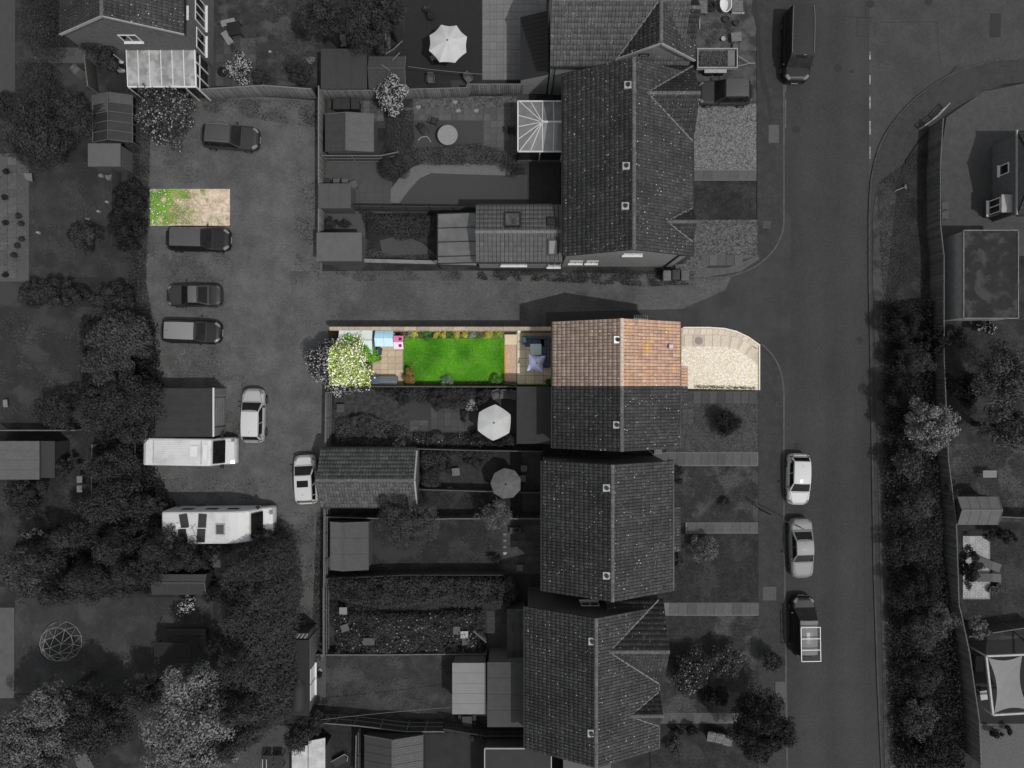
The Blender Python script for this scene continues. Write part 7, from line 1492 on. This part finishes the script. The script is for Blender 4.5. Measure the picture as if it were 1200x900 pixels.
for px, l in ((383, 'leftmost dark crate behind the yard shed'), (394, 'pale crate behind the yard shed'), (404, 'dark crate between pale ones behind the yard shed')): table_rect('crate', l, px, 212, .5, .4, M_BING if 'pale' in l else M_BINK, 0, h=.6, cat='crate')
table_rect('bench', 'grey bench right of the crates behind the yard shed', 414, 216, .55, .55, M_SLAB, 15, h=.45, cat='bench')
# chairs and boxes in the lower gardens
for px, py, rz, l in ((582, 463, 15, 'left of three grey folding chairs under the garden fence'), (591, 463, 0, 'middle of three grey folding chairs under the garden fence'), (600, 463.5, -15, 'right of three grey folding chairs under the garden fence')): chair(l, px, py, rz, mat('chair_grey', .085), group='three folding chairs', s=1.15)
table_rect('crate', 'grey slatted crate beside the lane fence', 399, 478, .6, .6, M_SLAB, 0, h=.4, cat='crate', planks=5)
table_rect('crate', 'pale box in the garden above the grey parasol', 534, 553, .6, .6, mat('box_pale', .13, .06, scale=4), 5, h=.4, cat='crate'); stone('pale slab remnant on the dim lawn', 527, 573, .25, M_CONC, .1)
for px, py, l, m in ((614, 549, 'pale cushioned stool, upper one right of the grey parasol', M_BING), (612.5, 561, 'small box stool right of the grey parasol', M_BING), (601, 622, 'square planter at the end of the pale fluffy tree', M_SLAB_D), (609, 665.5, 'square framed pot on the mottled patio', M_BING)): table_rect('stool', l, px, py, .5, .5, m, 0, h=.42, cat='stool')
pot('shield shaped pale planter on the mottled patio', 606.5, 622, .25, M_BING, IV)
for i in range(4): stone(('topmost', 'second', 'third', 'lowest and palest')[i]+' edging stone in the row ending the long lawn', 591.5, 626+i*7.5, .17, M_CONC if i < 3 else M_WHITE2, .14, group='edging stones')
for px, py, rz, m, l in ((404, 736, 20, 'a', 'grey chair in the overgrown garden, left one'), (402, 716, 0, 'b', 'round pale garden stool among the ivy'), (544, 744, 0, 'c', 'white garden seat in the overgrown planting'), (546, 752, 180, 'd', 'grey garden seat below the white one'), (535, 739, 90, 'e', 'small grey garden seat left of the white one'), (432, 752, 0, 'f', 'weathered plank seat in the overgrown planting')): table_rect('stool', l, px, py, .6 if m != 'f' else .9, .55, {'c': M_WHITE2, 'b': M_FELT_XL}.get(m, M_SLAB), rz, h=.95 if m != 'b' else .9, cat='seat')
fence('leaning_board', 'leaning grey board at the end of the overgrown garden', [(556, 734), (570, 746)], 1.1, M_WOOD_L, M_WOOD_L)
lt = thing('trestle_table', 'grey table with paired bench seats under the pale garden room', 'table', (gx(548), gy(842), 0)); a, c = gx(548), gy(842)
mb = MB(); mb.box(a-.38, a+.38, c-.5, c+.5, .68, .72); mb.build('tabletop', M_FELT_M, lt)
for s in (-1, 1):
    for t in (-1, 1): mb = MB(); mb.box(a+s*.55-.14, a+s*.55+.14, c+t*.27-.22, c+t*.27+.22, .4, .45); mb.build('seat', M_FELT, lt)
    mb = MB(); mb.beam((a+s*.3, c, .0), (a+s*.3, c, .68), .08); mb.build('leg', M_BINK, lt)
# planter clutter by long garage
pot('round pale pot by the corner of the square lawn', 373.5, 771, .28, M_SLAB_L, MI); pot('dark plant pot below the pale pot', 374, 791, .2, M_BINK, D1); stone('white box by the long garage wall', 374, 786, .2, M_WHITE2, .2)
table_rect('bench', 'grey plank bench above the long garage', 352, 731, .75, .5, M_CONC, 0, h=.4, cat='bench'); wb = table_rect('sun_lounger', 'white framed lounger left of the bottom gabled shed', 398, 892, 1.1, .55, mat('mesh_dark', .03), 30, h=.4, cat='lounger')
fr_ = MB(); 
for a, b_ in (((-.6, .3), (.6, .3)), ((.6, .3), (.75, 0)), ((.75, 0), (.5, -.3))): fr_.tube((a[0], a[1], .44), (b_[0], b_[1], .44), .025, n=6)
fr_.build('frame', M_WHITE2, wb, local=True)
# things at the bottom edge
for px, l in ((313, 'leftmost dark board stack at the bottom edge'), (326, 'dark panelled box at the bottom edge')): table_rect('dark_box', l, px, 893, .7, 1.0, M_WOOD_D, 0, h=.8, cat='box')
x, y = gx(317), gy(890); 
for i in range(2): mb = MB(); mb.box(-.03, .03, -.5, .5, 0, .05); o = mb.build('pale_bar', M_WHITE2); o.location = (x+i*.3-.3, y, .85); tag(o, ('left', 'right')[i]+' pale bar lying on the dark board stack', 'bar')
# workshop yard at the top
for a in (-1, 1):
    pass
pl_ = lambda l, px, py, lx, ly, rz=0: table_rect('pallet', l, px, py, lx, ly, M_WOOD_L, rz, h=.5, cat='pallet', planks=6)
pl_('weathered pallet at the top left of the workshop yard', 823, 8, .8, 1.0); pl_('stacked pallet at the top right of the workshop yard', 864, 6, .9, 1.0, 2)
def ring(l, px, py, r, t, m, cat='tyre', nm='tyre', z=.1, h=.2):
    x, y = W(px, py, h); mb = MB(); n = 18; k = 8; vs = []
    for i in range(n):
        a = 2*math.pi*i/n
        for j in range(k): b_ = 2*math.pi*j/k; vs.append(((r+t*math.cos(b_))*math.cos(a), (r+t*math.cos(b_))*math.sin(a), t+t*math.sin(b_)))
    fs = [(i*k+j, ((i+1) % n)*k+j, ((i+1) % n)*k+(j+1) % k, i*k+(j+1) % k) for i in range(n) for j in range(k)]; mb.add(vs, fs); o = mb.build(nm, m, smooth=True); o.location = (x, y, z); return tag(o, l, cat)
ring('large dark tyre between the two pallets', 833, 7, .33, .13, M_TYRE); ring('smaller tyre below the large dark one', 830, 10, .22, .09, M_TYRE, z=.3); ring('round black hoop lying below the verge trees on the right', 1130.5, 404, .22, .05, M_TYRE)
tubb = thing('white_tub', 'oval white tub full of rubble at the top of the workshop yard', 'tub', (gx(848), gy(8), .1)); mb = MB(); vs = []; N_ = 16
for k, (s, z) in enumerate(((.38, 0), (.5, .5), (.56, .5), (.48, .45), (.40, .15))):
    for i in range(N_): a = 2*math.pi*i/N_; vs.append((gx(848)+s*math.cos(a)*.85, gy(9)+s*math.sin(a)*1.2, .1+z))
mb.add(vs, [(k*N_+i, k*N_+(i+1) % N_, (k+1)*N_+(i+1) % N_, (k+1)*N_+i) for k in range(4) for i in range(N_)]+[tuple(range(4*N_, 5*N_)), tuple(range(N_-1, -1, -1))]); mb.build('shell', M_WHITE, tubb)
for px, py, r, m, l in ((851, 22, .25, M_BINK, 'black bucket below the white tub'), (863, 26, .22, M_BINK, 'black bucket with pale rim by the kerb'), (848, 45, .17, mat('bucket_pale', .3), 'small white bucket in the middle of the workshop yard'), (863, 54, .28, M_BING, 'grey mixing tub above the trailer corner')): pot(l, px, py, r, m, None, .35, name='bucket')
table_rect('work_bench', 'pale box by the workshop yard kerb', 863, 43, .8, .7, M_CONC, 5, h=.5, cat='box'); mb = MB(); mb.beam((gx(856), gy(17), .2), (gx(871), gy(17), .2), .12, .12); one('white_kerb_beam', 'white beam lying under the stacked pallet', 'beam', mb, M_WHITE2)
mb = MB(); mb.tube((gx(819), gy(20), .2), (gx(819), gy(36), .2), .04); one('pale_pipe', 'pale pipe standing along the left side of the workshop yard', 'pipe', mb, M_WHITE2)
WE('dark debris spread in the workshop yard', R(822, 28, 860, 55), 900, .1, 'darkest', .1, (1.0, 4, .5))
# gazebo, climbing dome, ladder object
gz = thing('garden_swing', 'dark canopied garden swing on the lower left lawn', 'garden swing', (gx(205), gy(755), 0)); M_CAN = mat('canopy_black', .008, rough=.8)
x0, y1 = W(178, 747, 2.0); x1, y0 = W(231, 779, 2.0)
mb = MB(); mb.add([(x0+.1, y0, 1.85), (x1-.4, y0+.1, 1.85), (x1-.5, y1-.4, 2.1), (x0+.2, y1-.3, 2.1), (x0+.1, y0, 1.8), (x1-.4, y0+.1, 1.8), (x1-.5, y1-.4, 2.05), (x0+.2, y1-.3, 2.05)], [(0,1,2,3),(7,6,5,4),(0,4,5,1),(1,5,6,2),(2,6,7,3),(3,7,4,0)]); mb.build('canopy', M_CAN, gz)
mb = MB(); mb.box(x0, x1, y1-.35, y1+.15, .4, .55); mb.build('seat', mat('swing_seat', .03), gz); mb = MB(); mb.box(x1-.35, x1+.05, y0+.3, y1-.36, .4, .54); mb.build('side_seat', mat('swing_seat', .03), gz)
for a, b_ in (((x0-.8, y1-.6, 0), (x0+.6, y1+.2, 2.1)), ((x1-1.6, y1-.5, .6), (x1-.9, y1+.15, 2.1)), ((x1-.4, y0+.5, .6), (x1+.1, y1-.3, 2.1)), ((x0-.4, y0+1.1, 0), (x0+.1, y0+.6, 1.9)), ((x0-.5, y0+.5, 0), (x0+.1, y0+.1, 1.9))): mb = MB(); mb.tube(a, b_, .04, n=6); mb.build('frame_pole', M_TRIM, gz)
dm = thing('climbing_dome', 'white tubular geodesic climbing dome on the lower left lawn', 'climbing frame', (gx(64), gy(753), 0)); r = 1.6; cxd, cyd = W(64, 756, .9)
lv = [(5, .55, 1.25, 0), (5, 1.15, .75, math.pi/5), (10, 1.52, .06, 0)]; topp = (cxd, cyd, 1.45); rings_ = []
for n, rr, z, o_ in ((1, 0, 1.45, 0), (6, .75, 1.2, .3), (12, 1.3, .7, 0), (12, 1.58, .05, .26)):
    rings_.append([(cxd+rr*math.cos(2*math.pi*i/n+o_), cyd+rr*math.sin(2*math.pi*i/n+o_), z) for i in range(n)])
M_TUBE = mat('dome_tube', .20, rough=.5)
def bar(a, c): mb = MB(); mb.tube(a, c, .022, n=6); mb.build('tube', M_TUBE, dm)
for i in range(6): bar(rings_[0][0], rings_[1][i]); bar(rings_[1][i], rings_[1][(i+1) % 6])
for i in range(6):
    near = sorted(range(12), key=lambda j: (Vector(rings_[2][j])-Vector(rings_[1][i])).length)[:3]
    for j in near: bar(rings_[1][i], rings_[2][j])
for i in range(12):
    bar(rings_[3][i], rings_[3][(i+1) % 12]); bar(rings_[2][i], rings_[2][(i+1) % 12]); near = sorted(range(12), key=lambda j: (Vector(rings_[3][j])-Vector(rings_[2][i])).length)[:2]
    for j in near: bar(rings_[2][i], rings_[3][j])
ps = thing('pointed_shelter', 'small pale pointed shelter between the bottom left trees', 'shelter', (gx(98), gy(886), 0)); x, y = W(96, 886, 1.8)
mb = MB(); mb.add([(x-.9, y+.2, 1.7), (x+.3, y+.75, 2.1), (x+1.0, y-1.0, 1.8), (x-.4, y-1.3, 1.5), (x-.9, y+.2, 1.64), (x+.3, y+.75, 2.04), (x+1.0, y-1.0, 1.74), (x-.4, y-1.3, 1.44)], [(0,3,2,1),(7,4,5,6),(0,1,5,4),(1,2,6,5),(2,3,7,6),(3,0,4,7)]); mb.build('roof', mat('shelter_grey', .075, .06), ps)
for a, c in ((-.7, .1), (.25, .5), (.8, -.9), (-.35, -1.1)): mb = MB(); mb.tube((x+a, y+c, 0), (x+a, y+c, 1.6), .04, n=6); mb.build('post', M_WOOD_L, ps)
# left gardens small things
for i, (px, py) in enumerate(((7, 201), (5, 231), (6, 261), (6, 322))): pot(('topmost', 'second', 'third', 'bottom')[i]+' dark round pot on the slab path at the left edge', px, py, .2, M_BINK, D1, .25, group='pots on the left slab path')
for px, py, l in ((21, 253, 'leafy pot at the edge of the left slabs'), (24.5, 262, 'dark pot where the slab path widens'), (25, 280, 'pot with plant near the slab bulge'), (20, 288, 'pale leaf pot below the slab bulge'), (16, 299, 'lowest dark pot beside the left slabs')): pot(l, px, py, .2, M_BINK, IV, .25)
for px, py, l in ((124, 236, 'white ball flower nearest the small grey shed'), (114, 247, 'white ball flower second from the small shed'), (101, 256, 'dim white ball flower on the left lawn'), (43, 272, 'pale ball flower far left on the lawn')): stone(l, px, py, .13, mat('white_head', .22), .3, name='stepping_stone')
for px, py, r, l in ((117, 205, .22, 'left pale boulder beneath the small grey shed'), (126, 207, .3, 'middle pale boulder beneath the small grey shed'), (131, 205, .2, 'right pale boulder beneath the small grey shed')): stone(l, px, py, r, M_SLAB_L, .3, name='boulder')
mb = MB(); P_ = [(27, 203), (37, 203), (38, 213), (30, 210)]; mb.prism([W(a, c, .5) for a, c in P_], .47, .5); one('pale_board', 'pale pointed board lying by the dark top left tree', 'board', mb, M_SLAB_L)
ch_ = thing('compost_bin', 'grey lidded compost bin in the shaded top left garden', 'compost bin', (gx(95), gy(86), 0)); mb = MB(); mb.lathe((gx(95), gy(86), 0), [(.55, 0), (.45, .8), (.2, 1.0), (.18, 1.05)], 4); mb.build('bin_body', M_SLAB, ch_)
stone('pale rubble by the corner of the lean-to conservatory', 141, 81, .3, M_WHITE2, .2); fence('garden_fence', 'thin dark fence behind the dark framed greenhouse', [(112, 76), (116, 110)], 1.4, M_WOOD_D, M_WOOD_L)
fence('garden_fence', 'fence between left lawn and the dark scrub strip', [(142, 200), (141, 290)], 1.2, M_WOOD_D, M_WOOD_D)
mb = MB(); mb.prism([W(a, c, .4) for a, c in ((3, 469), (8, 468), (9, 477), (4, 477))], .36, .4); one('pale_board', 'tiny pale board on the middle left lawn', 'board', mb, M_SLAB_L)
for px, py, l in ((93, 562, 'upper pale panel on the left wire fence'), (93, 573, 'lower pale panel on the left wire fence')): mb = MB(); x, y = W(px, py, 1.3); mb.box(x-.2, x+.2, y-.25, y+.25, 1.26, 1.3); one('fence_panel', l, 'panel', mb, mat('panel_pale', .13))
mb = MB(); mb.tube((gx(32), gy(565), .0), (gx(32), gy(565), .1), .24, .24, 14); one('round_slab', 'small round slab under the left edge shed', 'slab', mb, M_CONC)
# wires
def wire(l, a, c, sag=.6, r=.018):
    P_ = [Vector(a).lerp(Vector(c), t/14)+Vector((0, 0, -4*sag*(t/14)*(1-t/14))) for t in range(15)]; mb = MB()
    for p, q in zip(P_[:-1], P_[1:]): mb.tube(p, q, r, n=5)
    return one('washing_line', l, 'washing line', mb, mat('wire_grey', .12), loc=tuple(P_[0]))
wire('washing line stretched across the square lawn', (gx(382), gy(829), 2.0), W(530, 829, 2.2)+(2.2,), .15); wire('washing line across the dark terrace', W(478, 78, 2)+(2.0,), W(566, 87, 2)+(2.0,), .1)
# chipped thin tree in the verge and tilted pole by the silver car
mb = MB(); mb.tube((gx(889), gy(596), .1), (gx(889)-.0, gy(596), 2.6), .05); mb.tube((gx(889), gy(596), 2.6), (gx(934), gy(616), 1.2), .03); one('leaning_pole', 'thin dark pole leaning from the front garden edge towards the silver saloon', 'pole', mb, M_BARK)
# right side garden furniture
table_rect('garden_table', 'pale wooden table on the lawn above the small gabled shed', 1160, 555.5, 1.05, .55, M_FELT_XL, 0, planks=4)
for px, py, r_, l in ((1158, 661, -20, 'upper grey sun lounger on the patterned patio'), (1158, 677, 0, 'lower grey sun lounger on the patterned patio')):
    x, y = W(px, py, .4); lo_ = thing('sun_lounger', l, 'lounger', (x, y, .02), math.radians(r_), group='sun loungers on the patterned patio'); mb = MB(); mb.box(-.85, .35, -.32, .32, .3, .38); mb.build('seat', mat('lounger_dark', .06), lo_, local=True)
    mb = MB(); mb.add([(.37, -.32, .34), (.85, -.32, .6), (.85, .32, .6), (.37, .32, .34), (.37, -.32, .28), (.85, -.32, .54), (.85, .32, .54), (.37, .32, .28)], [(0,1,2,3),(7,6,5,4),(0,4,5,1),(1,5,6,2),(2,6,7,3),(3,7,4,0)]); mb.build('backrest', mat('lounger_grey', .12), lo_, local=True)
    for a in (-.7, .3):
        for c in (-1, 1): mb = MB(); mb.box(a-.03, a+.03, c*.28-.03, c*.28+.03, 0, .3); mb.build('leg', M_BINK, lo_, local=True)
for px, py, r, l in ((1164, 692, .32, 'dark round pot, left of the pair at the patio foot'), (1172, 688, .3, 'dark round pot, right of the pair at the patio foot'), (1160, 631, .22, 'pale pot at the top of the patterned patio')): pot(l, px, py, r, M_BINK, D2, .35)
# pergola with sail
pg = thing('pergola', 'white framed pergola at the lower right edge', 'pergola', (gx(1160), gy(800), 0)); P_ = [W(1156, 769, 2.4), W(1230, 766, 2.4), W(1232, 834, 2.4), W(1164, 838, 2.4)]
for a, c in zip(P_, P_[1:]+P_[:1]): mb = MB(); mb.beam((a[0], a[1], 2.35), (c[0], c[1], 2.35), .13, .16); mb.build('beam', M_WHITE2, pg)
for a in P_: mb = MB(); mb.tube((a[0], a[1], 0), (a[0], a[1], 2.27), .07, n=8); mb.build('post', M_WHITE2, pg)
x0, y1 = W(1140, 756, 0); 
sl = thing('shade_sail', 'pale grey stretched shade sail hung inside the white pergola', 'shade sail', (gx(1170), gy(800), 0)); C4 = [W(1158, 771, 2.3), W(1198, 768, 2.3), W(1206, 832, 2.3), W(1165, 836, 2.3)]; mb = MB(); n = 12; vs = []
for i in range(n+1):
    for j in range(n+1):
        u, v = i/n, j/n; bu = .16*math.sin(math.pi*v)*(1-2*u)*abs(1-2*u)**.3; bv = .07*math.sin(math.pi*u)*(1-2*v); uu, vv = u+bu, v+bv
        x = (1-uu)*(1-vv)*C4[0][0]+uu*(1-vv)*C4[1][0]+uu*vv*C4[2][0]+(1-uu)*vv*C4[3][0]; y = (1-uu)*(1-vv)*C4[0][1]+uu*(1-vv)*C4[1][1]+uu*vv*C4[2][1]+(1-uu)*vv*C4[3][1]; vs.append((x, y, 2.3-.12*math.sin(math.pi*u)*math.sin(math.pi*v)))
fs = [(i*(n+1)+j, i*(n+1)+j+1, (i+1)*(n+1)+j+1, (i+1)*(n+1)+j) for i in range(n) for j in range(n)]; mb.add(vs, fs); mb.build('cloth', mat('sail_cloth', .17, .15, scale=2), sl)
sheet('dark_deck', [(1138, 752), (1210, 748), (1212, 848), (1148, 848)], 5, mat('deck_black', .008)); table_rect('side_table', 'bright white topped table at the pergola edge', 1153, 815, .55, .7, M_WHITE2, 8, h=.5); table_rect('dark_box', 'dark grey bench left inside the pergola', 1148, 778, .6, 1.2, M_BINK, 0, h=.45, cat='bench')
mb = MB(); mb.box(gx(1070), gx(1088), gy(899), gy(895.5), .12, .5); mb.box(gx(1068), gx(1071), gy(895.4), gy(889), .12, .5); one('low_sign_block', 'small pale corner block among the lowest verge bushes', 'block', mb, M_CONC)
for px, py, l in ((1108, 241, 'small grey box, upper one at the driveway fence'), (1108, 252, 'small grey box, lower one at the driveway fence')): table_rect('utility_box', l, px, py, .55, .55, M_SLAB, 0, h=.5, cat='box')
mb = MB(); mb.tube((gx(1046), gy(225), .3), (gx(1059), gy(220), .3), .05); mb.tube((gx(1058), gy(218), .3), (gx(1059), gy(223), .3), .09); one('fallen_sign_post', 'fallen pale post lying on the verge', 'post', mb, M_CONC)
sheet('grit', R(375, 380, 389, 384), 6, M_YARD)
